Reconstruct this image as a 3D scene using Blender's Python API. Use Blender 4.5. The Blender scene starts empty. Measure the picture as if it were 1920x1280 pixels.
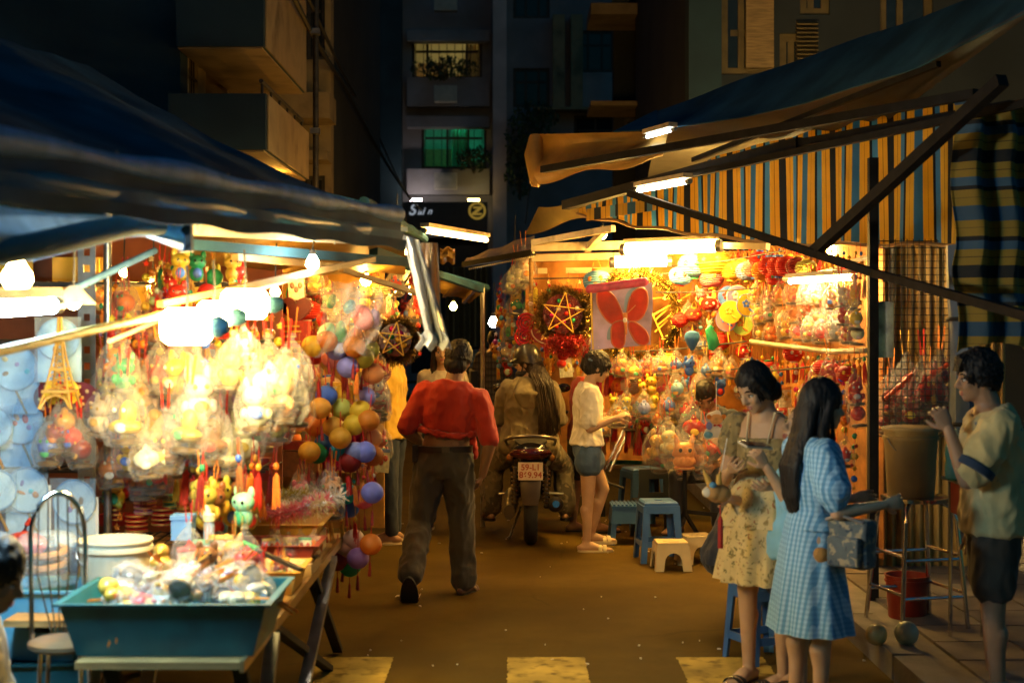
import bpy, bmesh, math, random
import numpy as np
from mathutils import Vector, Matrix, noise, Euler

S = bpy.context.scene
COL = S.collection
RNG = random.Random(11)
V = Vector
PI = math.pi

# ---------------------------------------------------------------- camera, world, exposure
F, CX, CY, HC = 2667.0, 960.0, 610.0, 1.75        # pixels of the 1920 px photograph, eye height in metres
cam_d = bpy.data.cameras.new('camera')
cam = bpy.data.objects.new('camera', cam_d)
COL.objects.link(cam)
cam.location = (0, 0, HC)
cam.rotation_euler = (PI / 2, 0, 0)
cam_d.lens = 50.0
cam_d.sensor_width = 36.0
cam_d.shift_y = -30.0 / 1920.0
cam_d.clip_start = 0.05
cam_d.clip_end = 400.0
cam_d.dof.use_dof = True
cam_d.dof.focus_distance = 10.8
cam_d.dof.aperture_fstop = 2.4
S.camera = cam

world = bpy.data.worlds.new('World')
S.world = world
world.use_nodes = True
_nt = world.node_tree
_bg = _nt.nodes['Background']
_sky = _nt.nodes.new('ShaderNodeTexSky')
_sky.sky_type = 'NISHITA'
_sky.sun_disc = False
_sky.sun_elevation = math.radians(-3.0)
_sky.sun_rotation = math.radians(120)
_sky.ozone_density = 6.0
_sky.air_density = 1.5
_tint = _nt.nodes.new('ShaderNodeVectorMath')
_tint.operation = 'MULTIPLY'
_tint.inputs[1].default_value = (0.60, 2.2, 0.80)          # the teal cast of the photograph's night sky
_nt.links.new(_sky.outputs[0], _tint.inputs[0])
_nt.links.new(_tint.outputs[0], _bg.inputs[0])
_bg.inputs[1].default_value = 2.0

vs = S.view_settings
vs.view_transform = 'Standard'
vs.look = 'None'
vs.exposure = 0.0
vs.gamma = 1.0
vs.use_curve_mapping = False
S.render.engine = 'CYCLES'
cy = S.cycles
cy.use_denoising = True
try:
    cy.denoiser = 'OPENIMAGEDENOISE'
except Exception:
    pass
cy.max_bounces = 7
cy.diffuse_bounces = 3
cy.glossy_bounces = 3
cy.transmission_bounces = 4
cy.transparent_max_bounces = 16
cy.sample_clamp_indirect = 4.0
cy.caustics_reflective = False
cy.caustics_refractive = False


def W(px, py, d):
    """a point of the place, seen at pixel (px, py) of the photograph and d metres away"""
    return V(((px - CX) / F * d, d, HC - (py - CY) / F * d))


def GD(py, z=0.0):
    return F * (HC - z) / (py - CY)


def sm(px, d):
    return px / F * d


# ---------------------------------------------------------------- materials
MATS = {}


def mat(name, col=(0.5, 0.5, 0.5), rough=0.6, metal=0.0, var=0.12, vscale=6.0, bump=0.0, bscale=40.0,
        objcol=False, transl=0.0, emis=0.0, ecol=None, spec=0.5, coat=0.0, stretch=None, sheen=0.0, dirt=None):
    if name in MATS:
        return MATS[name]
    m = bpy.data.materials.new(name)
    m.use_nodes = True
    nt = m.node_tree
    N, L = nt.nodes, nt.links
    b = N['Principled BSDF']
    out = N['Material Output']
    b.inputs['Roughness'].default_value = rough
    b.inputs['Metallic'].default_value = metal
    b.inputs['Specular IOR Level'].default_value = spec
    if coat:
        b.inputs['Coat Weight'].default_value = coat
    if sheen:
        b.inputs['Sheen Weight'].default_value = sheen
    tc = N.new('ShaderNodeTexCoord')
    mp = N.new('ShaderNodeMapping')
    L.new(tc.outputs['Object'], mp.inputs[0])
    if stretch:
        mp.inputs['Scale'].default_value = stretch
    if objcol:
        oi = N.new('ShaderNodeObjectInfo')
        base = oi.outputs['Color']
    else:
        rgb = N.new('ShaderNodeRGB')
        rgb.outputs[0].default_value = (*col, 1)
        base = rgb.outputs[0]
    if var:
        nz = N.new('ShaderNodeTexNoise')
        nz.inputs['Scale'].default_value = vscale
        nz.inputs['Detail'].default_value = 5
        L.new(mp.outputs[0], nz.inputs['Vector'])
        mr = N.new('ShaderNodeMapRange')
        mr.inputs['From Min'].default_value = 0.25
        mr.inputs["From Max"].default_value = 0.75
        mr.inputs['To Min'].default_value = 1 - var * 1.6
        mr.inputs['To Max'].default_value = 1 + var
        L.new(nz.outputs['Fac'], mr.inputs['Value'])
        mul = N.new('ShaderNodeVectorMath')
        mul.operation = 'SCALE'
        L.new(base, mul.inputs[0])
        L.new(mr.outputs[0], mul.inputs['Scale'])
        base = mul.outputs[0]
    if dirt:
        nz2 = N.new('ShaderNodeTexNoise')
        nz2.inputs['Scale'].default_value = dirt[1]
        nz2.inputs['Detail'].default_value = 8
        L.new(mp.outputs[0], nz2.inputs['Vector'])
        cr = N.new('ShaderNodeMapRange')
        cr.inputs['From Min'].default_value = 0.5
        cr.inputs['From Max'].default_value = 0.7
        L.new(nz2.outputs['Fac'], cr.inputs['Value'])
        mx = N.new('ShaderNodeMix')
        mx.data_type = 'RGBA'
        L.new(cr.outputs[0], mx.inputs['Factor'])
        L.new(base, mx.inputs['A'])
        mx.inputs['B'].default_value = (*dirt[0], 1)
        base = mx.outputs['Result']
    L.new(base, b.inputs['Base Color'])
    if bump:
        nb = N.new('ShaderNodeTexNoise')
        nb.inputs['Scale'].default_value = bscale
        nb.inputs['Detail'].default_value = 4
        L.new(mp.outputs[0], nb.inputs['Vector'])
        bp = N.new('ShaderNodeBump')
        bp.inputs['Strength'].default_value = bump
        bp.inputs['Distance'].default_value = 0.01
        L.new(nb.outputs['Fac'], bp.inputs['Height'])
        L.new(bp.outputs[0], b.inputs['Normal'])
    if emis:
        b.inputs['Emission Color'].default_value = (*(ecol or col), 1)
        b.inputs['Emission Strength'].default_value = emis
    if transl:
        tr = N.new('ShaderNodeBsdfTranslucent')
        L.new(base, tr.inputs['Color'])
        ms = N.new('ShaderNodeMixShader')
        ms.inputs[0].default_value = transl
        L.new(b.outputs[0], ms.inputs[1])
        L.new(tr.outputs[0], ms.inputs[2])
        L.new(ms.outputs[0], out.inputs['Surface'])
    MATS[name] = m
    return m


def clear_mat(name, tint=(1, 1, 1), body=0.12, rough=0.12, vscale=26.0, edge=0.30):
    """thin crumpled clear plastic"""
    if name in MATS:
        return MATS[name]
    m = bpy.data.materials.new(name)
    m.use_nodes = True
    nt = m.node_tree
    N, L = nt.nodes, nt.links
    b = N['Principled BSDF']
    b.inputs['Base Color'].default_value = (*[0.85 * c for c in tint], 1)
    b.inputs['Roughness'].default_value = rough
    tp = N.new('ShaderNodeBsdfTransparent')
    tp.inputs[0].default_value = (*tint, 1)
    tc = N.new('ShaderNodeTexCoord')
    nz = N.new('ShaderNodeTexNoise')
    nz.inputs['Scale'].default_value = vscale
    nz.inputs['Detail'].default_value = 5
    nz.inputs['Distortion'].default_value = 1.2
    L.new(tc.outputs['Object'], nz.inputs['Vector'])
    bp = N.new('ShaderNodeBump')
    bp.inputs['Strength'].default_value = 1.0
    bp.inputs['Distance'].default_value = 0.035
    L.new(nz.outputs['Fac'], bp.inputs['Height'])
    L.new(bp.outputs[0], b.inputs['Normal'])
    lw = N.new('ShaderNodeLayerWeight')
    lw.inputs[0].default_value = 0.25
    L.new(bp.outputs[0], lw.inputs['Normal'])
    ad = N.new('ShaderNodeMath')
    ad.operation = 'MULTIPLY_ADD'
    ad.inputs[1].default_value = edge
    ad.inputs[2].default_value = body
    ad.use_clamp = True
    L.new(lw.outputs['Facing'], ad.inputs[0])
    ms = N.new('ShaderNodeMixShader')
    L.new(ad.outputs[0], ms.inputs[0])
    L.new(tp.outputs[0], ms.inputs[1])
    L.new(b.outputs[0], ms.inputs[2])
    L.new(ms.outputs[0], N['Material Output'].inputs['Surface'])
    MATS[name] = m
    return m


def stripe_mat(name, stops, period, axis=0, rough=0.75, transl=0.0, bump=0.15, cross=None, var=0.15):
    """woven stripes along an object axis: stops = [(pos 0..1, colour)]"""
    if name in MATS:
        return MATS[name]
    m = mat(name, (0.5, 0.5, 0.5), rough, var=0, bump=bump, bscale=120, transl=transl)
    nt = m.node_tree
    N, L = nt.nodes, nt.links
    tc = N.new('ShaderNodeTexCoord')
    sp = N.new('ShaderNodeSeparateXYZ')
    L.new(tc.outputs['Object'], sp.inputs[0])

    def ramp(ax, st, per):
        dv = N.new('ShaderNodeMath')
        dv.operation = 'DIVIDE'
        dv.inputs[1].default_value = per
        L.new(sp.outputs[ax], dv.inputs[0])
        fr = N.new('ShaderNodeMath')
        fr.operation = 'FRACT'
        L.new(dv.outputs[0], fr.inputs[0])
        cr = N.new('ShaderNodeValToRGB')
        cr.color_ramp.interpolation = 'CONSTANT'
        el = cr.color_ramp.elements
        while len(el) > 1:
            el.remove(el[-1])
        el[0].position = st[0][0]
        el[0].color = (*st[0][1], 1)
        for p, c in st[1:]:
            e = el.new(p)
            e.color = (*c, 1)
        L.new(fr.outputs[0], cr.inputs[0])
        return cr.outputs[0]
    col = ramp(axis, stops, period)
    if cross:
        c2 = ramp(cross[0], cross[1], cross[2])
        mx = N.new('ShaderNodeMix')
        mx.data_type = 'RGBA'
        mx.blend_type = 'MULTIPLY'
        mx.inputs['Factor'].default_value = 1
        L.new(col, mx.inputs['A'])
        L.new(c2, mx.inputs['B'])
        col = mx.outputs['Result']
    nz = N.new('ShaderNodeTexNoise')
    nz.inputs['Scale'].default_value = 5
    nz.inputs['Detail'].default_value = 6
    L.new(tc.outputs['Object'], nz.inputs['Vector'])
    mr = N.new('ShaderNodeMapRange')
    mr.inputs['To Min'].default_value = 1 - var * 1.5
    mr.inputs['To Max'].default_value = 1 + var
    L.new(nz.outputs['Fac'], mr.inputs['Value'])
    mul = N.new('ShaderNodeVectorMath')
    mul.operation = 'SCALE'
    L.new(col, mul.inputs[0])
    L.new(mr.outputs[0], mul.inputs['Scale'])
    for n in N:
        if n.type in ('BSDF_PRINCIPLED',):
            L.new(mul.outputs[0], n.inputs['Base Color'])
        if n.type == 'BSDF_TRANSLUCENT':
            L.new(mul.outputs[0], n.inputs['Color'])
    return m


def lamp_mat(name, col, strength):
    if name in MATS:
        return MATS[name]
    m = bpy.data.materials.new(name)
    m.use_nodes = True
    nt = m.node_tree
    e = nt.nodes.new('ShaderNodeEmission')
    e.inputs[0].default_value = (*col, 1)
    e.inputs[1].default_value = strength
    nt.links.new(e.outputs[0], nt.nodes['Material Output'].inputs['Surface'])
    MATS[name] = m
    return m


# ---------------------------------------------------------------- mesh builder
def basis(t, ref=None):
    t = t.normalized()
    r = V(ref) if ref is not None else (V((0, 0, 1)) if abs(t.z) < 0.9 else V((1, 0, 0)))
    u = r - t * r.dot(t)
    if u.length < 1e-6:
        r = V((0, 1, 0.3))
        u = r - t * r.dot(t)
    u.normalize()
    return t, u, t.cross(u)


class MB:
    def __init__(s):
        s.v, s.f, s.m, s.mi = [], [], [], 0

    def mset(s, i):
        s.mi = i
        return s

    def face(s, *ids):
        s.f.append(ids)
        s.m.append(s.mi)

    def box(s, c, size, rot=None):
        c = V(c)
        R = rot.to_matrix() if isinstance(rot, Euler) else rot
        n = len(s.v)
        for dx in (-.5, .5):
            for dy in (-.5, .5):
                for dz in (-.5, .5):
                    p = V((dx * size[0], dy * size[1], dz * size[2]))
                    s.v.append(c + (R @ p if R else p))
        for a in ((0, 1, 3, 2), (4, 6, 7, 5), (0, 4, 5, 1), (2, 3, 7, 6), (0, 2, 6, 4), (1, 5, 7, 3)):
            s.face(*[n + k for k in a])
        return s

    def span(s, a, b):
        a, b = V(a), V(b)
        return s.box((a + b) / 2, [abs(b[i] - a[i]) for i in range(3)])

    def beam(s, a, b, w, h, ref=None):
        """a rectangular bar from a to b"""
        a, b = V(a), V(b)
        t, u, x = basis(b - a, ref)
        R = Matrix((x, u, t)).transposed()
        return s.box((a + b) / 2, (w, h, (b - a).length), R)

    def rings(s, rings, cap=True, closed=True):
        n0, k = len(s.v), len(rings[0])
        for r in rings:
            s.v.extend(r)
        for i in range(len(rings) - 1):
            for j in range(k if closed else k - 1):
                a = n0 + i * k + j
                b = n0 + i * k + (j + 1) % k
                s.face(a, b, b + k, a + k)
        if cap and closed:
            s.face(*[n0 + j for j in range(k)][::-1])
            e = n0 + (len(rings) - 1) * k
            s.face(*[e + j for j in range(k)])
        return s

    def loft(s, pts, radii, n=14, ref=None, mod=None, cap=True):
        """elliptic sections along pts; radii = [(a along ref, b across)] or floats"""
        pts = [V(p) for p in pts]
        rr = []
        for i, p in enumerate(pts):
            t = pts[min(i + 1, len(pts) - 1)] - pts[max(i - 1, 0)]
            if t.length < 1e-9:
                t = V((0, 0, 1))
            t, u, x = basis(t, ref)
            ra = radii[i] if isinstance(radii, (list, tuple)) else radii
            a, b = ra if isinstance(ra, (list, tuple)) else (ra, ra)
            ring = []
            for j in range(n):
                th = 2 * PI * j / n
                k = mod(i / max(1, len(pts) - 1), th) if mod else 1.0
                ring.append(p + (u * math.cos(th) * a + x * math.sin(th) * b) * k)
            rr.append(ring)
        return s.rings(rr, cap)

    def tube(s, pts, r, n=8, ref=None):
        return s.loft(pts, r if isinstance(r, (list, tuple)) else [r] * len(pts), n, ref)

    def limb(s, a, b, ra, rb, n=12, k=3, bulge=0.0):
        """tapered capsule with round ends"""
        a, b = V(a), V(b)
        d = b - a
        L = max(d.length, 1e-6)
        t = d / L
        pts, rad = [], []
        for i in range(k, 0, -1):
            an = i / k * PI / 2 * .98
            pts.append(a - t * ra * math.sin(an))
            rad.append(ra * math.cos(an))
        for i in range(7):
            q = i / 6
            pts.append(a + d * q)
            rad.append((ra + (rb - ra) * q) * (1 + bulge * math.sin(PI * min(1, q * 1.5))))
        for i in range(1, k + 1):
            an = i / k * PI / 2 * .98
            pts.append(b + t * rb * math.sin(an))
            rad.append(rb * math.cos(an))
        return s.tube(pts, rad, n)

    def lathe(s, prof, n=16, c=(0, 0, 0), R=None, mod=None, cap=True):
        c = V(c)
        rr = []
        for i, (r, z) in enumerate(prof):
            ring = []
            for j in range(n):
                th = 2 * PI * j / n
                k = mod(th, i) if mod else 1.0
                p = V((math.cos(th) * r * k, math.sin(th) * r * k, z))
                ring.append(c + (R @ p if R else p))
            rr.append(ring)
        return s.rings(rr, cap)

    def ell(s, c, r, n=14, m=9, R=None, mod=None):
        if not isinstance(r, (list, tuple, Vector)):
            r = (r, r, r)
        c = V(c)
        rr = []
        for i in range(m + 1):
            ph = -PI / 2 + PI * (0.02 + 0.96 * i / m)
            ring = []
            for j in range(n):
                th = 2 * PI * j / n
                k = mod(ph, th) if mod else 1.0
                p = V((math.cos(th) * math.cos(ph) * r[0] * k, math.sin(th) * math.cos(ph) * r[1] * k, math.sin(ph) * r[2]))
                ring.append(c + (R @ p if R else p))
            rr.append(ring)
        return s.rings(rr)

    def prism(s, poly, t, M=None):
        """polygon (x, z) with thickness t along y, placed by matrix M"""
        n0, k = len(s.v), len(poly)
        for y in (-t / 2, t / 2):
            for x, z in poly:
                p = V((x, y, z))
                s.v.append(M @ p if M else p)
        s.face(*range(n0, n0 + k))
        s.face(*[n0 + k + j for j in range(k)][::-1])
        for j in range(k):
            a, b = n0 + j, n0 + (j + 1) % k
            s.face(b, a, a + k, b + k)
        return s

    def sheet(s, fn, nu, nv, t=0.004):
        """cloth: fn(u, v) -> point, given a little thickness"""
        P = [[V(fn(i / nu, j / nv)) for j in range(nv + 1)] for i in range(nu + 1)]
        off = []
        for i in range(nu + 1):
            row = []
            for j in range(nv + 1):
                du = P[min(i + 1, nu)][j] - P[max(i - 1, 0)][j]
                dv = P[i][min(j + 1, nv)] - P[i][max(j - 1, 0)]
                nn = du.cross(dv)
                row.append(nn.normalized() if nn.length > 1e-12 else V((0, 0, 1)))
            off.append(row)
        n0 = len(s.v)
        w = nv + 1
        for sgn in (.5, -.5):
            for i in range(nu + 1):
                for j in range(w):
                    s.v.append(P[i][j] + off[i][j] * t * sgn)
        h = (nu + 1) * w
        for i in range(nu):
            for j in range(nv):
                a = n0 + i * w + j
                s.face(a, a + w, a + w + 1, a + 1)
                s.face(a + h, a + h + 1, a + h + w + 1, a + h + w)
        for i in range(nu):
            a = n0 + i * w
            s.face(a, a + h, a + h + w, a + w)
            a = n0 + i * w + nv
            s.face(a, a + w, a + h + w, a + h)
        for j in range(nv):
            a = n0 + j
            s.face(a, a + 1, a + h + 1, a + h)
            a = n0 + nu * w + j
            s.face(a, a + h, a + h + 1, a + 1)
        return s

    def mesh(s, name, mats=(), off=None, smooth=True, sharp=40):
        me = bpy.data.meshes.new(name)
        vv = [tuple(p - off) for p in s.v] if off is not None else [tuple(p) for p in s.v]
        me.from_pydata(vv, [], s.f)
        for m in mats if isinstance(mats, (list, tuple)) else [mats]:
            me.materials.append(m)
        me.polygons.foreach_set('material_index', s.m)
        me.polygons.foreach_set('use_smooth', [smooth] * len(s.f))
        if smooth and sharp:
            me.set_sharp_from_angle(angle=math.radians(sharp))
        me.update()
        return me

    def build(s, name, mats=(), parent=None, world=False, smooth=True, sharp=40, loc=None):
        off = None
        if world and parent is not None:
            off = WORLD_LOC[parent.name]
        elif loc is not None and world:
            off = V(loc)
        o = bpy.data.objects.new(name, s.mesh(name, mats, off, smooth, sharp))
        COL.objects.link(o)
        if parent is not None:
            o.parent = parent
        elif loc is not None:
            o.location = loc
        return o


WORLD_LOC = {}
LABELS = {}


def tag(o, label, cat, group=None):
    o['label'] = label
    o['category'] = cat
    if group:
        o['group'] = group
    return o


def thing(name, label, cat, loc=(0, 0, 0), rotz=0.0, group=None):
    o = bpy.data.objects.new(name, None)
    COL.objects.link(o)
    o.empty_display_size = 0.1
    o.location = loc
    o.rotation_euler = (0, 0, rotz)
    WORLD_LOC[o.name] = V(loc)
    return tag(o, label, cat, group)


def kind(o, k):
    o['kind'] = k
    return o


def dup(root, loc, rotz=0.0, scale=1.0, label=None, group=None, tilt=(0, 0), cols=None):
    """a copy of a thing with copies of its parts and sub-parts; cols recolours parts by name"""
    def cp(o, parent):
        c = o.copy()
        COL.objects.link(c)
        if parent is not None:
            c.parent = parent
        st = o.name.split('.')[0]
        if cols and st in cols:
            c.color = (*cols[st], 1)
        for ch in KIDS.get(o.name, ()):
            cp(ch, c)
        return c
    r = cp(root, None)
    r.location = loc
    r.rotation_euler = (tilt[0], tilt[1], rotz)
    r.scale = (scale, scale, scale) if not isinstance(scale, (tuple, list)) else scale
    if label:
        r['label'] = label
    if group:
        r['group'] = group
    return r


KIDS = {}


def proto(root):
    """remember the children of a thing so that dup() need not search"""
    def walk(o):
        k = list(o.children)
        KIDS[o.name] = k
        for c in k:
            walk(c)
    walk(root)
    return root


# ================================================================ materials of the place
M = {}
M['asphalt'] = mat('asphalt', (0.105, 0.062, 0.007), 0.8, spec=.12, var=0.24, vscale=2.1, bump=0.5, bscale=170, dirt=((0.075, 0.044, 0.006), 0.9))
def crack(m, scale, col, width):
    """thin meandering cracks with patchy extent"""
    nt = m.node_tree
    N, L = nt.nodes, nt.links
    bs = N['Principled BSDF']
    src = bs.inputs['Base Color'].links[0].from_socket
    tc = N.new('ShaderNodeTexCoord')
    nz = N.new('ShaderNodeTexNoise')
    nz.inputs['Scale'].default_value = 2.2
    nz.inputs['Detail'].default_value = 6
    L.new(tc.outputs['Object'], nz.inputs['Vector'])
    ad = N.new('ShaderNodeMix')
    ad.data_type = 'VECTOR'
    ad.inputs['Factor'].default_value = .22
    L.new(tc.outputs['Object'], ad.inputs['A'])
    L.new(nz.outputs['Color'], ad.inputs['B'])
    vo = N.new('ShaderNodeTexVoronoi')
    vo.feature = 'DISTANCE_TO_EDGE'
    vo.inputs['Scale'].default_value = scale
    L.new(ad.outputs['Result'], vo.inputs['Vector'])
    mr = N.new('ShaderNodeMapRange')
    mr.inputs['From Max'].default_value = width
    mr.inputs['To Min'].default_value = 1
    mr.inputs['To Max'].default_value = 0
    L.new(vo.outputs['Distance'], mr.inputs['Value'])
    n2 = N.new('ShaderNodeTexNoise')
    n2.inputs['Scale'].default_value = .7
    L.new(tc.outputs['Object'], n2.inputs['Vector'])
    m2 = N.new('ShaderNodeMapRange')
    m2.inputs['From Min'].default_value = .48
    m2.inputs['From Max'].default_value = .6
    L.new(n2.outputs['Fac'], m2.inputs['Value'])
    mu = N.new('ShaderNodeMath')
    mu.operation = 'MULTIPLY'
    L.new(mr.outputs[0], mu.inputs[0])
    L.new(m2.outputs[0], mu.inputs[1])
    mx = N.new('ShaderNodeMix')
    mx.data_type = 'RGBA'
    L.new(mu.outputs[0], mx.inputs['Factor'])
    L.new(src, mx.inputs['A'])
    mx.inputs['B'].default_value = (*col, 1)
    L.new(mx.outputs['Result'], bs.inputs['Base Color'])


crack(M['asphalt'], .8, (.070, .042, .005), .012)
for _n in M['asphalt'].node_tree.nodes:
    if _n.type == 'TEX_NOISE' and abs(_n.inputs['Scale'].default_value - 2.1) < .01:
        _n.inputs['Detail'].default_value = 15
        _n.inputs['Roughness'].default_value = .74
M['paint'] = mat('road_paint', (0.50, 0.34, 0.065), 0.8, spec=.15, var=0.35, vscale=3, bump=0.3, bscale=150, dirt=((0.15, 0.095, 0.018), 11.0))
M['paving'] = mat('paving', (0.17, 0.14, 0.11), 0.75, var=0.25, vscale=4, bump=0.3, bscale=60, objcol=False)
M['kerb'] = mat('kerb_stone', (0.22, 0.19, 0.15), 0.8, var=0.2, bump=0.3, bscale=60)
M['wall_blue'] = mat('shaded_wall', (0.022, 0.05, 0.065), 0.85, var=0.22, vscale=0.9, bump=0.2, bscale=30, dirt=((0.014, 0.03, 0.04), 0.7))  # night shade of the unlit fronts put into this dark blue
M['wall_cream'] = mat('cream_wall', (0.34, 0.25, 0.13), 0.85, var=0.35, vscale=1.6, bump=0.3, bscale=25, dirt=((0.12, 0.085, 0.045), 1.6))
M['wall_grey'] = mat('grey_wall', (0.24, 0.24, 0.26), 0.85, var=0.25, vscale=0.6, bump=0.15, bscale=20, dirt=((0.16, 0.14, 0.14), 0.5))
M['wall_dark'] = mat('dark_wall', (0.028, 0.03, 0.032), 0.85, var=0.3, vscale=1.0)
M['iron'] = mat('dark_iron', (0.05, 0.045, 0.04), 0.55, 0.3, var=0.3, vscale=20)
M['steel'] = mat('galvanised_steel', (0.42, 0.42, 0.42), 0.35, 0.9, var=0.2, vscale=14)
M['chrome'] = mat('chrome', (0.7, 0.68, 0.65), 0.15, 1.0, var=0.08, vscale=10)
M['beam_dark'] = mat('dark_painted_steel', (0.014, 0.013, 0.013), 0.7, 0.0, var=0.3, vscale=15, spec=.15)
M['beam_cream'] = mat('cream_painted_beam', (0.62, 0.5, 0.32), 0.6, var=0.2, vscale=5, dirt=((0.3, 0.22, 0.12), 6.0))
M['wood'] = mat('wood', (0.34, 0.19, 0.06), 0.6, var=0.3, vscale=6, stretch=(1, 1, 8), bump=0.2)
M['glass_dark'] = mat('dark_pane', (0.02, 0.025, 0.03), 0.1, var=0.2)
M['leaf'] = mat('leaf', (0.05, 0.085, 0.03), 0.6, var=0.5, vscale=2.0, transl=0.2)
M['bark'] = mat('bark', (0.09, 0.07, 0.05), 0.9, var=0.4, bump=0.6, bscale=30)
M['terracotta'] = mat('terracotta', (0.35, 0.16, 0.08), 0.8, var=0.2)
M['tarp_blue'] = mat('slate_blue_tarp', (0.030, 0.095, 0.15), 0.85, var=0.3, vscale=3, bump=0.5, bscale=160, spec=.12, dirt=((.018, .05, .075), 2.5))
M['tarp_pale'] = mat('lit_blue_tarp', (0.20, 0.42, 0.74), 0.6, var=0.25, vscale=9, bump=0.4, bscale=120, spec=.2, transl=0.2)  # cool highlight on the rolled edge put into this paler blue
M['tarp_tan'] = mat('tan_tarp', (0.52, 0.32, 0.08), 0.5, var=0.25, vscale=4, bump=0.4, bscale=10, transl=0.3)
M['cable'] = mat('black_cable', (0.015, 0.015, 0.015), 0.5, var=0)
M['sign_board'] = mat('sign_board', (0.012, 0.03, 0.045), 0.4, var=0.1)
M['sign_white'] = mat('sign_white', (0.8, 0.82, 0.85), 0.5, var=0, emis=0.28, ecol=(0.8, 0.88, 1.0))
M['sign_gold'] = mat('sign_gold', (0.75, 0.5, 0.12), 0.5, var=0, emis=0.2, ecol=(1.0, 0.6, 0.08))
M['yellow_sheet'] = mat('yellow_sheet', (0.85, 0.55, 0.07), 0.6, var=0.2, vscale=3, bump=0.3, bscale=6, transl=0.25)
M['red_card'] = mat('red_card', (0.5, 0.03, 0.012), 0.5, var=0.2, vscale=7)
M['gold'] = mat('gold', (0.75, 0.45, 0.08), 0.35, 0.6, var=0.2, vscale=20)
M['black'] = mat('black_plastic', (0.014, 0.013, 0.013), 0.4, var=0.1)
M['plaster'] = mat('room_plaster', (0.7, 0.6, 0.4), 0.8, var=0.1)

stripes = [(0, (0.72, 0.47, 0.05)), (.068, (0.2, 0.12, 0.03)), (.074, (0.72, 0.47, 0.05)), (.136, (0.06, 0.19, 0.36)),
           (.26, (0.72, 0.47, 0.05)), (.325, (0.2, 0.12, 0.03)), (.331, (0.72, 0.47, 0.05)), (.395, (0.018, 0.02, 0.03)),
           (.43, (0.10, 0.26, 0.46)), (.505, (0.72, 0.47, 0.05)), (.57, (0.2, 0.12, 0.03)), (.576, (0.72, 0.47, 0.05)),
           (.64, (0.02, 0.025, 0.035)), (.75, (0.72, 0.47, 0.05)), (.815, (0.2, 0.12, 0.03)), (.821, (0.72, 0.47, 0.05)),
           (.885, (0.10, 0.26, 0.46)), (.96, (0.018, 0.02, 0.03))]
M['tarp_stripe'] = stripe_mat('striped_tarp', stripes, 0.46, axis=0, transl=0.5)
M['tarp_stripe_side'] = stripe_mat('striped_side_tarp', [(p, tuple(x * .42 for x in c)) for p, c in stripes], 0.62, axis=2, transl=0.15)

# ================================================================ ground
g = MB()
g.sheet(lambda u, v: V((-45 + 90 * u, -25 + 125 * v, -0.004)), 30, 40, 0.008)
kind(g.build('street', M['asphalt']), 'structure')

stripe_me = None
for i, (xa, xb) in enumerate(((594, 738), (952, 1096), (1268, 1430))):
    y0, y1 = 7.49, 4.6
    b = MB()
    b.sheet(lambda u, v: V(((xa + (xb - xa) * u - CX) / F * 7.49 + noise.noise(V((u * 9, v * 60, i))) * .012 + noise.noise(V((u * 40, v * 300, i))) * .007, y0 + (y1 - y0) * v + noise.noise(V((u * 30, i, 3))) * .012, 0.0045)), 16, 160, 0.003)
    kind(b.build('crosswalk_marking', M['paint']), 'structure')

# right-hand pavement of square tiles with a kerb
pv = MB()
pv.span((2.04, 4.0, 0.0), (7.0, 34.0, 0.112))
pave = kind(pv.build('pavement', M['kerb']), 'structure')
tile = MB()
tile.box((0, 0, 0.006), (0.385, 0.385, 0.022))
tile_me = tile.mesh('paving_tile', M['paving'], smooth=False)
for i in range(4):
    for j in range(18):
        o = bpy.data.objects.new('paving_tile', tile_me)
        COL.objects.link(o)
        o.parent = pave
        o.location = (2.36 + i * .4, 4.3 + j * .4, 0.112 + RNG.uniform(-.002, .003))
ks = MB()
ks.box((0, 0, 0.065), (0.16, 0.97, 0.13))
ks_me = ks.mesh('kerb_stone', M['kerb'], smooth=False)
for j in range(16):
    o = bpy.data.objects.new('kerb_stone', ks_me)
    COL.objects.link(o)
    o.parent = pave
    o.location = (1.955, 4.5 + j * 1.0, RNG.uniform(0, .004))
pl = MB()
pl.span((-9.0, 4.0, 0.0), (-2.6, 40.0, 0.12))
kind(pl.build('pavement', M['kerb']), 'structure')

# bits of litter on the road
LT = mat('litter_paper', (0.7, 0.62, 0.45), 0.7, var=0.2)
for px, py, s in ((765, 1122, .05),):
    d = GD(py)
    b = MB()
    b.sheet(lambda u, v: V(((u - .5) * .13 + (v - .5) * .03, (v - .5) * .09, .014 + .018 * math.sin(u * 9 + v * 4) * (u * .7 + .3))), 8, 6, .002)
    o = b.build('crumpled_paper', LT)
    o.location = ((px - CX) / F * d, d, 0.006)
    tag(o, "crumpled pale paper scrap on the road under the red shirted man's raised heel", 'litter')
lit = MB()
for k in range(120):
    x, y = RNG.uniform(-1.2, 1.9), RNG.uniform(7.2, 17)
    s = RNG.uniform(.006, .02)
    a = RNG.uniform(0, PI)
    lit.box((x, y, .004), (s, s * .5, .006), Euler((0, 0, a)))
kind(lit.build('road_litter', LT), 'stuff')


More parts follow.
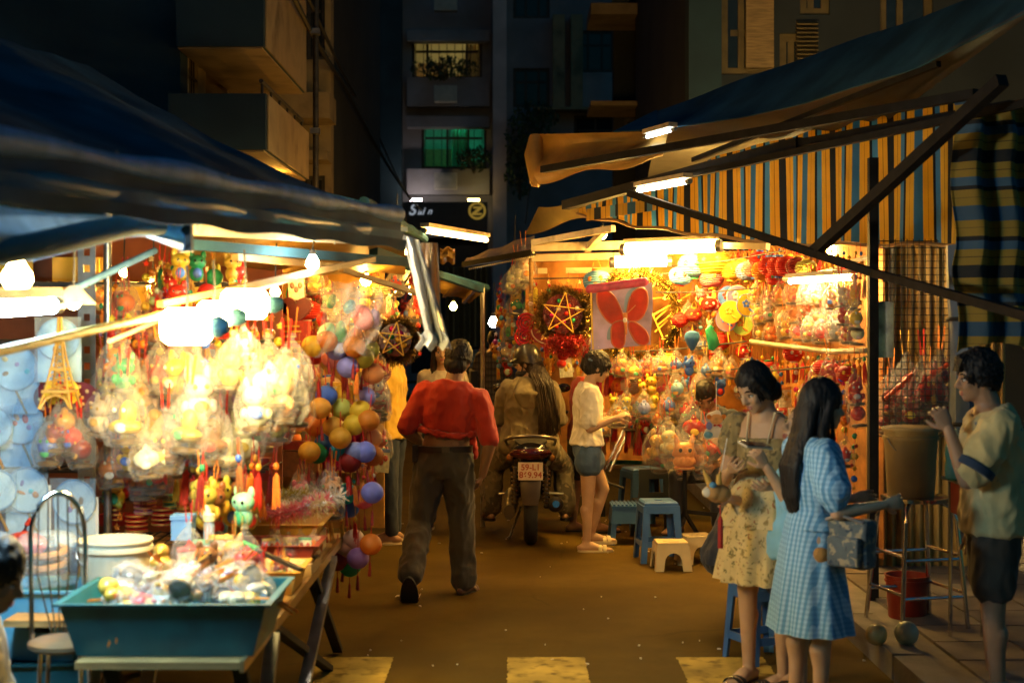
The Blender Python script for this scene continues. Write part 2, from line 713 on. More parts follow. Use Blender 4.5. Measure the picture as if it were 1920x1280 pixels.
# ================================================================ buildings
def facade(mb, x0, x1, z0, z1, y, holes, t=0.3):
    """front wall slab at depth y with rectangular holes, built from butted boxes"""
    xs = sorted({x0, x1, *[h[0] for h in holes], *[h[1] for h in holes]})
    zs = sorted({z0, z1, *[h[2] for h in holes], *[h[3] for h in holes]})
    for i in range(len(xs) - 1):
        j = 0
        while j < len(zs) - 1:
            xm, zm = (xs[i] + xs[i + 1]) / 2, (zs[j] + zs[j + 1]) / 2
            if any(h[0] < xm < h[1] and h[2] < zm < h[3] for h in holes):
                j += 1
                continue
            k = j
            while k + 1 < len(zs) - 1 and not any(h[0] < xm < h[1] and h[2] < (zs[k + 1] + zs[k + 2]) / 2 < h[3] for h in holes):
                k += 1
            mb.span((xs[i], y, zs[j]), (xs[i + 1], y + t, zs[k + 1]))
            j = k + 1


def window(root, x0, x1, z0, z1, y, cols=(.33, .66), bar=.06, pane=None, frame=None, transom=.7, bars=0, room=None):
    """framed window in a hole; frame > mullions and panes as sub-parts"""
    fr = MB()
    for a, b_ in (((x0, z0), (x0 + bar, z1)), ((x1 - bar, z0), (x1, z1))):
        fr.span((a[0], y + .06, a[1]), (b_[0], y + .14, b_[1]))
    fr.span((x0 + bar, y + .06, z0), (x1 - bar, y + .14, z0 + bar))
    fr.span((x0 + bar, y + .06, z1 - bar), (x1 - bar, y + .14, z1))
    w = fr.build('window', frame or M['iron'], root, world=True, smooth=False)
    mu = MB()
    ws = x1 - x0
    for c in cols:
        mu.span((x0 + ws * c - bar * .4, y + .07, z0 + bar), (x0 + ws * c + bar * .4, y + .13, z1 - bar))
    if transom:
        zt = z0 + (z1 - z0) * transom
        ed = [x0 + bar] + [x0 + ws * c for c in cols] + [x1 - bar]
        for a, b_ in zip(ed[:-1], ed[1:]):
            mu.span((a + bar * .4, y + .075, zt - bar * .4), (b_ - bar * .4, y + .125, zt + bar * .4))
    for k in range(bars):
        xx = x0 + ws * (k + .5) / bars
        mu.span((xx - .012, y + .015, z0), (xx + .012, y + .04, z1))
    mo = mu.build('mullion', frame or M['iron'], w, smooth=False)
    for v_ in mo.data.vertices:
        v_.co -= WORLD_LOC[root.name]
    if pane:
        pn = MB()
        pn.span((x0 + bar, y + .095, z0 + bar), (x1 - bar, y + .1, z1 - bar))
        po = pn.build('pane', pane, w, smooth=False)
        for v_ in po.data.vertices:
            v_.co -= WORLD_LOC[root.name]
    return w


# ---- near left building with balconies (amber from below)
bA = thing('apartment_building', 'dark corner building at upper left with box balconies above the tarpaulin roof', 'building', (-6, 13.2, 0))
b = MB()
b.span((-12, 13.2, 0), (-3.08, 13.5, 13))
b.build('front_wall', M['wall_blue'], bA, world=True, smooth=False)
b = MB()
zo = ((2.95, 4.25), (5.6, 7.0))
for (y0, y1, z0, z1) in ((13.5, 13.58, 0, 13), (13.58, 13.95, 0, 3.65), (13.58, 13.95, 4.62, 13), (13.95, 14.3, 0, 13), (14.3, 15.4, 0, 2.6),
                         (14.3, 15.4, 4.35, 13), (15.4, 18.9, 0, 13)):
    b.span((-3.5, y0, z0), (-3.08, y1, z1))
b.build('side_wall', M['wall_cream'], bA, world=True, smooth=False)
b = MB()
b.span((-3.3, 13.6, 3.66), (-3.28, 13.93, 4.6))
b.build('pane', mat('amber_pane', (0.5, 0.3, 0.08), 0.3, emis=0.12, ecol=(1, .5, .06)), bA, world=True, smooth=False)
b = MB()
for k in range(5):
    z = 3.75 + k * .19
    b.span((-3.1, 13.585, z), (-3.085, 13.945, z + .02))
for k in range(4):
    y = 13.62 + k * .095
    b.span((-3.12, y, 3.66), (-3.105, y + .015, 4.61))
b.build('window_grille', M['iron'], bA, world=True, smooth=False)
b = MB()
b.span((-3.4, 14.32, 2.62), (-3.36, 15.38, 4.33))
b.build('balcony_door', M['wall_dark'], bA, world=True, smooth=False)
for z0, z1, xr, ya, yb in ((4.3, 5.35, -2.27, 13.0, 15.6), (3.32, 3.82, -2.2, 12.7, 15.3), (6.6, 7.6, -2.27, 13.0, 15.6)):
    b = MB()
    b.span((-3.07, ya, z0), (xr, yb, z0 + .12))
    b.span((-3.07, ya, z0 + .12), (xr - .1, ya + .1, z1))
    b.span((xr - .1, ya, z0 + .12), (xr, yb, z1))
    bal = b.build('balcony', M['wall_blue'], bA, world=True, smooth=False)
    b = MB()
    b.span((-3.06, ya + .02, z0 - .02), (xr - .02, yb - .02, z0 - .003))  # lit underside and street side put into the paler cream
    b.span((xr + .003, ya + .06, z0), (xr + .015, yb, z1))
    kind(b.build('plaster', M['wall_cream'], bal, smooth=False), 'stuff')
    for v_ in bal.children[0].data.vertices:
        v_.co -= WORLD_LOC[bA.name]
    rl = MB()
    rl.tube([(xr - .05, ya + .05, z1 + .12), (xr - .05, yb - .05, z1 + .12)], .02)
    for k in range(6):
        y = ya + .1 + k * (yb - ya - .2) / 5
        rl.tube([(xr - .05, y, z1), (xr - .05, y, z1 + .11)], .012, 6)
    rl.build('handrail', M['iron'], bA, world=True)
# ledges catching light further along the side wall
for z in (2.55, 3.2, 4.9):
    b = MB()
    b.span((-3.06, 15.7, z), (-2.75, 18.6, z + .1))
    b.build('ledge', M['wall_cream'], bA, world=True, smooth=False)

# ---- second left building, amber wall
bB = thing('apartment_building', 'narrow amber lit house wall beyond the balconies, behind the tall pole', 'building', (-3, 19, 0))
b = MB()
facade(b, -4.2, -2.42, 0, 14, 19.0, [(-2.95, -2.5, 3.05, 3.75), (-2.95, -2.5, 5.3, 6.4)], .3)
b.build('front_wall', M['wall_cream'], bB, world=True, smooth=False)
window(bB, -2.95, -2.5, 3.05, 3.75, 19.0, (.5,), .05, M['glass_dark'], transom=0)
window(bB, -2.95, -2.5, 5.3, 6.4, 19.0, (.5,), .05, M['glass_dark'], transom=.6)
b = MB()
b.span((-4.0, 18.3, 4.42), (-2.35, 18.99, 4.75))
b.build('balcony', M['wall_cream'], bB, world=True, smooth=False)
b = MB()
b.span((-4.0, 18.45, 3.9), (-2.4, 18.99, 4.02))
b.build('ledge', M['wall_cream'], bB, world=True, smooth=False)
b = MB()
b.span((-4.2, 19.3, 0), (-2.5, 27, 14))
b.build('side_wall', M['wall_dark'], bB, world=True, smooth=False)

# ---- the block closing the street
dC = 45.0
def XC(px): return (px - CX) / F * dC
def ZC(py): return HC - (py - CY) / F * dC
bC = thing('apartment_building', 'tall dark apartment block closing the street, with two lit windows one above the other', 'building', (0, dC, 0))
b = MB()
holes = [(XC(772), XC(904), ZC(148), ZC(72)), (XC(790), XC(912), ZC(317), ZC(236)), (XC(800), XC(880), ZC(-20), ZC(-80)),
         (XC(962), XC(1030), ZC(205), ZC(132)), (XC(1075), XC(1150), ZC(140), ZC(62)), (XC(1165), XC(1220), ZC(140), ZC(62)),
         (XC(1075), XC(1190), ZC(300), ZC(220)), (XC(962), XC(1030), ZC(40), ZC(-40)),
         (XC(770), XC(915), ZC(700), ZC(445))]
facade(b, XC(690), XC(925), 0, ZC(-300), dC, [h for h in holes if h[1] < XC(925)], .3)
b.build('left_bay', M['wall_grey'], bC, world=True, smooth=False)
b = MB()
facade(b, XC(950), XC(1330), 0, ZC(-300), dC - .4, [h for h in holes if h[0] > XC(950)], .3)
b.build('right_bay', M['wall_grey'], bC, world=True, smooth=False)
b = MB()
b.span((XC(925), dC - 1.0, 0), (XC(950), dC, ZC(-300)))
b.build('pier', mat('pale_pier', (0.62, 0.5, 0.48), 0.85, var=0.2, vscale=.8, dirt=((0.4, 0.32, 0.3), 0.6)), bC, world=True, smooth=False)
b = MB()
b.span((XC(690), dC - .6, 0), (XC(755), dC - .003, ZC(-300)))
b.build('corner_pier', M['wall_blue'], bC, world=True, smooth=False)
for py, ha in ((62, .35), (222, .35), (150, .9), (320, .8)):
    b = MB()
    b.span((XC(765), dC - .5, ZC(py) - ha), (XC(918), dC - .003, ZC(py)))
    b.build('ledge', M['wall_grey'], bC, world=True, smooth=False)
for px in (1035, 1068):
    b = MB()
    b.span((XC(px), dC - 1.0, ZC(210)), (XC(px + 22), dC - .403, ZC(40)))
    b.build('balcony_post', M['wall_cream'], bC, world=True, smooth=False)
b = MB()
b.span((XC(1000), dC - 1.2, ZC(216)), (XC(1250), dC - .403, ZC(211)))
b.build('balcony_slab', M['wall_cream'], bC, world=True, smooth=False)
# rooms behind the two lit windows: real boxes with a bulb in each
for (px0, px1, py0, py1, col, lc, st) in ((760, 915, 155, 40, (0.65, 0.55, 0.32), (1.0, .86, .48), 95), (775, 925, 325, 205, (0.2, 0.62, 0.5), (.12, 1.0, .7), 42)):
    x0, x1, z0, z1 = XC(px0), XC(px1), ZC(py0), ZC(py1)
    b = MB()
    y0, y1 = dC + .32, dC + 3.2
    b.span((x0, y1, z0), (x1, y1 + .1, z1))
    b.span((x0 - .1, y0, z0), (x0, y1, z1))
    b.span((x1, y0, z0), (x1 + .1, y1, z1))
    b.span((x0, y0, z1), (x1, y1, z1 + .1))
    b.span((x0, y0, z0 - .1), (x1, y1, z0))
    b.build('lit_room', mat('room_' + str(px0), col, .8, var=.1), bC, world=True, smooth=False)
    b = MB()
    b.ell((x0 + (x1 - x0) * .62, y0 + .2, z1 - .14), (.11, .11, .11))
    b.build('bulb', lamp_mat('room_bulb_%d' % px0, lc, st), bC, world=True)
    b = MB()
    b.span((x0 + .2, y1 - .5, z0), (x0 + 1.2, y1 - .02, z0 + 1.1))
    b.span((x0 + 1.5, y1 - .7, z0), (x0 + 2.1, y1 - .02, z0 + .7))
    b.build('cupboard', M['wood'], bC, world=True, smooth=False)
clear_win = clear_mat('window_glass', (0.92, 0.97, 0.95), 0.03, 0.05)
window(bC, *holes[0], dC, (.22, .78), .09, clear_win, transom=.68, bars=9)
window(bC, *holes[1], dC, (.4, .72), .09, clear_win, transom=.72, bars=8)
cur = MB()
h = holes[0]
cur.sheet(lambda u, v: V((h[1] - .1 - .45 * u * (1 + .6 * v * v), dC + .5 + .06 * math.sin(u * 25), h[3] - (h[3] - h[2]) * v)), 16, 8)
cur.build('curtain', mat('beige_curtain', (.6, .48, .25), .8, transl=.5), bC, world=True)
cur = MB()
h = holes[1]
cur.sheet(lambda u, v: V((h[0] + .95 + .55 * u, dC + .5 + .05 * math.sin(u * 30), h[3] - (h[3] - h[2]) * v)), 16, 8)
cur.build('curtain', mat('green_curtain', (.15, .75, .55), .8, transl=.6), bC, world=True)
for h in holes[2:-1]:
    window(bC, *h, dC - (.4 if h[0] > XC(950) else 0), (.35, .7), .09, M['glass_dark'], transom=.65)
b = MB()
h = holes[-1]
b.span((h[0], dC + .25, h[2]), (h[1], dC + .29, h[3]))
b.build('shutter', M['wall_dark'], bC, world=True, smooth=False)
# small air conditioner boxes on the facade
for px, py in ((838, 185), (838, 345), (838, 18)):
    b = MB()
    b.box((XC(px), dC - .85, ZC(py)), (.7, .35, .5))
    b.lathe([(.19, 0), (.2, .02)], 14, (XC(px), dC - 1.03, ZC(py)), Matrix.Rotation(PI / 2, 3, 'X'))
    b.build('air_conditioner', mat('ac_white', (.45, .42, .35), .5), bC, world=True, smooth=False)

# shop sign at its foot
sg = thing('shop_sign', 'long dark shop sign with white script and a round gold letter badge', 'sign', (XC(838), dC - 1.6, ZC(440)))
b = MB()
b.span((XC(762), dC - 1.6, ZC(442)), (XC(916), dC - 1.3, ZC(387)))
b.build('board', M['sign_board'], sg, world=True, smooth=False)


def text(body, size, loc, m, parent, name='lettering', rot=(PI / 2, 0, 0), shear=0.0, ext=.01, bold=0.0):
    c = bpy.data.curves.new(name, 'FONT')
    c.body = body
    c.size = size
    c.extrude = ext
    c.shear = shear
    c.offset = bold
    c.align_x = 'CENTER'
    c.align_y = 'CENTER'
    o = bpy.data.objects.new(name, c)
    COL.objects.link(o)
    dg = bpy.context.evaluated_depsgraph_get()
    me = bpy.data.meshes.new_from_object(o.evaluated_get(dg))
    bpy.data.objects.remove(o)
    me.materials.clear()
    me.materials.append(m)
    o = bpy.data.objects.new(name, me)
    COL.objects.link(o)
    o.parent = parent
    o.location = V(loc) - (WORLD_LOC[parent.name] if parent.name in WORLD_LOC else V((0, 0, 0)))
    o.rotation_euler = rot
    return o


text('S', .46, (XC(779), dC - 1.62, ZC(402)), M['sign_white'], sg, shear=.3, bold=.012)
text('ai', .32, (XC(795), dC - 1.62, ZC(404)), M['sign_white'], sg, shear=.35, bold=.006)
text('n', .27, (XC(811), dC - 1.62, ZC(404)), M['sign_white'], sg, shear=.35, bold=.006)
b = MB()
R90 = Matrix.Rotation(PI / 2, 3, 'X')
b.lathe([(.2, 0), (.2, .04), (.27, .04), (.27, 0)], 32, (XC(897), dC - 1.6, ZC(403)), R90, cap=False)
b.build('badge_ring', M['sign_gold'], sg, world=True)
b = MB()
b.prism([(-.12, .13), (.15, .13), (.15, .07), (-.02, -.07), (.14, -.07), (.14, -.13), (-.16, -.13), (-.16, -.07), (.01, .07), (-.12, .07)], .03,
        Matrix.Translation((XC(897), dC - 1.63, ZC(403))))
b.build('badge_letter', M['sign_gold'], sg, world=True, smooth=False)
for px, lc, st in ((785, (1.0, .85, .8), 60), (890, (1.0, .7, .2), 26)):
    b = MB()
    b.box((XC(px), dC - 1.2, ZC(381)), (.35, .12, .06))
    b.build('sign_lamp', lamp_mat('sign_lamp_%d' % px, lc, st), sg, world=True, smooth=False)
    b = MB()
    b.box((XC(px), dC - 1.2, ZC(381) - .08), (.4, .16, .06))
    b.build('lamp_housing', M['iron'], sg, world=True, smooth=False)

# ---- right building, close, with amber shutters
bD = thing('apartment_building', 'dark building at upper right with brown shutters above the blue awning', 'building', (4, 17, 0))
dD = 17.0
def XD(px): return (px - CX) / F * dD
def ZD(py): return HC - (py - CY) / F * dD
b = MB()
hD = [(XD(1352), XD(1450), ZD(140), ZD(-90)), (XD(1462), XD(1520), ZD(150), ZD(62)), (XD(1500), XD(1556), ZD(28), ZD(-90)), (XD(1650), XD(1750), ZD(150), ZD(-50))]
hD[2] = (XD(1500), XD(1556), ZD(28), ZD(-90))
facade(b, XD(1290), XD(2100), 0, 12, dD, hD, .3)
b.build('front_wall', M['wall_dark'], bD, world=True, smooth=False)
b = MB()
b.span((XD(1285), dD - .35, 0), (XD(1345), dD - .003, 12))
b.build('pillar', M['wall_blue'], bD, world=True, smooth=False)
fr_am = mat('amber_frame', (0.15, 0.095, 0.03), .7, var=.25)
for h in hD:
    window(bD, *h, dD, (.4,), .09, M['glass_dark'], fr_am, transom=.35)
b = MB()
b.span((XD(1398), dD - .04, ZD(128)), (XD(1450), dD + .05, ZD(0)))
b.build('shutter', M['wood'], bD, world=True, smooth=False)
b = MB()
for k in range(9):
    b.box((XD(1510), dD - .1, ZD(110 - k * 8)), (.25, .12, .018), Euler((.5, 0, 0)))
b.build('louvre', fr_am, bD, world=True, smooth=False)
b = MB()
b.span((XD(1300), dD + .3, 0), (XD(2100), dD + 8, 12))
b.build('body', M['wall_dark'], bD, world=True, smooth=False)
# mid right building with amber balconies
bE = thing('apartment_building', 'shabby house with amber balcony soffits right of the lit windows', 'building', (3, 26, 0))
b = MB()
def XE(px): return (px - CX) / F * 26
def ZE(py): return HC - (py - CY) / F * 26
facade(b, XE(1150), XE(1330), 0, 12, 26, [(XE(1195), XE(1250), ZE(170), ZE(85)), (XE(1170), XE(1230), ZE(300), ZE(220))], .3)
b.build('front_wall', M['wall_dark'], bE, world=True, smooth=False)
for z_a, z_b in ((58, 38), (220, 212)):
    b = MB()
    b.span((XE(1100), 24.6, ZE(z_a)), (XE(1290), 25.99, ZE(z_b)))
    b.build('balcony', M['wall_cream'], bE, world=True, smooth=False)
b = MB()
b.beam((XE(1140), 25, ZE(55)), (XE(1200), 25, ZE(-60)), .25, .25)
b.build('bracket', M['wall_cream'], bE, world=True, smooth=False)
window(bE, XE(1195), XE(1250), ZE(170), ZE(85), 26, (.5,), .07, M['glass_dark'], fr_am)
window(bE, XE(1170), XE(1230), ZE(300), ZE(220), 26, (.5,), .07, M['glass_dark'])

# dark house behind the left stalls and the dark mouth of the lane
bF = thing('apartment_building', 'unlit lane house in deep shadow behind the left stalls', 'building', (-5, 24, 0))
b = MB()
b.span((-9, 28, 0), (-3.3, 29, 13))
b.build('front_wall', M['wall_dark'], bF, world=True, smooth=False)


# ---------------------------------------------------------------- plants
def leafy(root, name, c, r, n, size, seed):
    rr = random.Random(seed)
    b = MB()
    for k in range(n):
        while True:
            p = V((rr.uniform(-1, 1), rr.uniform(-1, 1), rr.uniform(-1, 1)))
            if 0.25 < p.length < 1 and noise.noise(p * 2.1 + V((seed, 0, 0))) > -0.15:
                break
        p = V((p.x * r[0], p.y * r[1], p.z * r[2])) + V(c)
        s = size * rr.uniform(.6, 1.3)
        e = Euler((rr.uniform(0, 6), rr.uniform(0, 6), rr.uniform(0, 6))).to_matrix()
        i = len(b.v)
        for q in ((-1, 0, 0), (-.3, .35, .06), (1, 0, -.1), (-.3, -.35, .06)):
            b.v.append(p + e @ V(q) * s)
        b.face(i, i + 1, i + 2, i + 3)
    return b.build(name, M['leaf'], root, world=True, smooth=False)


def bush(label, x, y, z, r, n, size, seed, tr=True, cat='plant', nm='potted_plant'):
    t = thing(nm, label, cat, (x, y, z - r[2] * 1.1))
    leafy(t, 'crown', (x, y, z), r, n, size, seed)
    b = MB()
    rr = random.Random(seed + 5)
    for k in range(4):
        b.tube([(x, y, z - r[2] * 1.1), (x + rr.uniform(-.3, .3) * r[0], y, z), (x + rr.uniform(-.8, .8) * r[0], y, z + r[2] * .7)],
               [.03, .02, .01], 6)
    b.build('trunk', M['bark'], t, world=True)
    return t


bush('bushy potted plants on the sill under the upper lit window', XC(835), dC - .9, ZC(138), (1.1, .35, .35), 420, .1, 3)
bush('dark plants on the sill under the green lit window', XC(890), dC - .9, ZC(305), (.6, .35, .4), 260, .1, 4)
bush('dark leafy tree left of the apartment block above the left roof', -4.6, 36, 7.0, (1.1, .9, 2.0), 1300, .15, 5, cat='tree', nm='leafy_tree')
bush('dark creeper growing over the balcony right of the pale pier', XC(1000), dC - 1.3, ZC(265), (.9, .5, 1.1), 700, .12, 6)
bush('scraggly plant on the wall right of the gold sign badge', XC(975), dC - 1.2, ZC(330), (.5, .4, .8), 300, .1, 7)

# ---------------------------------------------------------------- pole and cables
t = thing('utility_pole', 'tall slim pole in front of the amber house wall at upper left', 'pole', (sm(592 - CX, 15.8), 15.8, 0))
b = MB()
x = sm(592 - CX, 15.8)
b.tube([(x, 15.8, 0), (x, 15.8, 8.5)], .033, 10)
b.build('shaft', M['iron'], t, world=True)
for z in (3.9, 5.0):
    b = MB()
    b.box((x, 15.75, z), (.1, .12, .06))
    b.build('clamp', M['steel'], t, world=True, smooth=False)


def cable(label, pts, r):
    b = MB()
    pp = []
    for i in range(len(pts) - 1):
        a, c = V(pts[i]), V(pts[i + 1])
        for k in range(10):
            q = k / 10
            pp.append(a + (c - a) * q - V((0, 0, 1)) * .12 * (c - a).length * q * (1 - q) * .3)
    pp.append(V(pts[-1]))
    b.tube(pp, r, 6)
    o = b.build('overhead_cable', M['cable'], None)
    tag(o, label, 'cable', 'cables hanging over the street')


cable('thick dark cable slanting from the top edge down to the shop sign', [W(548, -10, 14), W(640, 150, 20), W(790, 395, 42)], .028)
cable('thin cable just right of the thick slanting cable', [W(575, -10, 15), W(700, 230, 28), W(770, 372, 43)], .02)
cable('thin vertical cable dropping beside the dark tree at upper left', [W(664, -10, 30), W(668, 130, 30)], .02)
cable('faint cable between the pale pier and the awning tip', [W(1000, 290, 40), W(985, 420, 40)], .02)
# ================================================================ lamps
COOL, WARM, AMBER = (1.0, 0.68, 0.22), (1.0, 0.52, 0.09), (1.0, 0.46, 0.06)
L_COOL = lamp_mat('lamp_cool', COOL, 270)
L_TUBE = lamp_mat('lamp_tube', (1.0, 0.56, 0.11), 330)
L_TUBE_COOL = lamp_mat('lamp_tube_cool', (0.42, 0.76, 1.0), 520)
L_BACK = lamp_mat('lamp_behind_tarp', (1.0, .74, .28), 420)
L_WARM = lamp_mat('lamp_warm', WARM, 420)
L_AMBER = lamp_mat('lamp_amber', AMBER, 520)


def led_lamp(px, py, d, L, r, label, m=None, ang=0.0, cord=.16):
    p = W(px, py, d)
    t = thing('led_lamp', label, 'lamp', p, ang, 'bright lamps hung over the left stall')
    b = MB()
    R = Matrix.Rotation(PI / 2, 3, 'Y')
    b.lathe([(r * .2, -L / 2), (r * .75, -L / 2 + r * .1), (r, -L / 2 + r * .4), (r, L / 2 - r * .4), (r * .75, L / 2 - r * .1), (r * .2, L / 2)], 20, R=R)
    b.build('bulb', m or L_COOL, t)
    b = MB()
    b.lathe([(r * .55, L / 2), (r * .6, L / 2 + .03), (r * .35, L / 2 + .06)], 14, R=R)
    b.build('socket', M['tarp_blue'], t)
    b = MB()
    b.tube([(0, 0, r), (0.005, 0, r + .06), (0, 0, r + cord)], .004, 6)
    b.build('cord', M['cable'], t)
    return t


led_lamp(350, 612, 5.3, .19, .068, 'big white tube shaped lamp hanging lowest of the three over the left stall')
led_lamp(400, 594, 5.5, .13, .06, 'white lamp in the middle of the three big ones over the left stall', ang=.3)
led_lamp(458, 570, 5.75, .19, .06, 'big white lamp nearest the butterfly side, hanging highest of three over the left stall', ang=.2)


def bulb(px, py, d, r, label, m=None, shade=None, cord=.3):
    p = W(px, py, d)
    t = thing('light_bulb', label, 'lamp', p, 0, 'bare bulbs in the stalls')
    b = MB()
    b.lathe([(r * .1, -r), (r * .6, -r * .8), (r, -r * .15), (r * .95, r * .3), (r * .5, r * 1.0), (r * .4, r * 1.25)], 16)
    b.build('bulb', m or L_WARM, t)
    b = MB()
    b.lathe([(r * .42, r * 1.25), (r * .45, r * 2.0), (r * .2, r * 2.2)], 10)
    b.build('socket', M['black'], t)
    b = MB()
    b.tube([(0, 0, r * 2.2), (.01, 0, r * 2.2 + cord)], .004, 6)
    b.build('cord', M['cable'], t)
    if shade:
        b = MB()
        b.lathe([(r * .6, r * 2.2), (r * 1.2, r * 1.7), (r * 3.0, -r * .3), (r * 2.9, -r * .3), (r * 1.1, r * 1.55), (r * .55, r * 2.1)], 18, cap=False)
        b.build('lamp_shade', mat('lamp_shade', (.8, .72, .6), .5, transl=.4), t)
    return t


bulb(32, 522, 4.9, .052, 'round white globe bulb glowing above the pale blue hand fans', L_COOL)
bulb(138, 566, 5.4, .028, 'bulb under a pale cone shade beside the perforated steel upright', L_COOL, True)
bulb(232, 512, 7.4, .022, 'tiny white bulb in front of the yellow sheet at the rack top', L_WARM)
bulb(286, 536, 7.6, .026, 'small bulb in the middle of the rack top before the yellow sheet', L_WARM)
bulb(516, 548, 7.4, .026, 'small bulb just right of the highest big white lamp', L_WARM)
bulb(508, 522, 8.4, .02, 'small far bulb above the red heart boxes', L_WARM)
bulb(604, 506, 9.6, .03, 'warm bulb against the yellow back wall left of the balloon bundle', L_WARM)
bulb(686, 526, 9.2, .036, 'warm bulb glowing directly over the glossy balloon bundle', L_WARM)
bulb(706, 560, 10.4, .03, 'warm bulb glowing behind the balloon bundle by the star wreath', L_WARM)
bulb(770, 545, 12.5, .03, 'warm bulb seen beside the hanging white plastic strip', L_WARM)
bulb(925, 605, 14.5, .05, 'white glowing lamp at the far end of the right stalls', lamp_mat('lamp_far', (1, .93, .8), 60))
bulb(515, 345, 14.3, .05, 'amber bulb hung low beneath the upper left balconies', lamp_mat('lamp_hood', AMBER, 150), None, .1)
bulb(586, 494, 6.8, .032, 'added bulb among the roof bars, brightening the paper ball column', lamp_mat('lamp_bars', (1, .85, .6), 700), None, .06)  # bulb added to brighten the column of paper balls
bulb(760, 470, 15.0, .04, 'amber bulb in the lane roofs left of the white plastic strip', L_AMBER)
bulb(965, 470, 15.5, .04, 'amber bulb behind the fringe of the right stall roof', L_AMBER)
bulb(850, 575, 20, .05, 'amber bulb deep in the lane above the distant motorbike', L_AMBER)


def tube_lamp(a, b_, r, label, m, housing=True):
    a, b_ = V(a), V(b_)
    t = thing('tube_lamp', label, 'lamp', (a + b_) / 2, 0, 'tube lamps under the stall roofs')
    b = MB()
    b.tube([a, a + (b_ - a) * .5, b_], r, 12)
    b.build('tube', m, t, world=True)
    if housing:
        b = MB()
        up = V((0, 0, r + .022))
        b.beam(a + up, b_ + up, .07, .03, (0, 0, 1))
        b.build('housing', M['beam_cream'], t, world=True, smooth=False)
    b = MB()
    for e, s in ((a, 1), (b_, -1)):
        n = (b_ - a).normalized() * s
        b.tube([e - n * .03, e + n * .012], r * 1.08, 12)
    kind(b.build('end_cap', M['steel'], t, world=True), 'stuff')
    return t


tube_lamp(W(-160, 585, 4.2), W(100, 573, 4.9), .026, 'cool white tube lamp running off the left edge under the tarpaulin', L_TUBE_COOL)
tube_lamp(W(1172, 468, 11.35), W(1346, 461, 11.0), .046, 'longest blazing tube lamp under the striped tarp of the right stall', L_TUBE)
tube_lamp(W(1150, 492, 11.6), W(1252, 490, 11.6), .04, 'shorter blazing tube lamp just below the longest one, above the tinsel ring', L_TUBE)
tube_lamp(W(1196, 357, 10.0), W(1290, 340, 9.3), .018, 'slim tilted tube lamp on the dark awning bar above the striped tarp', lamp_mat('lamp_slim', (1, .8, .5), 28))
tube_lamp(W(1212, 257, 9.9), W(1262, 243, 9.6), .013, 'short glowing tube added for a reflection on the blue awning tip', lamp_mat('glow_tip_reflection', (.85, .95, 1.0), 14))  # added glow standing for a reflection on the awning cloth
tube_lamp(W(796, 432, 10.6), W(912, 450, 12.2), .02, 'warm tube lamp jutting from the left roof below the shop sign', lamp_mat('lamp_lane', (1, .62, .2), 40))
tube_lamp(W(1480, 528, 9.9), W(1600, 520, 9.2), .016, 'thin tube lamp tucked behind the curved rail of bagged lanterns', lamp_mat('lamp_rail', (1, .66, .25), 420))

# warm lamps hung along both rows of roofs, seen or half hidden in the clutter
for px, py, d, lab in ((742, 470, 9.5, 'amber bulb tucked beneath the left roof edge near the roof corner'),
                       (1130, 440, 12.3, 'amber bulb tucked behind the cream beams of the right stall'),
                       (1560, 470, 10.3, 'amber bulb at the foot of the striped tarp near the dark bar crossing')):
    bulb(px, py, d, .038, lab, L_AMBER)


# ================================================================ left stall
def lp(t, dz=0.0, dx=0.0, dy=0.0):
    a, b_ = W(0, 292, 3.5), W(745, 418, 6.6)
    return a + (b_ - a) * t + V((dx, dy, dz))


M['tarp_slate'] = mat('slate_tarp', (.05, .16, .24), .8, var=.3, vscale=4, bump=.5, bscale=140, spec=.15)
ls = thing('market_stall', 'left market stall with a dark blue tarpaulin roof and rolled edge coloured as lit', 'stall', (-2.6, 6.5, 0))
b = MB()


def roof_pt(u, v):
    t = -.45 + 1.45 * u
    p = lp(t) + V((-1.75, 1.05, .92)) * v
    sag = .02 * math.sin(u * 19) * math.sin(v * PI) - .05 * math.sin(v * PI) * (0.5 + .5 * math.cos(u * 12.6))
    p.z += sag + .015 * noise.noise(V((u * 20, v * 8, 1)))
    return p


b.sheet(roof_pt, 60, 16, .006)
b.build('roof_tarpaulin', M['tarp_blue'], ls, world=True)
b = MB()
pts = [lp(-.45 + 1.45 * i / 30, .004 * math.sin(i * 1.3) + .035, 0, -.02) for i in range(31)]
b.tube(pts, [.034 + .008 * math.sin(i * .9) for i in range(31)], 10)
b.build('rolled_edge', M['tarp_pale'], ls, world=True)
b = MB()
pts = [lp(-.45 + 1.3 * i / 30, .004 * math.sin(i * 1.7) - .055, .01, -.03) for i in range(31)]
b.tube(pts, [.024 + .007 * math.sin(i * 1.1) for i in range(31)], 10)
b.build('rolled_edge', mat('lit_teal_tarp', (.06, .24, .34), .4, var=.2, transl=.2), ls, world=True)  # second highlight streak along the edge put into the teal colour
b = MB()
for z0, z1, off, mm, w1 in ((.03, -.045, .0, 'tarp_blue', 37), (-.04, -.085, .012, 'tarp_slate', 61), (-.08, -.125, .024, 'tarp_blue', 29)):
    b = MB()
    b.sheet(lambda u, v: lp(-.45 + 1.45 * u, z0 + (z1 - z0) * v + .006 * math.sin(u * w1 * 1.7) * v, .02 + off + .012 * math.sin(u * w1) * v, -off), 90, 4, .004)
    b.build('valance', M[mm], ls, world=True)
for k in range(16):
    b = MB()
    c = lp(-.2 + 1.18 * k / 15, 0, -.012, -.03)
    b.tube([c + V((0, 0, .07)), c + V((.012, -.02, .03)), c + V((0, 0, -.05)), c + V((.01, -.004, -.05 - .1 * (k * 7 % 5) / 5))], .004, 5)
    b.build('tie_rope', mat('tie_rope', (.3, .26, .2), .9), ls, world=True)
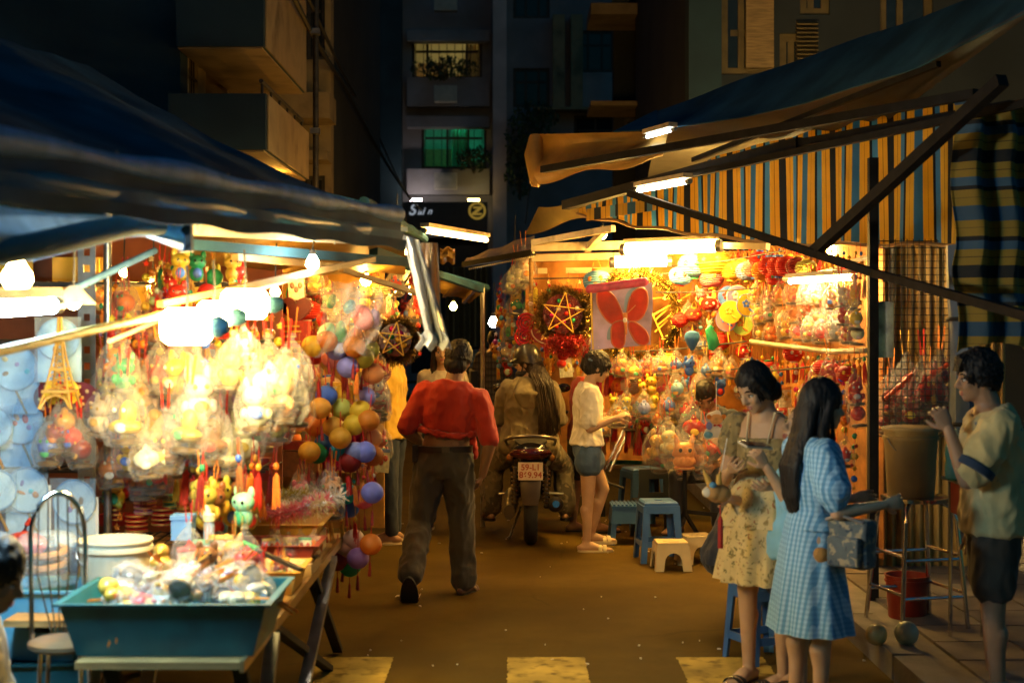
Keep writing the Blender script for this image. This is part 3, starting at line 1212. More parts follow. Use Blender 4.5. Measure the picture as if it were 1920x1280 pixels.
# folded flaps at the near corner
b = MB()
b.sheet(lambda u, v: W(-60 + 300 * u, 372 + 45 * u + (88 - 66 * u) * v + 6 * math.sin(v * 6 + u * 5), 3.75 + u * .95 + .05 * math.sin(v * 5)), 24, 10, .004)
b.build('flap', mat('white_plastic_sheet', (.58, .70, .82), .35, var=.3, vscale=7, bump=.4, bscale=14, transl=.6), ls, world=True)
b = MB()
b.tube([W(-60, 482, 3.8), W(60, 462, 4.05), W(160, 440, 4.35), W(238, 424, 4.6), W(300, 425, 4.8)], [.035, .04, .042, .036, .03], 12)
b.build('rolled_flap', M['tarp_blue'], ls, world=True)
b = MB()
b.sheet(lambda u, v: W(240 + 105 * u, 424 - 4 * u + (6 + 44 * u) * v, 4.65 + .3 * u + .03 * math.sin(v * 7)), 12, 8, .004)
b.build('corner_flap', M['tarp_pale'], ls, world=True)
b = MB()
b.beam(W(347, 396, 4.98), W(349, 472, 4.98), .045, .045)
b.build('hanger_block', M['beam_dark'], ls, world=True, smooth=False)
# frame bars beneath the roof
bars = ((350, 430, 5.9, 760, 455, 8.1, .05, 'beam_cream'), (350, 458, 6.2, 770, 492, 8.3, .05, 'tarp_blue'), (440, 482, 6.5, 640, 500, 8.0, .035, 'wood'),
        (300, 570, 5.6, 700, 486, 7.6, .03, 'wood'), (640, 505, 7.8, 790, 552, 8.6, .03, 'wood'), (440, 555, 6.6, 660, 490, 7.7, .02, 'beam_cream'),
        (360, 414, 5.8, 760, 430, 8.0, .03, 'tarp_pale'), (700, 470, 8.2, 905, 545, 12.5, .05, 'tarp_blue'))
for x0, y0, d0, x1, y1, d1, w, mm in bars:
    b = MB()
    b.beam(W(x0, y0, d0), W(x1, y1, d1), w, w * .9)
    b.build('roof_bar', M[mm], ls, world=True, smooth=False)
# inside ceiling cloth seen from below
b = MB()
b.sheet(lambda u, v: W(360 + 400 * u, 425 + 18 * u + 75 * v + 5 * math.sin(u * 9 + v * 3), 6.0 + 2.1 * u + 1.6 * v + .05 * math.sin(u * 14)), 30, 10, .004)
b.build('ceiling_cloth', M['tarp_tan'], ls, world=True)
# slanting struts
for x0, y0, d0, x1, y1, d1, r, mm in ((-40, 668, 4.2, 300, 590, 5.3, .016, M['tarp_tan']), (100, 560, 5.6, 290, 470, 6.6, .016, M['tarp_pale']),
                                      (205, 640, 5.9, 300, 600, 6.4, .011, mat('pink_bar', (.8, .5, .35), .5))):
    b = MB()
    b.tube([W(x0, y0, d0), W((x0 + x1) / 2, (y0 + y1) / 2, (d0 + d1) / 2), W(x1, y1, d1)], r, 10)
    b.build('strut', mm, ls, world=True)
b = MB()
for px, d in ((202, 6.9),):
    b = MB()
    p = W(px, 500, d)
    b.tube([(p.x, p.y, 0), (p.x, p.y, 2.32 if px < 700 else 2.25)], .02, 10)
    b.build('post', M['steel'], ls, world=True)

# hanging rolled plastic strip at the roof corner
t = thing('plastic_strip', 'long white and clear plastic strip hanging from the left roof corner', 'plastic sheet', W(795, 440, 6.8))
b = MB()
b.sheet(lambda u, v: W(755 + 48 * v + 30 * u + 14 * u * v, 440 + 205 * v + 10 * u, 6.8 + .04 * math.sin(u * 12 + v * 3)), 16, 26, .004)
b.build('sheet', mat('milky_plastic', (.8, .84, .9), .3, var=.1, transl=.45), t, world=True)
b = MB()
b.sheet(lambda u, v: W(790 + 30 * u + 8 * v, 455 + 180 * v, 6.86 + .05 * math.sin(u * 9 + v * 2)), 10, 20, .004)
b.build('fold', mat('warm_plastic', (.85, .72, .55), .3, var=.1, transl=.4), t, world=True)
b = MB()
b.sheet(lambda u, v: W(783 + 52 * u + 6 * math.sin(v * 4), 622 + 30 * v + 6 * math.sin(u * 14), 6.78 + .05 * math.sin(u * 11)), 14, 6, .004)
b.build('frayed_end', mat('milky_plastic', (.8, .84, .9)), t, world=True)

# rack with perforated uprights at the back of the stall
rk = thing('display_rack', 'perforated steel rack with wire shelves along the back of the left stall', 'rack', (-2.2, 7.7, 0))
for px, d in ((163, 7.0), (-60, 7.3), (400, 8.2), (478, 8.4)):
    p = W(px, 600, d)
    b = MB()
    for k in range(27):
        z = .15 + k * .08
        b.box((p.x, p.y, z), (.085, .006, .045))
        if k < 26:
            for s in (-1, 1):
                b.box((p.x + s * .029, p.y, z + .04), (.027, .006, .035))
    b.span((p.x - .045, p.y, .1), (p.x - .039, p.y + .04, 2.3))
    b.build('upright', M['steel'], rk, world=True, smooth=False)
for py, dz in ((640, 0), (875, 0), (1008, 0), (534, 0)):
    b = MB()
    z = W(0, py, 7.6).z
    for k in range(4):
        b.box((-2.15, 7.35 + k * .14, z), (1.75, .012, .012))
    for k in range(30):
        b.box((-3.0 + k * .06, 7.56, z + .009), (.006, .44, .006))
    kind(b.build('wire_shelf', M['iron'], rk, world=True, smooth=False), 'stuff')
b = MB()
b.span((-3.2, 8.35, .3), (-1.35, 8.38, 2.35))
b.build('back_panel', mat('brown_red_board', (.34, .09, .025), .7, var=.35, vscale=3), rk, world=True, smooth=False)
for x0, x1, y0, y1, d, lab in ((98, 192, 482, 562, 7.9, 0), (194, 296, 528, 582, 8.0, 0), (-40, 60, 470, 556, 7.9, 0), (306, 380, 520, 570, 8.1, 0)):
    p, q = W(x0, y1, d), W(x1, y0, d)
    b = MB()
    b.sheet(lambda u, v: V((p.x + (q.x - p.x) * u, d + .015 * math.sin(u * 8), p.z + (q.z - p.z) * v)), 10, 4, .004)
    o = b.build('yellow_sheet', M['yellow_sheet'], rk, world=True)
# second rack behind, further up the lane
rk2 = thing('display_rack', 'amber lit back wall of goods in the stall behind the balloon bundle', 'rack', (-2.1, 10.6, 0))
b = MB()
b.span((-2.35, 10.9, .2), (-.98, 10.95, 2.3))
b.build('back_panel', mat('ochre_board', (.6, .32, .06), .7, var=.4, vscale=5), rk2, world=True, smooth=False)
for py in (505, 640, 760, 880):
    z = W(0, py, 10.7).z
    b = MB()
    b.span((-2.3, 10.5, z - .012), (-1.0, 10.89, z))
    b.build('shelf', M['wood'], rk2, world=True, smooth=False)

# folding tables of the left stall
TZ = .62
for xl, ya, yb, lab, legs in ((-1.47, 4.78, 5.42, 'near folding table under the teal tray, its dark legs crossed', ((4.85, 5.35), (5.35, 4.85))),
                              (-1.95, 5.45, 7.75, 'long folding market table behind the teal tray, carrying the yellow trays', ((5.5, 7.2), (7.1, 5.7), (6.6, 7.6)))):
    tb = thing('folding_table', lab, 'table', ((xl - .9) / 2, (ya + yb) / 2, 0))
    b = MB()
    b.span((xl, ya, TZ - .025), (-.915, yb, TZ))
    b.build('table_top', M['wood'], tb, world=True, smooth=False)
    b = MB()
    b.span((-.915, ya, TZ - .035), (-.9, yb, TZ + .005))
    b.build('metal_edge', mat('brass_edge', (.6, .42, .18), .35, .8), tb, world=True, smooth=False)
    for xa in (-.93, xl + .1):
        for i, (y0, y1) in enumerate(legs):
            b = MB()
            b.beam((xa + .032 * (i % 2), y0, TZ - .03), (xa + .032 * (i % 2), y1, .015), .028, .05, (1, 0, 0))
            b.build('leg', M['beam_dark'] if i != 1 else M['steel'], tb, world=True, smooth=False)

# ================================================================ lane roofs further back (left)
t = thing('market_stall', 'farther left stall roof of amber sheeting jutting into the lane', 'stall', W(860, 540, 13))
b = MB()
b.sheet(lambda u, v: W(735 + 175 * u - 30 * v * u, 492 + 48 * u + 26 * v + 3 * math.sin(u * 20), 11 + 1.5 * u + 1.2 * v), 20, 8, .005)
b.build('roof_sheet', M['tarp_tan'], t, world=True)
for k in range(5):
    b = MB()
    b.beam(W(740 + k * 38, 497 + k * 10.5, 11.2 + k * .35), W(725 + k * 36, 522 + k * 11, 12.5 + k * .3), .03, .03)
    b.build('rafter', M['wood'], t, world=True, smooth=False)
b = MB()
b.tube([W(735, 490, 11), W(912, 540, 12.5)], .035, 10)
b.build('front_pole', M['tarp_blue'], t, world=True)
b = MB()
b.sheet(lambda u, v: W(825 + 28 * u, 465 + 28 * v + 3 * math.sin(u * 9), 12.5 + .1 * math.sin(v * 8)), 8, 8, .005)
b.build('hanging_cloth', M['tarp_tan'], t, world=True)
for px in (738, 905):
    p = W(px, 540, 12.4)
    b = MB()
    b.tube([(p.x, p.y, 0), (p.x, p.y, 2.1)], .02, 8)
    b.build('post', M['steel'], t, world=True)
# dark hanging blue drapes in the lane
t = thing('curtain', 'dark blue drapes hanging across the lane beyond the stalls', 'curtain', W(870, 560, 24))
b = MB()
b.sheet(lambda u, v: W(835 + 85 * u, 500 + 150 * v, 24 + .15 * math.sin(u * 26)), 40, 6, .006)
b.build('cloth', mat('dark_blue_drape', (.03, .06, .1), .8), t, world=True)

t = thing('market_stall', 'second left stall roof of dark tarpaulin behind the nearest left roof', 'stall', (-1.8, 9, 0))
b = MB()
b.sheet(lambda u, v: V((-.78 - 2.2 * v + .1 * u, 7.5 + 3.6 * u, 2.40 + .55 * v + .02 * math.sin(u * 17) * math.sin(v * PI) + .03 * u)), 30, 12, .006)
b.build('roof_tarpaulin', M['tarp_blue'], t, world=True)
b = MB()
b.tube([(-.78 + .1 * q, 7.5 + 3.6 * q, 2.40 + .03 * q + .006 * math.sin(q * 30)) for q in np.linspace(0, 1, 16)], .03, 8)
b.build('edge_pole', M['tarp_blue'], t, world=True)
for y in (7.6, 11.0):
    b = MB()
    b.tube([(-2.9, y, 0), (-2.9, y, 2.9)] if y > 8 else [(-2.9, y, 0), (-2.9, y, 2.9)], .018, 8)
    b.build('post', M['steel'], t, world=True)

# ================================================================ right stall
rs = thing('market_stall', 'right market stall with blue and gold striped tarp and a slate blue awning', 'stall', (2.2, 9.5, 0))
b = MB()
lo0, lo1 = W(1085, 398, 11.6), W(1812, 455, 8.7)
hi0, hi1 = W(1185, 372, 11.0), W(1812, 184, 8.3)
tl = thing('striped_tarp', 'backlit blue, gold and black striped tarp hanging in folds above the right goods', 'tarpaulin', lo0, math.atan2((lo1 - lo0).y, (lo1 - lo0).x))
Rinv = Matrix.Rotation(-math.atan2((lo1 - lo0).y, (lo1 - lo0).x), 3, 'Z')


def tarp_pt(u, v):
    lo = lo0 + (lo1 - lo0) * u
    top = W(1085 + 727 * u, 0, lo.y).copy()
    px = 1085 + 727 * u + 10 * v
    py_lo = 398 + 57 * min(1, u * 1.6) ** .8 + 3 * math.sin(u * 40)
    py_hi = 392 - 212 * u ** .9
    q = Rinv @ (lo - lo0)
    q.y = .035 * math.sin(u * 55) * (1 - .5 * v) + .02 * math.sin(u * 23)
    q.x += .05 * v * u
    q.z = W(px, py_lo + (py_hi - py_lo) * v, lo.y).z - lo0.z
    return q


b.sheet(tarp_pt, 150, 14, .004)
b.build('cloth', M['tarp_stripe'], tl)
b = MB()
b.tube([tarp_pt(i / 24, .0) + V((0, -.02, -.012)) for i in range(25)], .012, 8)
b.build('hem_rod', M['wood'], tl)
# awning of slate blue cloth on top
b = MB()
AWX = (1232, 1280, 1394, 1515, 1616, 1717, 1817, 1920, 2010)
AWL = (243, 235, 222, 191, 161, 128, 80, 25, -25)
AWU = (209, 191, 149, 106, 71, 36, 0, -45, -85)


def aw(u, v):
    px = 1232 + 778 * u
    d_ = 9.9 - 4.1 * u
    lo_, hi_ = np.interp(px, AWX, AWL), np.interp(px, AWX, AWU)
    return W(px, lo_ + (hi_ - lo_) * v + 1.5 * math.sin(u * 23), d_ + .75 * v)


def aw2(u, v):
    px = 1150 + 82 * u
    return W(px, 247 - 4 * u - (37 * u) * v, 10.2 - .3 * u + .75 * v * u)


b.sheet(aw, 60, 8, .006)
b.sheet(aw2, 10, 8, .006)
b.build('awning_cloth', M['tarp_blue'], rs, world=True)
b = MB()
b.sheet(lambda u, v: aw(u, 0) + (V((aw(u, 0).x + .5, 16.8, 2.98)) - aw(u, 0)) * (.004 + .996 * v) + V((0, 0, .02 * math.sin(u * 30) * math.sin(v * PI) + .012)), 40, 10, .006)
b.build('roof_cloth', mat('dark_roof_cloth', (.028, .026, .024), .7, var=.3), rs, world=True)
b = MB()
b.sheet(lambda u, v: W(1003 + 250 * u - 10 * v, 252 - 6 * u + (92 - 40 * u) * v + 6 * math.sin(u * 11) * v, 10.9 - 1.2 * u + .12 * math.sin(v * 6)), 30, 12, .005)
b.build('awning_end', M['tarp_tan'], rs, world=True)
b = MB()
b.tube([W(1005, 256, 10.9), W(1000, 290, 10.85), W(1006, 330, 10.8), W(1003, 350, 10.8)], [.05, .07, .06, .03], 12)
b.build('awning_roll', M['tarp_tan'], rs, world=True)
for x0, x1, d0, d1, w in ((1300, 1520, 12.6, 12.2, 'left'), (1600, 1850, 11.2, 10.4, 'right')):
    tube_lamp(W(x0, 330, d0), W(x1, 318, d1), .03, 'tube lamp glowing through the %s half of the striped tarp' % w, L_BACK)
# dark frame members
for x0, y0, d0, x1, y1, d1, w in ((1018, 318, 10.4, 1830, 176, 7.2, .05), (1180, 362, 9.7, 1640, 512, 8.0, .045), (1640, 512, 8.0, 1960, 602, 6.6, .045),
                                  (1525, 474, 8.4, 1880, 150, 6.8, .06), (1060, 385, 11.3, 1500, 268, 9.0, .07), (1500, 268, 9.0, 1900, 196, 7.5, .045),
                                  (1300, 300, 9.5, 1760, 120, 7.2, .03), (1210, 345, 9.9, 1940, 190, 7.0, .04)):
    b = MB()
    b.beam(W(x0, y0, d0), W(x1, y1, d1), w, w)
    b.build('awning_arm', M['beam_dark'], rs, world=True, smooth=False)
b = MB()
p = W(1637, 600, 8.5)
b.beam((p.x, p.y, .1), (p.x, p.y, 2.75), .055, .055)
b.build('post', M['beam_dark'], rs, world=True, smooth=False)
# tan sheet roof over the far part, under the awning
b = MB()
b.sheet(lambda u, v: W(985 + 220 * u + 25 * v, 440 - 62 * u - 52 * v + 30 * v * u + 4 * math.sin(u * 12), 12.8 - 1.6 * u - .4 * v), 24, 10, .005)
b.build('inner_roof', mat('olive_tarp', (.3, .22, .07), .6, var=.3, vscale=4, bump=.4, bscale=8, transl=.25), rs, world=True)
b = MB()
b.sheet(lambda u, v: W(1100 + 130 * u, 392 - 20 * u + 22 * v, 11.4 - .8 * u + .05 * math.sin(u * 9)), 12, 5, .004)
b.build('inner_valance', M['tarp_stripe'], rs, world=True)
for x0, y0, d0, x1, y1, d1, w in ((1000, 464, 12.4, 1230, 458, 11.8, .07), (1000, 484, 12.6, 1180, 480, 12.2, .06), (1010, 508, 12.9, 1180, 506, 12.6, .05),
                                  (1230, 458, 11.8, 1440, 462, 10.8, .05), (1100, 468, 12.2, 1135, 430, 11.6, .05), (1000, 455, 12.3, 1150, 428, 11.5, .05)):
    b = MB()
    b.beam(W(x0, y0, d0), W(x1, y1, d1), w, w)
    b.build('cream_beam', M['beam_cream'], rs, world=True, smooth=False)
# projecting small roof with beaded fringe at the far end
b = MB()
b.sheet(lambda u, v: W(868 + 134 * u + 8 * v * (1 - u), 494 - 24 * u - (26 + 4 * u) * v * (.4 + .6 * u) + 2 * math.sin(u * 15), 14.0 - 1.4 * u + .8 * v), 20, 6, .005)
b.build('end_roof', M['beam_cream'], rs, world=True)
b = MB()
for k in range(34):
    q = k / 33
    b.ell(W(872 + 128 * q, 491 - 24 * q + 6, 13.9 - 1.4 * q), .012, 6, 4)
    b.ell(W(880 + 120 * q, 491 - 23 * q + 13, 13.9 - 1.4 * q), .009, 6, 4)
kind(b.build('bead_fringe', mat('bead', (.8, .7, .5), .3), rs, world=True), 'stuff')
b = MB()
b.beam(W(870, 496, 13.9), W(1000, 473, 12.5), .05, .05)
b.build('fringe_bar', M['beam_dark'], rs, world=True, smooth=False)
b = MB()
p = W(996, 600, 12.7)
b.tube([(p.x, p.y, 0), (p.x, p.y, 2.4)], .02, 8)
b.build('post', M['wood'], rs, world=True)
# backing panels behind the goods
bk = mat('ochre_cloth', (.42, .17, .035), .8, var=.45, vscale=6, bump=.3, bscale=12)
b = MB()
pA, pB, pC = W(985, 0, 12.9), W(1400, 0, 12.4), W(1660, 0, 9.4)
b.sheet(lambda u, v: V((pA.x + (pB.x - pA.x) * u, pA.y + (pB.y - pA.y) * u + .04 * math.sin(u * 30), .55 + 1.85 * v)), 24, 6, .01)
b.build('backing_cloth', bk, rs, world=True)
b = MB()
b.sheet(lambda u, v: V((pB.x + (pC.x - pB.x) * u, pB.y + (pC.y - pB.y) * u + .03 * math.sin(u * 20), .2 + 2.2 * v)), 20, 6, .01)
b.build('backing_cloth', bk, rs, world=True)
# rails the goods hang from (one curved of wood, others of wire)
b = MB()
b.tube([W(1470, 524, 10.3), W(1520, 516, 9.9), W(1570, 503, 9.5), W(1605, 488, 9.1), W(1636, 480, 8.7)], .016, 8)
b.build('curved_rail', M['beam_cream'], rs, world=True)
b = MB()
b.tube([W(1408, 640, 10.9), W(1450, 646, 10.5), W(1500, 652, 10.1), W(1560, 659, 9.5), W(1625, 657, 9.0)], .018, 8)
b.build('curved_rail', M['beam_cream'], rs, world=True)
for (x0, y0, d0, x1, y1, d1) in ((1000, 522, 12.3, 1260, 512, 11.8), (1250, 500, 11.8, 1470, 470, 10.4), (1230, 548, 11.8, 1420, 540, 10.9), (1130, 662, 11.9, 1400, 640, 11.2),
                                 (1120, 705, 12, 1400, 690, 11.2), (1120, 780, 12, 1360, 762, 11.4), (1400, 700, 10.9, 1630, 668, 8.9)):
    b = MB()
    b.tube([W(x0, y0, d0), W((x0 + x1) / 2, (y0 + y1) / 2 + 4, (d0 + d1) / 2), W(x1, y1, d1)], .006, 6)
    b.build('hanging_wire', M['iron'], rs, world=True)

# side wall with welded mesh, hanging side curtain and bound blue tarp
mw = thing('mesh_panel', 'welded wire mesh panel between the steel post and the bound blue tarp', 'mesh panel', W(1710, 830, 8.9))
b = MB()
for k in range(13):
    px = 1645 + k * 11.2
    b.tube([W(px, 448, 8.9), W(px, 820, 8.9)], .0028, 5)
for k in range(30):
    py = 452 + k * 12.6
    b.tube([W(1643, py, 8.905), W(1783, py, 8.905)], .0028, 5)
kind(b.build('wire_mesh', M['iron'], mw, world=True), 'stuff')
wl = thing('panel_wall', 'amber lit corrugated wall panels behind the welded wire mesh', 'wall', W(1720, 900, 9.6))
b = MB()


def corr(u, v):
    p = W(1625 + 260 * u, 430, 9.6)
    return V((p.x, 9.6 + .018 * math.sin(u * 95), .1 + 2.35 * v))


b.sheet(corr, 150, 4, .006)
b.build('corrugated_sheet', mat('amber_sheet', (.55, .34, .09), .5, var=.35, vscale=3, bump=.2, dirt=((.25, .14, .05), 3)), wl, world=True)
b = MB()
b.beam(W(1672, 445, 9.5), W(1672, 700, 9.5), .015, .02)
b.build('batten', M['beam_cream'], wl, world=True, smooth=False)

bt = thing('bound_tarp', 'thick dark blue tarp bound upright into a pillar beside the short haired boy', 'tarpaulin', W(1805, 900, 8.0))
b = MB()
pts, rad = [], []
for i in range(22):
    q = i / 21
    pts.append(W(1800 + 26 * q + 3 * math.sin(q * 9), 458 + 560 * q, 8.0))
    rad.append((.075 + .01 * math.sin(q * 11) + .02 * q, .085 + .02 * q))
b.loft(pts, rad, 22, mod=lambda q, th: 1 + .07 * math.sin(th * 7 + q * 5))
b.build('cloth', mat('navy_tarp', (.045, .085, .16), .6, var=.2, bump=.4, bscale=20), bt, world=True)
for q in (.25, .6):
    b = MB()
    p = W(1800 + 26 * q + 3 * math.sin(q * 9), 458 + 560 * q, 8.0)
    b.lathe([(.098, -.012), (.104, 0), (.098, .012)], 20, p)
    b.build('cord', M['cable'], bt, world=True)

p0 = W(1795, 660, 7.6)
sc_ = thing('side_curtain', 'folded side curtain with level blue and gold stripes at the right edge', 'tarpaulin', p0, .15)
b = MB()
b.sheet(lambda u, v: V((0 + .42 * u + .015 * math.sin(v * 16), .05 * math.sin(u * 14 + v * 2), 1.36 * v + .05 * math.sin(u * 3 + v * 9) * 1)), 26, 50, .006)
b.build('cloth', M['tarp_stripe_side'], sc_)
# ================================================================ people
def remesh(mb, name, voxel, smooth=4, factor=.5, fold=0.0, ffreq=(9, 9, 5), seed=0, mats=()):
    """one continuous surface from overlapping closed pieces, with optional cloth folds"""
    me = mb.mesh(name + '_raw', [], smooth=True, sharp=0)
    o = bpy.data.objects.new(name + '_raw', me)
    COL.objects.link(o)
    m = o.modifiers.new('r', 'REMESH')
    m.mode = 'VOXEL'
    m.voxel_size = voxel
    m.use_smooth_shade = True
    if smooth:
        s = o.modifiers.new('s', 'SMOOTH')
        s.iterations = smooth
        s.factor = factor
    dg = bpy.context.evaluated_depsgraph_get()
    out = bpy.data.meshes.new_from_object(o.evaluated_get(dg))
    bpy.data.objects.remove(o)
    bpy.data.meshes.remove(me)
    out.name = name
    if fold:
        n = len(out.vertices)
        co = np.empty(n * 3)
        out.vertices.foreach_get('co', co)
        no = np.empty(n * 3)
        out.vertex_normals.foreach_get('vector', no)
        co = co.reshape(-1, 3)
        no = no.reshape(-1, 3)
        d = np.empty(n)
        sd = V((seed * 3.1, seed * 1.7, seed))
        for i in range(n):
            p = co[i]
            q = V((p[0] * ffreq[0], p[1] * ffreq[1], p[2] * ffreq[2])) + sd
            w = noise.noise_vector(q * .6) * .55
            a = noise.noise(q + w)
            b_ = noise.noise(V((q.y, q.z, q.x)) * 1.9 + w)
            c_ = noise.noise(V((q.z * 2.3, q.x * 2.3, q.y * 2.3)) + w)
            d[i] = (1 - abs(a) * 2.6) * .7 + b_ * .5 + (1 - abs(c_) * 3) * .32
        co += no * (d * fold)[:, None]
        out.vertices.foreach_set('co', co.ravel())
    out.materials.clear()
    for mm in mats if isinstance(mats, (list, tuple)) else [mats]:
        out.materials.append(mm)
    out.update()
    return out


def skin_mat(name, col):
    m = mat(name, col, .5, var=.12, vscale=9, bump=.08, bscale=90, spec=.4)
    m.node_tree.nodes['Principled BSDF'].inputs['Subsurface Weight'].default_value = .12
    m.node_tree.nodes['Principled BSDF'].inputs['Subsurface Radius'].default_value = (.02, .008, .004)
    return m


SK = {'tan': skin_mat('skin_tan', (.40, .22, .12)), 'light': skin_mat('skin_light', (.52, .32, .19)), 'dark': skin_mat('skin_brown', (.30, .16, .085))}
HAIR = mat('hair_black', (.012, .010, .010), .6, var=.5, vscale=30, stretch=(6, 6, .7), spec=.3)
HAIRB = mat('hair_dark_brown', (.030, .018, .010), .6, var=.5, vscale=30, stretch=(6, 6, .7), spec=.3)
EYE = mat('eye', (.012, .010, .010), .15, var=0)
EYEW = mat('eye_white', (.65, .6, .55), .25, var=0)
LIPS = mat('lips', (.36, .11, .08), .4, var=.1)


def cloth(name, col, **k):
    k.setdefault('var', .16)
    return mat(name, col, k.pop('rough', .85), bump=k.pop('bump', .25), bscale=k.pop('bscale', 220), vscale=7, sheen=.15, **k)


def nv(*a):
    return V(a).normalized()


class Body:
    """joints of one figure; local +Y is where it faces, +X its right-hand side"""
    def __init__(s, H, lean=0.0, arms=None, legs=None, head=(0, 0, 0), wide=1.0, female=False, hip=None, twist=0.0, side=0.0, arch=0.0):
        H *= .985
        s.H, s.w, s.fem = H, wide, female
        k = H
        sp = Matrix.Rotation(-lean, 3, 'X') @ Matrix.Rotation(side, 3, 'Y')
        tw = Matrix.Rotation(twist, 3, 'Z')
        s.sp = sp
        s.J = J = {}
        J['pelvis'] = V((0, 0, 0))
        up = sp @ V((0, 0, 1))
        s.up = up
        J['waist'] = V((0, 0, 0)) + up * .085 * k + sp @ V((0, -arch * .3, 0))
        J['chest'] = up * .185 * k + sp @ V((0, -arch, 0))
        J['sho'] = up * .285 * k + sp @ V((0, -arch * .6, 0))
        J['neck'] = up * .315 * k + sp @ V((0, .008 * k, 0))
        hy, hp, hr = head
        s.hR = sp @ tw @ Matrix.Rotation(hy, 3, 'Z') @ Matrix.Rotation(-hp, 3, 'X') @ Matrix.Rotation(hr, 3, 'Y')
        J['skull'] = J['neck'] + sp @ V((0, .012 * k, .03 * k)) + s.hR @ V((0, .01, .055 * k))
        s.sw = (.096 if female else .106) * k * wide
        hw = .052 * k * (wide * .5 + .5)
        arms = arms or {}
        legs = legs or {}
        s.lt, s.ls = .245 * k, .243 * k
        for sd, sg in (('R', 1), ('L', -1)):
            J['S' + sd] = J['sho'] + sp @ tw @ V((sg * s.sw, -.004, -.024 * k))
            U, Fv = arms.get(sd, (nv(sg * .12, -.03, -1), nv(sg * .05, .1, -1)))[:2]
            U, Fv = V(U).normalized(), V(Fv).normalized()
            J['E' + sd] = J['S' + sd] + sp @ U * .176 * k
            J['W' + sd] = J['E' + sd] + sp @ Fv * .15 * k
            hd = arms.get(sd, (0, 0))
            J['D' + sd] = sp @ (V(hd[2]).normalized() if len(hd) > 2 else Fv)
            T, Sh = legs.get(sd, (nv(sg * .04, 0, -1), nv(sg * .02, -.03, -1)))[:2]
            J['H' + sd] = V((sg * hw, 0, -.01 * k))
            J['K' + sd] = J['H' + sd] + V(T).normalized() * s.lt
            J['A' + sd] = J['K' + sd] + V(Sh).normalized() * s.ls
            lg = legs.get(sd, (0, 0))
            J['F' + sd] = V(lg[2]).normalized() if len(lg) > 2 else nv(sg * .15, 1, -.05)
        low = min(J['AR'].z - (.042 * k if J['FR'].z > -.5 else .13 * k), J['AL'].z - (.042 * k if J['FL'].z > -.5 else .13 * k))
        s.h = -low if hip is None else hip
        for n in list(J):
            if n[0] not in 'DF':
                J[n] = J[n] + V((0, 0, s.h))

    def torso(s, mb, z0=-.05, z1=.315, infl=0.0, waist=1.0, belly=0.0, mod=None, flare=0.0, n=20):
        k, w = s.H, s.w
        J = s.J
        if s.fem:
            st = [(-.07, .055, .085), (-.04, .066, .103), (0, .068, .104), (.04, .06, .094), (.09, .052, .078), (.14, .056, .083), (.19, .064, .092),
                  (.235, .058, .098), (.275, .046, .096), (.3, .036, .062), (.318, .03, .036)]
        else:
            st = [(-.07, .055, .085), (-.04, .066, .1), (0, .068, .102), (.04, .064, .097), (.09, .06, .09), (.14, .063, .097), (.19, .068, .108),
                  (.235, .064, .114), (.275, .05, .108), (.3, .04, .07), (.318, .034, .04)]
        key = [(0, 'pelvis'), (.085, 'waist'), (.185, 'chest'), (.285, 'sho'), (.315, 'neck')]
        pts, rad = [], []
        zs = sorted({z0, z1, *[a for a, _, _ in st if z0 < a < z1]})
        for z in zs:
            a = np.interp(z, [q[0] for q in st], [q[1] for q in st])
            b_ = np.interp(z, [q[0] for q in st], [q[2] for q in st])
            if z <= 0:
                p = J['pelvis'] + V((0, 0, z * k))
            else:
                for (za, na), (zb, nb) in zip(key[:-1], key[1:]):
                    if za <= z <= zb + 1e-6 or (zb == .315 and z >= za):
                        f = (z - za) / (zb - za)
                        p = J[na].lerp(J[nb], f)
                        break
            fl = flare * max(0, (.14 - z) / .2)
            wf = waist if .02 < z < .16 else 1.0
            pts.append(p)
            rad.append((a * k * wf + infl + fl + (belly * k if 0 < z < .12 else 0), b_ * k * w * wf + infl + fl))
        mb.loft(pts, rad, n, s.sp @ V((0, 1, 0)), mod)

    def arm(s, mb, sd, t=2.0, infl=0.0, cap=True):
        """t: 0..1 down the upper arm, 1..2 down the forearm"""
        k, J = s.H, s.J
        m = (.86 if s.fem else 1.0)
        a, e, w = J['S' + sd], J['E' + sd], J['W' + sd]
        r0, r1, r2 = .033 * k * m + infl, .026 * k * m + infl, .0165 * k * m + infl
        if t <= 1:
            mb.limb(a, a.lerp(e, t), r0, r0 + (r1 - r0) * t + infl * .3, 14, bulge=.03)
        else:
            mb.limb(a, e, r0, r1, 14, bulge=.05)
            q = t - 1
            mb.limb(e, e.lerp(w, q), r1 * .98, r1 + (r2 - r1) * q, 14, bulge=.08)

    def leg(s, mb, sd, t=2.0, infl=0.0, flare=0.0):
        k, J = s.H, s.J
        h, kn, an = J['H' + sd], J['K' + sd], J['A' + sd]
        m = 1.0 if not s.fem else .97
        r0, r1, r2 = .053 * k * m + infl, .034 * k * m + infl, .0215 * k * m + infl
        h2 = h + V((0, 0, -.01))
        if t <= 1:
            mb.limb(h2, h2.lerp(kn, t), r0, r0 + (r1 - r0) * t + flare, 16)
        else:
            mb.limb(h2, kn, r0, r1, 16, bulge=.04)
            q = t - 1
            if infl > .008:
                mb.limb(kn, kn.lerp(an, q), r1, r1 + (r2 - r1) * q + flare, 16)
            else:
                bk = V((0, -1, 0))
                mid = kn.lerp(an, .3 * q) + bk * .012
                mb.limb(kn, kn.lerp(an, q), r1 * .95, r1 * .95 + (r2 - r1) * q, 16)
                mb.limb(mid, kn.lerp(an, .55 * q), .032 * k * m, .024 * k * m, 14)

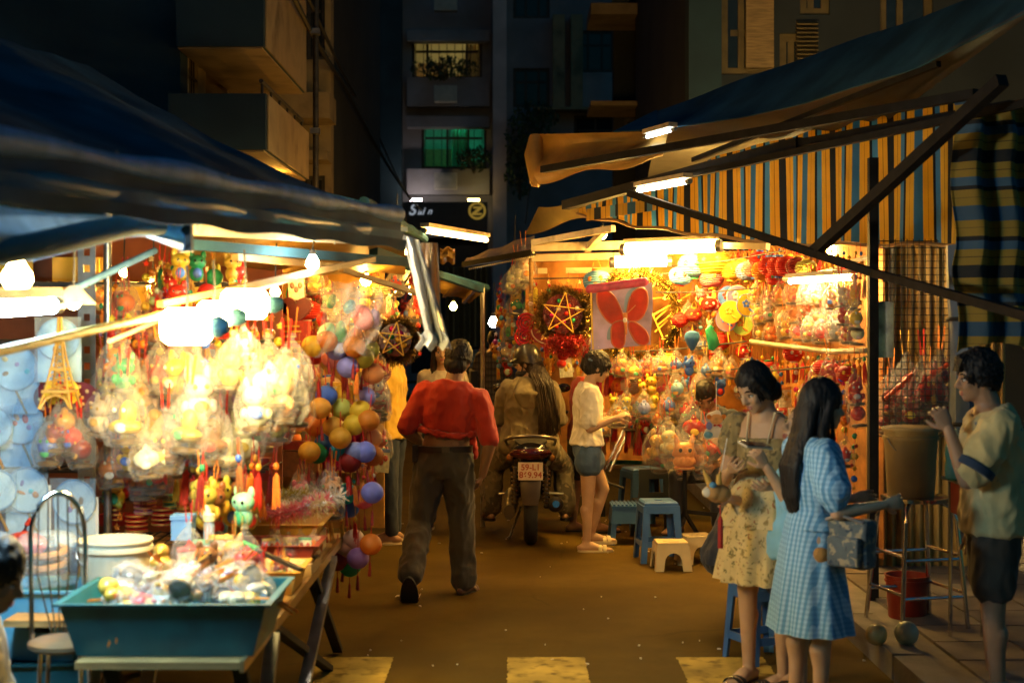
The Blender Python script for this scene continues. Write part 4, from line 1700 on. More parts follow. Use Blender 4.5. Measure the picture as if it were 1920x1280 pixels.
    def foot(s, mb, sd, infl=0.0):
        k, J = s.H, s.J
        an, f = J['A' + sd], J['F' + sd]
        R = V((0, 0, 1))
        heel = an - f * .028 * k + V((0, 0, -.022 * k))
        ball = an + f * .085 * k + V((0, 0, -.028 * k))
        toe = an + f * .122 * k + V((0, 0, -.031 * k))
        mb.loft([heel - f * .02 * k, heel, an + f * .03 * k + V((0, 0, -.016 * k)), ball, toe, toe + f * .012 * k],
                [(.008 * k, .009 * k), (.020 * k + infl, .019 * k + infl), (.025 * k + infl, .023 * k + infl), (.013 * k + infl, .029 * k + infl), (.009 * k + infl, .025 * k + infl), (.004 * k, .012 * k)],
                12, R)
        mb.limb(an, heel + f * .01 * k, .022 * k, .018 * k, 10)

    def hp(s, x, y, z):
        """a point of the head in its own frame (right, forward, up), metres for a 1.65 m figure"""
        q = s.H / 1.65 if s.H > 1.4 else 1.0
        return s.J['skull'] + s.hR @ V((x, y, z)) * q

    def headshape(s, mb):
        R = s.hR
        f = .93 if s.fem else 1.0
        mb.ell(s.hp(0, -.006, .022), (.072 * f, .09, .094), 18, 12, R)
        mb.ell(s.hp(0, .026, -.045), (.056 * f, .06, .066), 16, 10, R)
        mb.ell(s.hp(0, .062, -.088), (.026, .024, .02), 12, 8, R)
        mb.ell(s.hp(0, .066, .028), (.046 * f, .022, .02), 12, 8, R)
        for sg in (-1, 1):
            mb.ell(s.hp(sg * .036, .058, -.03), (.022, .024, .026), 10, 7, R)
            mb.ell(s.hp(sg * .074 * f, -.008, -.012), (.010, .019, .030), 10, 7, R)
        mb.limb(s.hp(0, .083, .012), s.hp(0, .104, -.026), .008, .0125, 10)
        for sg in (-1, 1):
            mb.ell(s.hp(sg * .011, .093, -.03), (.009, .01, .008), 8, 6, R)
        mb.ell(s.hp(0, .081, -.058), (.024, .013, .009), 10, 6, R)
        mb.ell(s.hp(0, .079, -.069), (.02, .013, .009), 10, 6, R)
        k = s.H
        nr = .031 * k if s.fem else .036 * k
        mb.loft([s.J['neck'] - s.up * .03 * k, s.J['neck'] + s.up * .012 * k, s.hp(0, -.01, -.06), s.hp(0, -.008, -.02)], [nr * 1.25, nr, nr * .98, nr * 1.05], 14, s.sp @ V((0, 1, 0)))

    def face(s, root):
        b = MB()
        for sg in (-1, 1):
            b.ell(s.hp(sg * .031, .072, -.002), (.0135, .009, .0065), 10, 7, s.hR)
        b.build('eye_white', EYEW, root)
        b = MB()
        for sg in (-1, 1):
            b.ell(s.hp(sg * .031, .0785, -.003), (.0062, .004, .006), 8, 6, s.hR)
            b.tube([s.hp(sg * .046, .072, .006), s.hp(sg * .032, .0825, .0075), s.hp(sg * .018, .078, .003)], [.0018, .0028, .0016], 6)
            b.tube([s.hp(sg * .05, .07, .024), s.hp(sg * .034, .083, .030), s.hp(sg * .016, .084, .024)], [.002, .0042, .003], 6)
        b.build('eye', EYE, root)
        b = MB()
        b.ell(s.hp(0, .0855, -.0585), (.021, .0105, .0062), 12, 6, s.hR)
        b.ell(s.hp(0, .0835, -.0685), (.018, .0115, .0068), 12, 6, s.hR)
        b.build('lips', LIPS, root)

    def hand(s, mb, sd, curl=.5, normal=None, spread=.10):
        """palm with four fingers and a thumb; normal points out of the palm"""
        J = s.J
        q = s.H / 1.65 * (.92 if s.fem else 1.0)
        w, d = J['W' + sd], J['D' + sd]
        sg = 1 if sd == 'R' else -1
        nrm = V(normal) if normal is not None else V((-sg, .15, 0))
        d, nrm, x = basis(d, nrm)
        if sg > 0:
            x = -x                      # x: towards the thumb side
        x = x * 1.0
        mb.loft([w - d * .03 * q, w + d * .008 * q, w + d * .045 * q, w + d * .082 * q, w + d * .094 * q],
                [(.019 * q, .023 * q), (.017 * q, .026 * q), (.016 * q, .039 * q), (.0125 * q, .040 * q), (.008 * q, .036 * q)], 14, nrm)
        L = (.068, .076, .071, .054)
        for i in range(4):
            off = (1.5 - i) * .0205 * q
            b0 = w + d * (.082 - abs(i - 1.2) * .003) * q + x * off
            dd = (d + x * (1.5 - i) * spread).normalized()
            ax = dd.cross(nrm)
            pts, r = [b0 - dd * .012 * q, b0], [.0092 * q, .0092 * q]
            ang = 0
            for sl, c in ((.46, .55), (.31, .8), (.23, .5)):
                ang += curl * c
                dv = dd * math.cos(ang) + nrm * math.sin(ang)
                pts.append(pts[-1] + dv * L[i] * sl * q)
                r.append(r[-1] * .91)
            pts.append(pts[-1] + dv * .004 * q)
            r.append(r[-1] * .5)
            mb.tube(pts, r, 9)
        b0 = w + d * .02 * q + x * .026 * q + nrm * .006 * q
        d1 = (d * .62 + x * .72 + nrm * .35).normalized()
        d2 = (d * .9 + x * .25 + nrm * (.3 + .4 * curl)).normalized()
        mb.tube([b0 - d1 * .014 * q, b0 + d1 * .03 * q, b0 + d1 * .034 * q + d2 * .026 * q, b0 + d1 * .034 * q + d2 * .048 * q, b0 + d1 * .034 * q + d2 * .053 * q],
                [.0125 * q, .0115 * q, .0102 * q, .0085 * q, .004 * q], 9)

    def skin(s, root, m, voxel=.0075, hands=True, curl=(.5, .5), normals=(None, None), feet=True, legs=True):
        mb = MB()
        s.torso(mb)
        s.headshape(mb)
        for sd in 'RL':
            s.arm(mb, sd)
            if legs:
                s.leg(mb, sd)
            if feet:
                s.foot(mb, sd)
        me = remesh(mb, 'body', voxel, 3, mats=m)
        if hands:
            hb = MB()
            for i, sd in enumerate('RL'):
                s.hand(hb, sd, curl[i], normals[i])
            hm = remesh(hb, 'hands', min(.0042, voxel), 1, .4)
            bm = bmesh.new()
            bm.from_mesh(me)
            bm.from_mesh(hm)
            bm.to_mesh(me)
            bm.free()
            bpy.data.meshes.remove(hm)
            me.polygons.foreach_set('use_smooth', [True] * len(me.polygons))
        o = bpy.data.objects.new('body', me)
        COL.objects.link(o)
        o.parent = root
        return o

    def add(s, root, name, me):
        o = bpy.data.objects.new(name, me)
        COL.objects.link(o)
        o.parent = root
        return o

    def shirt(s, root, m, name='shirt', z0=-.03, sleeve=.6, infl=.016, sinfl=.014, fold=.006, voxel=.008, flare=0.0, z1=.305, seed=1, waist=1.0, ffreq=(9, 9, 6)):
        mb = MB()
        s.torso(mb, z0, z1, infl, flare=flare, waist=waist)
        if sleeve:
            for sd in 'RL':
                s.arm(mb, sd, sleeve, sinfl)
        return s.add(root, name, remesh(mb, name, voxel, 7, mats=m, fold=fold, seed=seed, ffreq=ffreq))

    def trousers(s, root, m, name='trousers', t=1.93, infl=.014, flare=.012, top=.03, fold=.006, voxel=.008, seed=2, pinf=.008):
        mb = MB()
        s.torso(mb, -.065, top, pinf)
        for sd in 'RL':
            s.leg(mb, sd, t, infl, flare)
        return s.add(root, name, remesh(mb, name, voxel, 3, mats=m, fold=fold, seed=seed, ffreq=(8, 8, 5)))

    def shoes(s, root, m_sole, m_strap, name='sandal', closed=False, thick=.016):
        k = s.H
        for sd in 'RL':
            an, f = s.J['A' + sd], s.J['F' + sd]
            t, u, x = basis(f, (0, 0, 1))
            c0 = an - u * (.041 * k)
            mb = MB()
            out = []
            for i in range(18):
                th = 2 * PI * i / 18
                l = .047 * k + math.cos(th) * .092 * k
                wd = math.sin(th) * .034 * k * (1 + .15 * math.cos(th))
                out.append((l, wd))
            lo, hi = [], []
            for l, wd in out:
                p = c0 + f * l + x * wd
                lo.append(p - u * thick * .5)
                hi.append(p + u * thick * .5)
            mb.rings([lo, hi])
            o = mb.build(name, m_sole, root)
            sb = MB()
            if closed:
                sb.loft([c0 - f * .04 * k + u * .02, c0 + u * .028, c0 + f * .06 * k + u * .028, c0 + f * .12 * k + u * .016, c0 + f * .137 * k + u * .01],
                        [(.012, .012), (.034, .033), (.03, .036), (.02, .036), (.008, .02)], 14, u)
            else:
                for l in (.068, .092):
                    pts = []
                    for i in range(9):
                        a = PI * i / 8
                        pts.append(c0 + f * l * k + x * math.cos(a) * .035 * k + u * (.004 + math.sin(a) * .030 * k))
                    sb.loft(pts, [(.0035, .015)] * 9, 8, u)
            sb.build('strap', m_strap, o)

    def haircap(s, mb, k=1.0, low=0.0):
        R = s.hR
        f = (.93 if s.fem else 1.0) * k
        mb.ell(s.hp(0, -.018, .034), (.080 * f, .093 * k, .097 * k), 20, 12, R)
        mb.ell(s.hp(0, -.048, -.01 - low), (.07 * f, .058 * k, .07), 16, 9, R)

    def strands(s, mb, n, length, seed, r=.006, a0=70, back=.0, spread=1.0, grav=None, wob=.008, top=None):
        """locks of hair running over the scalp and then hanging; a0: degrees from the face that stay free"""
        rr = random.Random(seed)
        R = s.hR
        gv = grav or V((0, 0, -1))
        for i in range(n):
            ph = math.radians(a0) + (2 * PI - 2 * math.radians(a0)) * rr.random()
            dx, dy = math.sin(ph), math.cos(ph)
            pts, rad = [], []
            f = .93 if s.fem else 1.0
            for q in (0, .3, .55, .8, 1.0):
                a = math.radians(84 - 88 * q)
                pts.append(s.hp(dx * .081 * f * math.cos(a), -.018 + dy * .096 * math.cos(a), .034 + .1 * math.sin(a)) + V((rr.gauss(0, 1), rr.gauss(0, 1), 0)) * .002)
                rad.append(r)
            L = length * rr.uniform(.75, 1.05)
            base = pts[-1]
            outw = R @ V((dx, dy, 0))
            nseg = max(2, int(L / .06))
            w1, w2 = rr.uniform(0, 6), rr.uniform(0, 6)
            for j in range(1, nseg + 1):
                q = j / nseg
                pts.append(base + gv * L * q + outw * (.012 * math.sin(q * 2.4) * spread - .012 * q) + V((math.sin(w1 + q * 5), math.sin(w2 + q * 4), 0)) * wob * q + R @ V((0, -back * q, 0)))
                rad.append(r * (1 - .7 * q))
            mb.tube(pts, rad, 5)


def person(label, x, y, face, group=None):
    t = thing('person', label, 'person', (x, y, 0), face, group)
    return t


BLACKC = cloth('black_cloth', (.018, .017, .018))
SOLE = mat('dark_sole', (.03, .025, .02), .7)
SOLE_TAN = mat('tan_sole', (.62, .5, .3), .6)

# ---------------------------------------------------------------- man in the red shirt, walking away
t = person('man in a red shirt rolled up over his bare back, walking away up the lane', -.44, 9.25, -.04)
B = Body(1.665, lean=.03, wide=1.0, twist=-.08, side=.12,
         arms={'R': (nv(.42, -.12, -1), nv(-.12, .35, -1), nv(-.3, .5, -1)), 'L': (nv(-.36, -.28, -1), nv(.42, .75, -.35), nv(.8, .5, -.2))},
         legs={'R': (nv(.07, .12, -1), nv(.02, .02, -1), nv(.25, 1, -.02)), 'L': (nv(-.17, -.13, -1), nv(-.14, -.92, -1), nv(-.05, .62, -.78))}, head=(-.1, .12, 0.04), hip=.874)
B.skin(t, SK['dark'], .0075, curl=(.9, .8))
red = cloth('red_shirt', (.50, .028, .008), bump=.3)
o = B.shirt(t, red, 'shirt', .118, .9, .020, .016, .012, z1=.308, seed=4)
mb = MB()
pts = []
for i in range(25):
    a = 2 * PI * i / 24
    pts.append(B.J['waist'] + V((math.cos(a) * .185, math.sin(a) * .132, .045 + .012 * math.sin(a * 2 + 1) - .012 * math.cos(a))))
mb.tube(pts, [.019 + .006 * math.sin(i * 2.3) for i in range(25)], 10)
mb.limb(B.J['waist'] + V((.165, .04, .01)), B.J['waist'] + V((.175, .05, -.11)), .02, .026)
B.add(t, 'rolled_hem', remesh(mb, 'rolled_hem', .006, 2, mats=red, fold=.006, ffreq=(26, 26, 26)))
mb = MB()
J = B.J
mb.loft([J['neck'] - B.up * .02, J['neck'] + B.up * .018], [(.062, .064), (.058, .06)], 16)
B.add(t, 'collar', remesh(mb, 'collar', .007, 1, mats=red))
B.trousers(t, cloth('olive_trousers', (.085, .07, .045), bump=.3), t=1.94, infl=.022, flare=.02, top=.045, fold=.014, pinf=.016)
mb = MB()
p = J['pelvis'] + V((0, 0, .047 * 1.665))
mb.loft([p - V((0, 0, .019)), p + V((0, 0, .019))], [(.131, .187)] * 2, 26, (0, 1, 0))
B.add(t, 'belt', mb.mesh('belt', mat('belt_leather', (.03, .02, .014), .4)))
mb = MB()
mb.box(p + V((-.185, -.03, -.03)), (.035, .07, .11))
mb.build('belt_pouch', M['black'], t, smooth=False)
mb = MB()
mb.box(p + V((.02, -.136, 0)), (.05, .008, .034))
mb.build('belt_loop', mat('belt_loop', (.10, .08, .05), .6), t, smooth=False)
mb = MB()
B.haircap(mb, 1.09, .02)
mb.ell(B.hp(0, -.066, -.055), (.055, .035, .045), 14, 8, B.hR)
for sg in (-1, 1):
    mb.ell(B.hp(sg * .062, .01, .03), (.02, .045, .05), 12, 8, B.hR)
B.add(t, 'hair', remesh(mb, 'hair', .006, 2, mats=HAIR, fold=.006, ffreq=(45, 45, 14)))
mb = MB()
B.strands(mb, 150, .035, 3, .006, 60)
mb.build('hair_lock', HAIR, t)
kind(t.children[-1], 'stuff')
B.face(t)
B.shoes(t, SOLE, mat('brown_strap', (.16, .09, .05), .5))

# ---------------------------------------------------------------- man in the yellow t-shirt
t = person('man in a yellow t-shirt and navy trousers browsing the left stall', -.985, 11.5, PI / 2 - .25)
B = Body(1.74, lean=.06, wide=1.05, arms={'R': (nv(.15, .15, -1), nv(-.1, 1, .0)), 'L': (nv(-.2, .25, -1), nv(.1, 1, .1))},
         legs={'R': (nv(.03, .03, -1), nv(0, -.04, -1)), 'L': (nv(-.03, -.06, -1), nv(0, -.06, -1))}, head=(.1, .35, 0))
B.skin(t, SK['tan'], .0085, curl=(.7, .7))
B.shirt(t, cloth('yellow_tee', (.75, .46, .05)), 't_shirt', -.045, .8, .024, .024, .012, flare=.02, seed=9)
B.trousers(t, cloth('navy_trousers', (.012, .022, .045)), infl=.016, flare=-.002, fold=.007)
mb = MB()
B.haircap(mb, 1.03, .02)
B.add(t, 'hair', remesh(mb, 'hair', .007, 2, mats=HAIR, fold=.006, ffreq=(40, 40, 14)))
B.shoes(t, SOLE_TAN, mat('cream_canvas', (.6, .48, .28), .7), 'shoe', closed=True, thick=.022)

# ---------------------------------------------------------------- girl in white, side on
t = person('girl in a white t-shirt and denim shorts, side on, holding a bagged lantern', .585, 11.1, -PI / 2 + .12)
B = Body(1.55, lean=.02, female=True, arms={'R': (nv(.2, -.05, -1), nv(.02, 1, .42)), 'L': (nv(-.1, .2, -1), nv(.3, 1, .38))},
         legs={'R': (nv(.02, -.02, -1), nv(0, -.03, -1), nv(.1, 1, 0)), 'L': (nv(-.02, .42, -1), nv(0, -.28, -1), nv(-.05, 1, 0))}, head=(.0, .42, 0))
B.skin(t, SK['light'], .007, curl=(.9, .9), normals=((-.5, .2, -.8), None))
B.shirt(t, cloth('white_tee', (.80, .74, .60), bump=.2), 't_shirt', .0, .78, .018, .024, .014, flare=.018, seed=15, voxel=.007)
B.trousers(t, cloth('denim', (.055, .11, .21), var=.4, bump=.4), 'shorts', .34, .02, .02, top=.03, fold=.006, voxel=.0075)
mb = MB()
for sd in 'RL':
    p = B.J['H' + sd].lerp(B.J['K' + sd], .33)
    d = (B.J['K' + sd] - B.J['H' + sd]).normalized()
    mb.tube([p - d * .018, p + d * .018], .093, 18)
B.add(t, 'shorts_cuff', remesh(mb, 'shorts_cuff', .007, 1, mats=cloth('denim_pale', (.22, .24, .24)), fold=.004, ffreq=(30, 30, 30)))
mb = MB()
B.haircap(mb, 1.04, .01)
mb.ell(B.hp(0, -.085, .055), (.05, .045, .048), 14, 9, B.hR)
mb.ell(B.hp(0, .062, .055), (.062, .032, .028), 14, 8, B.hR)
for sg in (-1, 1):
    mb.limb(B.hp(sg * .064, .045, .035), B.hp(sg * .066, .04, -.055), .014, .006)
B.add(t, 'hair', remesh(mb, 'hair', .0055, 2, mats=HAIR, fold=.007, ffreq=(55, 55, 18)))
mb = MB()
B.strands(mb, 120, .05, 5, .005, 40, wob=.014)
rr = random.Random(4)
for i in range(22):
    c = B.hp(rr.uniform(-.05, .05), .05 + rr.uniform(0, .02), .085)
    mb.tube([c, B.hp(rr.uniform(-.06, .06), .085, .06), B.hp(rr.uniform(-.06, .06), .094, .018)], [.006, .006, .002], 5)
for i in range(26):
    c = B.hp(0, -.09, .07)
    d = V((rr.gauss(0, 1), rr.gauss(0, 1), rr.gauss(.4, 1))).normalized()
    mb.tube([c, c + d * .045, c + d * .07 + V((0, 0, -.02))], [.006, .004, .0015], 5)
kind(mb.build('hair_lock', HAIR, t), 'stuff')
mb = MB()
mb.lathe([(.03, -.01), (.04, 0), (.03, .01)], 14, B.hp(.03, -.075, .03), B.hR)
mb.build('hair_tie', mat('blue_tie', (.12, .2, .34), .6), t)
B.face(t)
B.shoes(t, SOLE_TAN, mat('cream_strap', (.6, .5, .28), .6), 'slipper', thick=.024)
GIRL_HAND = t.matrix_basis @ (B.J['WR'] + B.J['DR'] * .09)

# ---------------------------------------------------------------- person half hidden behind the girl
t = person('person in a red top and bare legs half hidden behind the girl in white', .60, 12.05, -PI / 2 + .35)
B = Body(1.56, lean=.05, female=True, arms={'R': (nv(.1, .2, -1), nv(0, 1, .1)), 'L': (nv(-.1, .3, -1), nv(0, 1, .1))},
         legs={'R': (nv(.02, .2, -1), nv(0, .05, -1), nv(.1, 1, 0)), 'L': (nv(-.02, -.05, -1), nv(0, -.1, -1))}, head=(.1, .3, 0))
B.skin(t, SK['tan'], .01, hands=False)
B.shirt(t, cloth('red_top', (.42, .035, .012)), 't_shirt', -.03, .8, .02, .02, .008, seed=17, voxel=.01)
B.trousers(t, BLACKC, 'shorts', .8, .02, .01, voxel=.01)
mb = MB()
B.haircap(mb, 1.03, .02)
B.add(t, 'hair', remesh(mb, 'hair', .008, 2, mats=HAIR, fold=.005, ffreq=(40, 40, 14)))
B.shoes(t, SOLE, M['black'])

# ---------------------------------------------------------------- woman in the plaid dress far up the lane
plaid = stripe_mat('plaid', [(0, (.075, .055, .04)), (.40, (.13, .10, .05)), (.5, (.045, .035, .03)), (.9, (.17, .13, .06))], .085, axis=0, bump=.1,
                   cross=(2, [(0, (1, 1, 1)), (.45, (.55, .5, .5)), (.9, (1.5, 1.4, 1.2))], .085))
t = person('woman in a dark plaid dress with her hair up, walking away far up the lane', -.255, 19.3, .03)
B = Body(1.68, female=True, wide=1.06, arms={'R': (nv(.22, 0, -1), nv(.05, .3, -1)), 'L': (nv(-.28, 0, -1), nv(.05, .35, -1))},
         legs={'R': (nv(.05, .1, -1), nv(0, .02, -1)), 'L': (nv(-.05, -.08, -1), nv(0, -.22, -1))})
B.skin(t, SK['light'], .011, hands=False)
mb = MB()
B.torso(mb, -.06, .3, .03)
J = B.J
mb.loft([J['waist'], J['pelvis'], J['pelvis'] - V((0, 0, .45))], [(.12, .16), (.17, .22), (.2, .27)], 24, (0, 1, 0), lambda q, th: 1 + .05 * q * math.sin(th * 8))
for sd in 'RL':
    B.arm(mb, sd, 1.25, .025)
B.add(t, 'dress', remesh(mb, 'dress', .012, 2, mats=plaid, fold=.008))
mb = MB()
B.haircap(mb, 1.0)
mb.ell(B.hp(0, -.075, .03), (.055, .05, .07), 12, 8, B.hR)
B.add(t, 'hair', remesh(mb, 'hair', .01, 2, mats=HAIR, fold=.004, ffreq=(40, 40, 14)))
mb = MB()
mb.box(J['pelvis'] + V((-.27, .02, .12)), (.1, .26, .28), Euler((.1, 0, .1)))
B.add(t, 'handbag', remesh(mb, 'handbag', .014, 3, mats=BLACKC))
mb = MB()
mb.tube([J['SL'] + V((0, .03, .06)), J['pelvis'] + V((-.27, .05, .28))], .01)
mb.build('bag_strap', BLACKC, t)
B.shoes(t, SOLE, M['black'])

# ---------------------------------------------------------------- woman facing us behind the red shirted man
t = person('long haired woman facing us, mostly hidden behind the man in red', -.60, 12.3, PI - .15)
B = Body(1.66, female=True, legs={'R': (nv(.05, .2, -1), nv(0, -.05, -1)), 'L': (nv(-.05, -.1, -1), nv(0, -.2, -1))}, head=(.2, .1, 0))
B.skin(t, SK['light'], .010, hands=False)
B.shirt(t, cloth('pale_shirt', (.6, .52, .4)), 'shirt', -.05, 1.1, .02, .02, .008, voxel=.011)
B.trousers(t, BLACKC, voxel=.011)
mb = MB()
B.haircap(mb, 1.02, .03)
for sg in (-1, 1):
    mb.limb(B.hp(sg * .06, -.01, .02), B.hp(sg * .075, .0, -.22), .028, .03)
B.add(t, 'hair', remesh(mb, 'hair', .009, 2, mats=HAIRB, fold=.005, ffreq=(40, 40, 12)))
B.face(t)
B.shoes(t, SOLE_TAN, mat('cream_strap', (.6, .5, .28), .6))


# ---------------------------------------------------------------- woman in the floral dress with a phone
def floral(name, base, blots):
    m = cloth(name, base)
    nt = m.node_tree
    N, L = nt.nodes, nt.links
    bs = N['Principled BSDF']
    src = bs.inputs['Base Color'].links[0].from_socket
    tc = N.new('ShaderNodeTexCoord')
    for i, (c, sc, th) in enumerate(blots):
        mp = N.new('ShaderNodeMapping')
        mp.inputs['Location'].default_value = (i * 3.3, i * 1.7, i * 2.9)
        L.new(tc.outputs['Object'], mp.inputs[0])
        nz = N.new('ShaderNodeTexNoise')
        nz.inputs['Scale'].default_value = sc
        nz.inputs['Detail'].default_value = 2
        nz.inputs['Distortion'].default_value = .6
        L.new(mp.outputs[0], nz.inputs['Vector'])
        mr = N.new('ShaderNodeMapRange')
        mr.inputs['From Min'].default_value = th
        mr.inputs['From Max'].default_value = th + .05
        L.new(nz.outputs['Fac'], mr.inputs['Value'])
        mx = N.new('ShaderNodeMix')
        mx.data_type = 'RGBA'
        L.new(mr.outputs[0], mx.inputs['Factor'])
        L.new(src, mx.inputs['A'])
        mx.inputs['B'].default_value = (*c, 1)
        src = mx.outputs['Result']
    L.new(src, bs.inputs['Base Color'])
    return m


flo = floral('floral_cloth', (.66, .52, .26), [((.30, .22, .08), 30, .60), ((.34, .12, .05), 40, .65), ((.18, .16, .06), 36, .63)])
flo_dark = floral('floral_bodice', (.30, .22, .09), [((.12, .09, .04), 34, .56), ((.44, .30, .12), 40, .62)])
t = person('woman in a tiered floral mini dress looking down towards a phone', 1.25, 6.95, math.radians(146))
B = Body(1.585, lean=.04, female=True, wide=1.03, twist=.0,
         arms={'R': (nv(.26, .08, -1), nv(-.55, .8, .35)), 'L': (nv(-.16, .05, -1), nv(.25, .95, .10))},
         legs={'R': (nv(.05, .03, -1), nv(0, -.04, -1)), 'L': (nv(-.06, -.02, -1), nv(-.02, -.06, -1))}, head=(-.38, .50, .05))
B.skin(t, SK['light'], .0062, curl=(.8, .6), normals=((-.7, .1, .7), (.6, 0, .8)))
J = B.J
mb = MB()
B.torso(mb, .06, .235, .012)
B.add(t, 'bodice', remesh(mb, 'bodice', .007, 3, mats=flo_dark, fold=.004))
pleat = lambda nn, a: (lambda q, th: 1 + a * (q ** .7) * math.sin(th * nn) + .5 * a * q * math.sin(th * (nn * 1.7) + 1))
for nm, za, zb, r0, r1, nn in (('skirt_tier', .13, -.04, (.098, .13), (.19, .225), 11), ('skirt_tier', -.02, -.21, (.165, .20), (.215, .25), 13)):
    mb = MB()
    c = J['pelvis']
    pts = [c + V((0, 0, z * 1.585 + .0)) for z in np.linspace(za, zb, 9)]
    rad = [(r0[0] + (r1[0] - r0[0]) * q ** .8, r0[1] + (r1[1] - r0[1]) * q ** .8) for q in np.linspace(0, 1, 9)]
    mb.loft(pts, rad, 72, (0, 1, 0), pleat(nn, .085))
    o = mb.build(nm, flo, t, sharp=70)
mb = MB()
for sg in (-1, 1):
    a = J['chest'] + B.sp @ V((sg * .055, .112, .06))
    mb.tube([a, J['sho'] + B.sp @ V((sg * .068, .055, .045)), J['sho'] + B.sp @ V((sg * .07, -.03, .04)), J['chest'] + B.sp @ V((sg * .055, -.095, .06))], .0055, 6)
mb.build('shoulder_strap', mat('cream_ribbon', (.66, .55, .34), .7), t)
for sd in 'RL':
    mb = MB()
    mb.limb(J['S' + sd] + V((0, 0, .005)), J['S' + sd].lerp(J['E' + sd], .28), .068, .078)
    B.add(t, 'ruffle_sleeve', remesh(mb, 'ruffle_sleeve', .007, 2, mats=flo_dark, fold=.009, ffreq=(30, 30, 8)))
mb = MB()
B.haircap(mb, 1.03, .03)
mb.ell(B.hp(-.01, -.085, -.06), (.055, .045, .06), 14, 9, B.hR)
for sg in (-1, 1):
    mb.limb(B.hp(sg * .058, .03, .065), B.hp(sg * .074, .0, -.05), .02, .016)
B.add(t, 'hair', remesh(mb, 'hair', .0055, 2, mats=HAIR, fold=.004, ffreq=(50, 50, 14)))
mb = MB()
B.strands(mb, 170, .10, 8, .005, 48, back=.05, wob=.006)
kind(mb.build('hair_lock', HAIR, t), 'stuff')
B.face(t)
B.shoes(t, SOLE, M['black'])
FL_HAND = t.matrix_basis @ (J['WR'] + J['DR'] * .08)
FL_ELB = t.matrix_basis @ J['ER']
FL_HANDL = t.matrix_basis @ (J['WL'] + J['DL'] * .08)

# ---------------------------------------------------------------- youngster in the pale blue t-shirt (head behind the long haired girl)
t = person('youngster in a pale blue t-shirt behind the gingham dress', 1.335, 6.8, math.radians(112))
B = Body(1.36, lean=-.17, arms={'R': (nv(.15, .3, -1), nv(0, .9, .1)), 'L': (nv(-.14, .75, -.75), nv(.1, .75, .8))},
         legs={'R': (nv(.04, 0, -1), nv(0, -.03, -1)), 'L': (nv(-.05, .05, -1), nv(0, -.05, -1))}, head=(0, -.15, 0), wide=1.04)
B.skin(t, SK['light'], .0075, curl=(.6, 1.0))
pale_tee = floral('pale_blue_tee', (.24, .54, .80), [((.62, .3, .2), 11, .68)])
B.shirt(t, pale_tee, 't_shirt', -.06, .82, .024, .03, .009, flare=.02, seed=22)
B.trousers(t, cloth('navy_shorts', (.012, .022, .06)), 'shorts', .55, .024, .014)
mb = MB()
B.haircap(mb, 1.02, .02)
B.add(t, 'hair', remesh(mb, 'hair', .007, 2, mats=HAIR, fold=.005, ffreq=(40, 40, 14)))
B.face(t)
B.shoes(t, SOLE, M['black'])
KID_HAND = t.matrix_basis @ (B.J['WL'] + B.J['DL'] * .085)
ph = thing('mobile_phone', 'slim phone in a pale case held up before the floral dress', 'phone', KID_HAND + V((-.01, -.015, .03)), .5)
mb = MB()
mb.box((0, 0, 0), (.15, .075, .008), Euler((.25, .1, 0)))
mb.build('case', mat('phone_case', (.6, .52, .4), .4), ph, smooth=False)
mb = MB()
mb.box((0, 0, .006), (.14, .066, .003), Euler((.25, .1, 0)))
mb.build('screen', mat('phone_screen', (.02, .02, .025), .1, var=0), ph, smooth=False)

# ---------------------------------------------------------------- girl in the gingham dress
ging = stripe_mat('gingham', [(0, (.13, .34, .58)), (.5, (.36, .58, .78))], .022, axis=0, bump=.1, cross=(2, [(0, (.78, .83, .88)), (.5, (1, 1, 1))], .022))
t = person('long haired girl in a pale blue gingham dress with a small patterned backpack bag', 1.345, 6.4, math.radians(-76))
B = Body(1.50, lean=.02, female=True, arms={'R': (nv(.28, .1, -1), nv(.05, 1, .16)), 'L': (nv(-.1, .25, -1), nv(.1, 1, .1))},
         legs={'R': (nv(.05, .03, -1), nv(0, -.04, -1)), 'L': (nv(-.04, -.04, -1), nv(0, -.06, -1))}, head=(-.15, .1, 0))
B.skin(t, SK['light'], .0068, curl=(.8, .8))
J = B.J
mb = MB()
B.torso(mb, .03, .3, .016)
for sd in 'RL':
    mb.limb(J['S' + sd], J['S' + sd].lerp(J['E' + sd], .62), .07, .078, 16)
    mb.limb(J['S' + sd].lerp(J['E' + sd], .62), J['S' + sd].lerp(J['E' + sd], .82), .064, .052, 16)
B.add(t, 'bodice', remesh(mb, 'bodice', .007, 3, mats=ging, fold=.008, ffreq=(14, 14, 5)))
mb = MB()
c = J['pelvis']
pts = [c + V((0, 0, z * 1.52)) for z in np.linspace(.085, -.27, 12)]
rad = [(.092 + .09 * q ** .75, .115 + .105 * q ** .75) for q in np.linspace(0, 1, 12)]
mb.loft(pts, rad, 90, (0, 1, 0), pleat(9, .05))
mb.build('skirt', ging, t, sharp=70)
mb = MB()
B.haircap(mb, 1.03, .03)
mb.loft([B.hp(0, -.05, .06), B.hp(0, -.085, -.04), B.hp(0, -.095, -.15), J['chest'] + V((0, -.112, .05)), J['waist'] + V((0, -.10, .06)), J['waist'] + V((0, -.09, -.01))],
        [(.045, .07), (.042, .08), (.034, .088), (.028, .088), (.022, .07), (.01, .04)], 18, (0, 1, 0))
for sg in (-1, 1):
    mb.limb(B.hp(sg * .06, .015, .045), B.hp(sg * .085, -.02, -.14), .026, .022)
    mb.limb(B.hp(sg * .085, -.02, -.14), J['chest'] + V((sg * .085, .04, -.02)), .022, .008)
B.add(t, 'hair', remesh(mb, 'hair', .006, 3, mats=HAIR, fold=.005, ffreq=(45, 45, 5)))
mb = MB()
B.strands(mb, 200, .34, 12, .005, 62, back=.0, wob=.010)
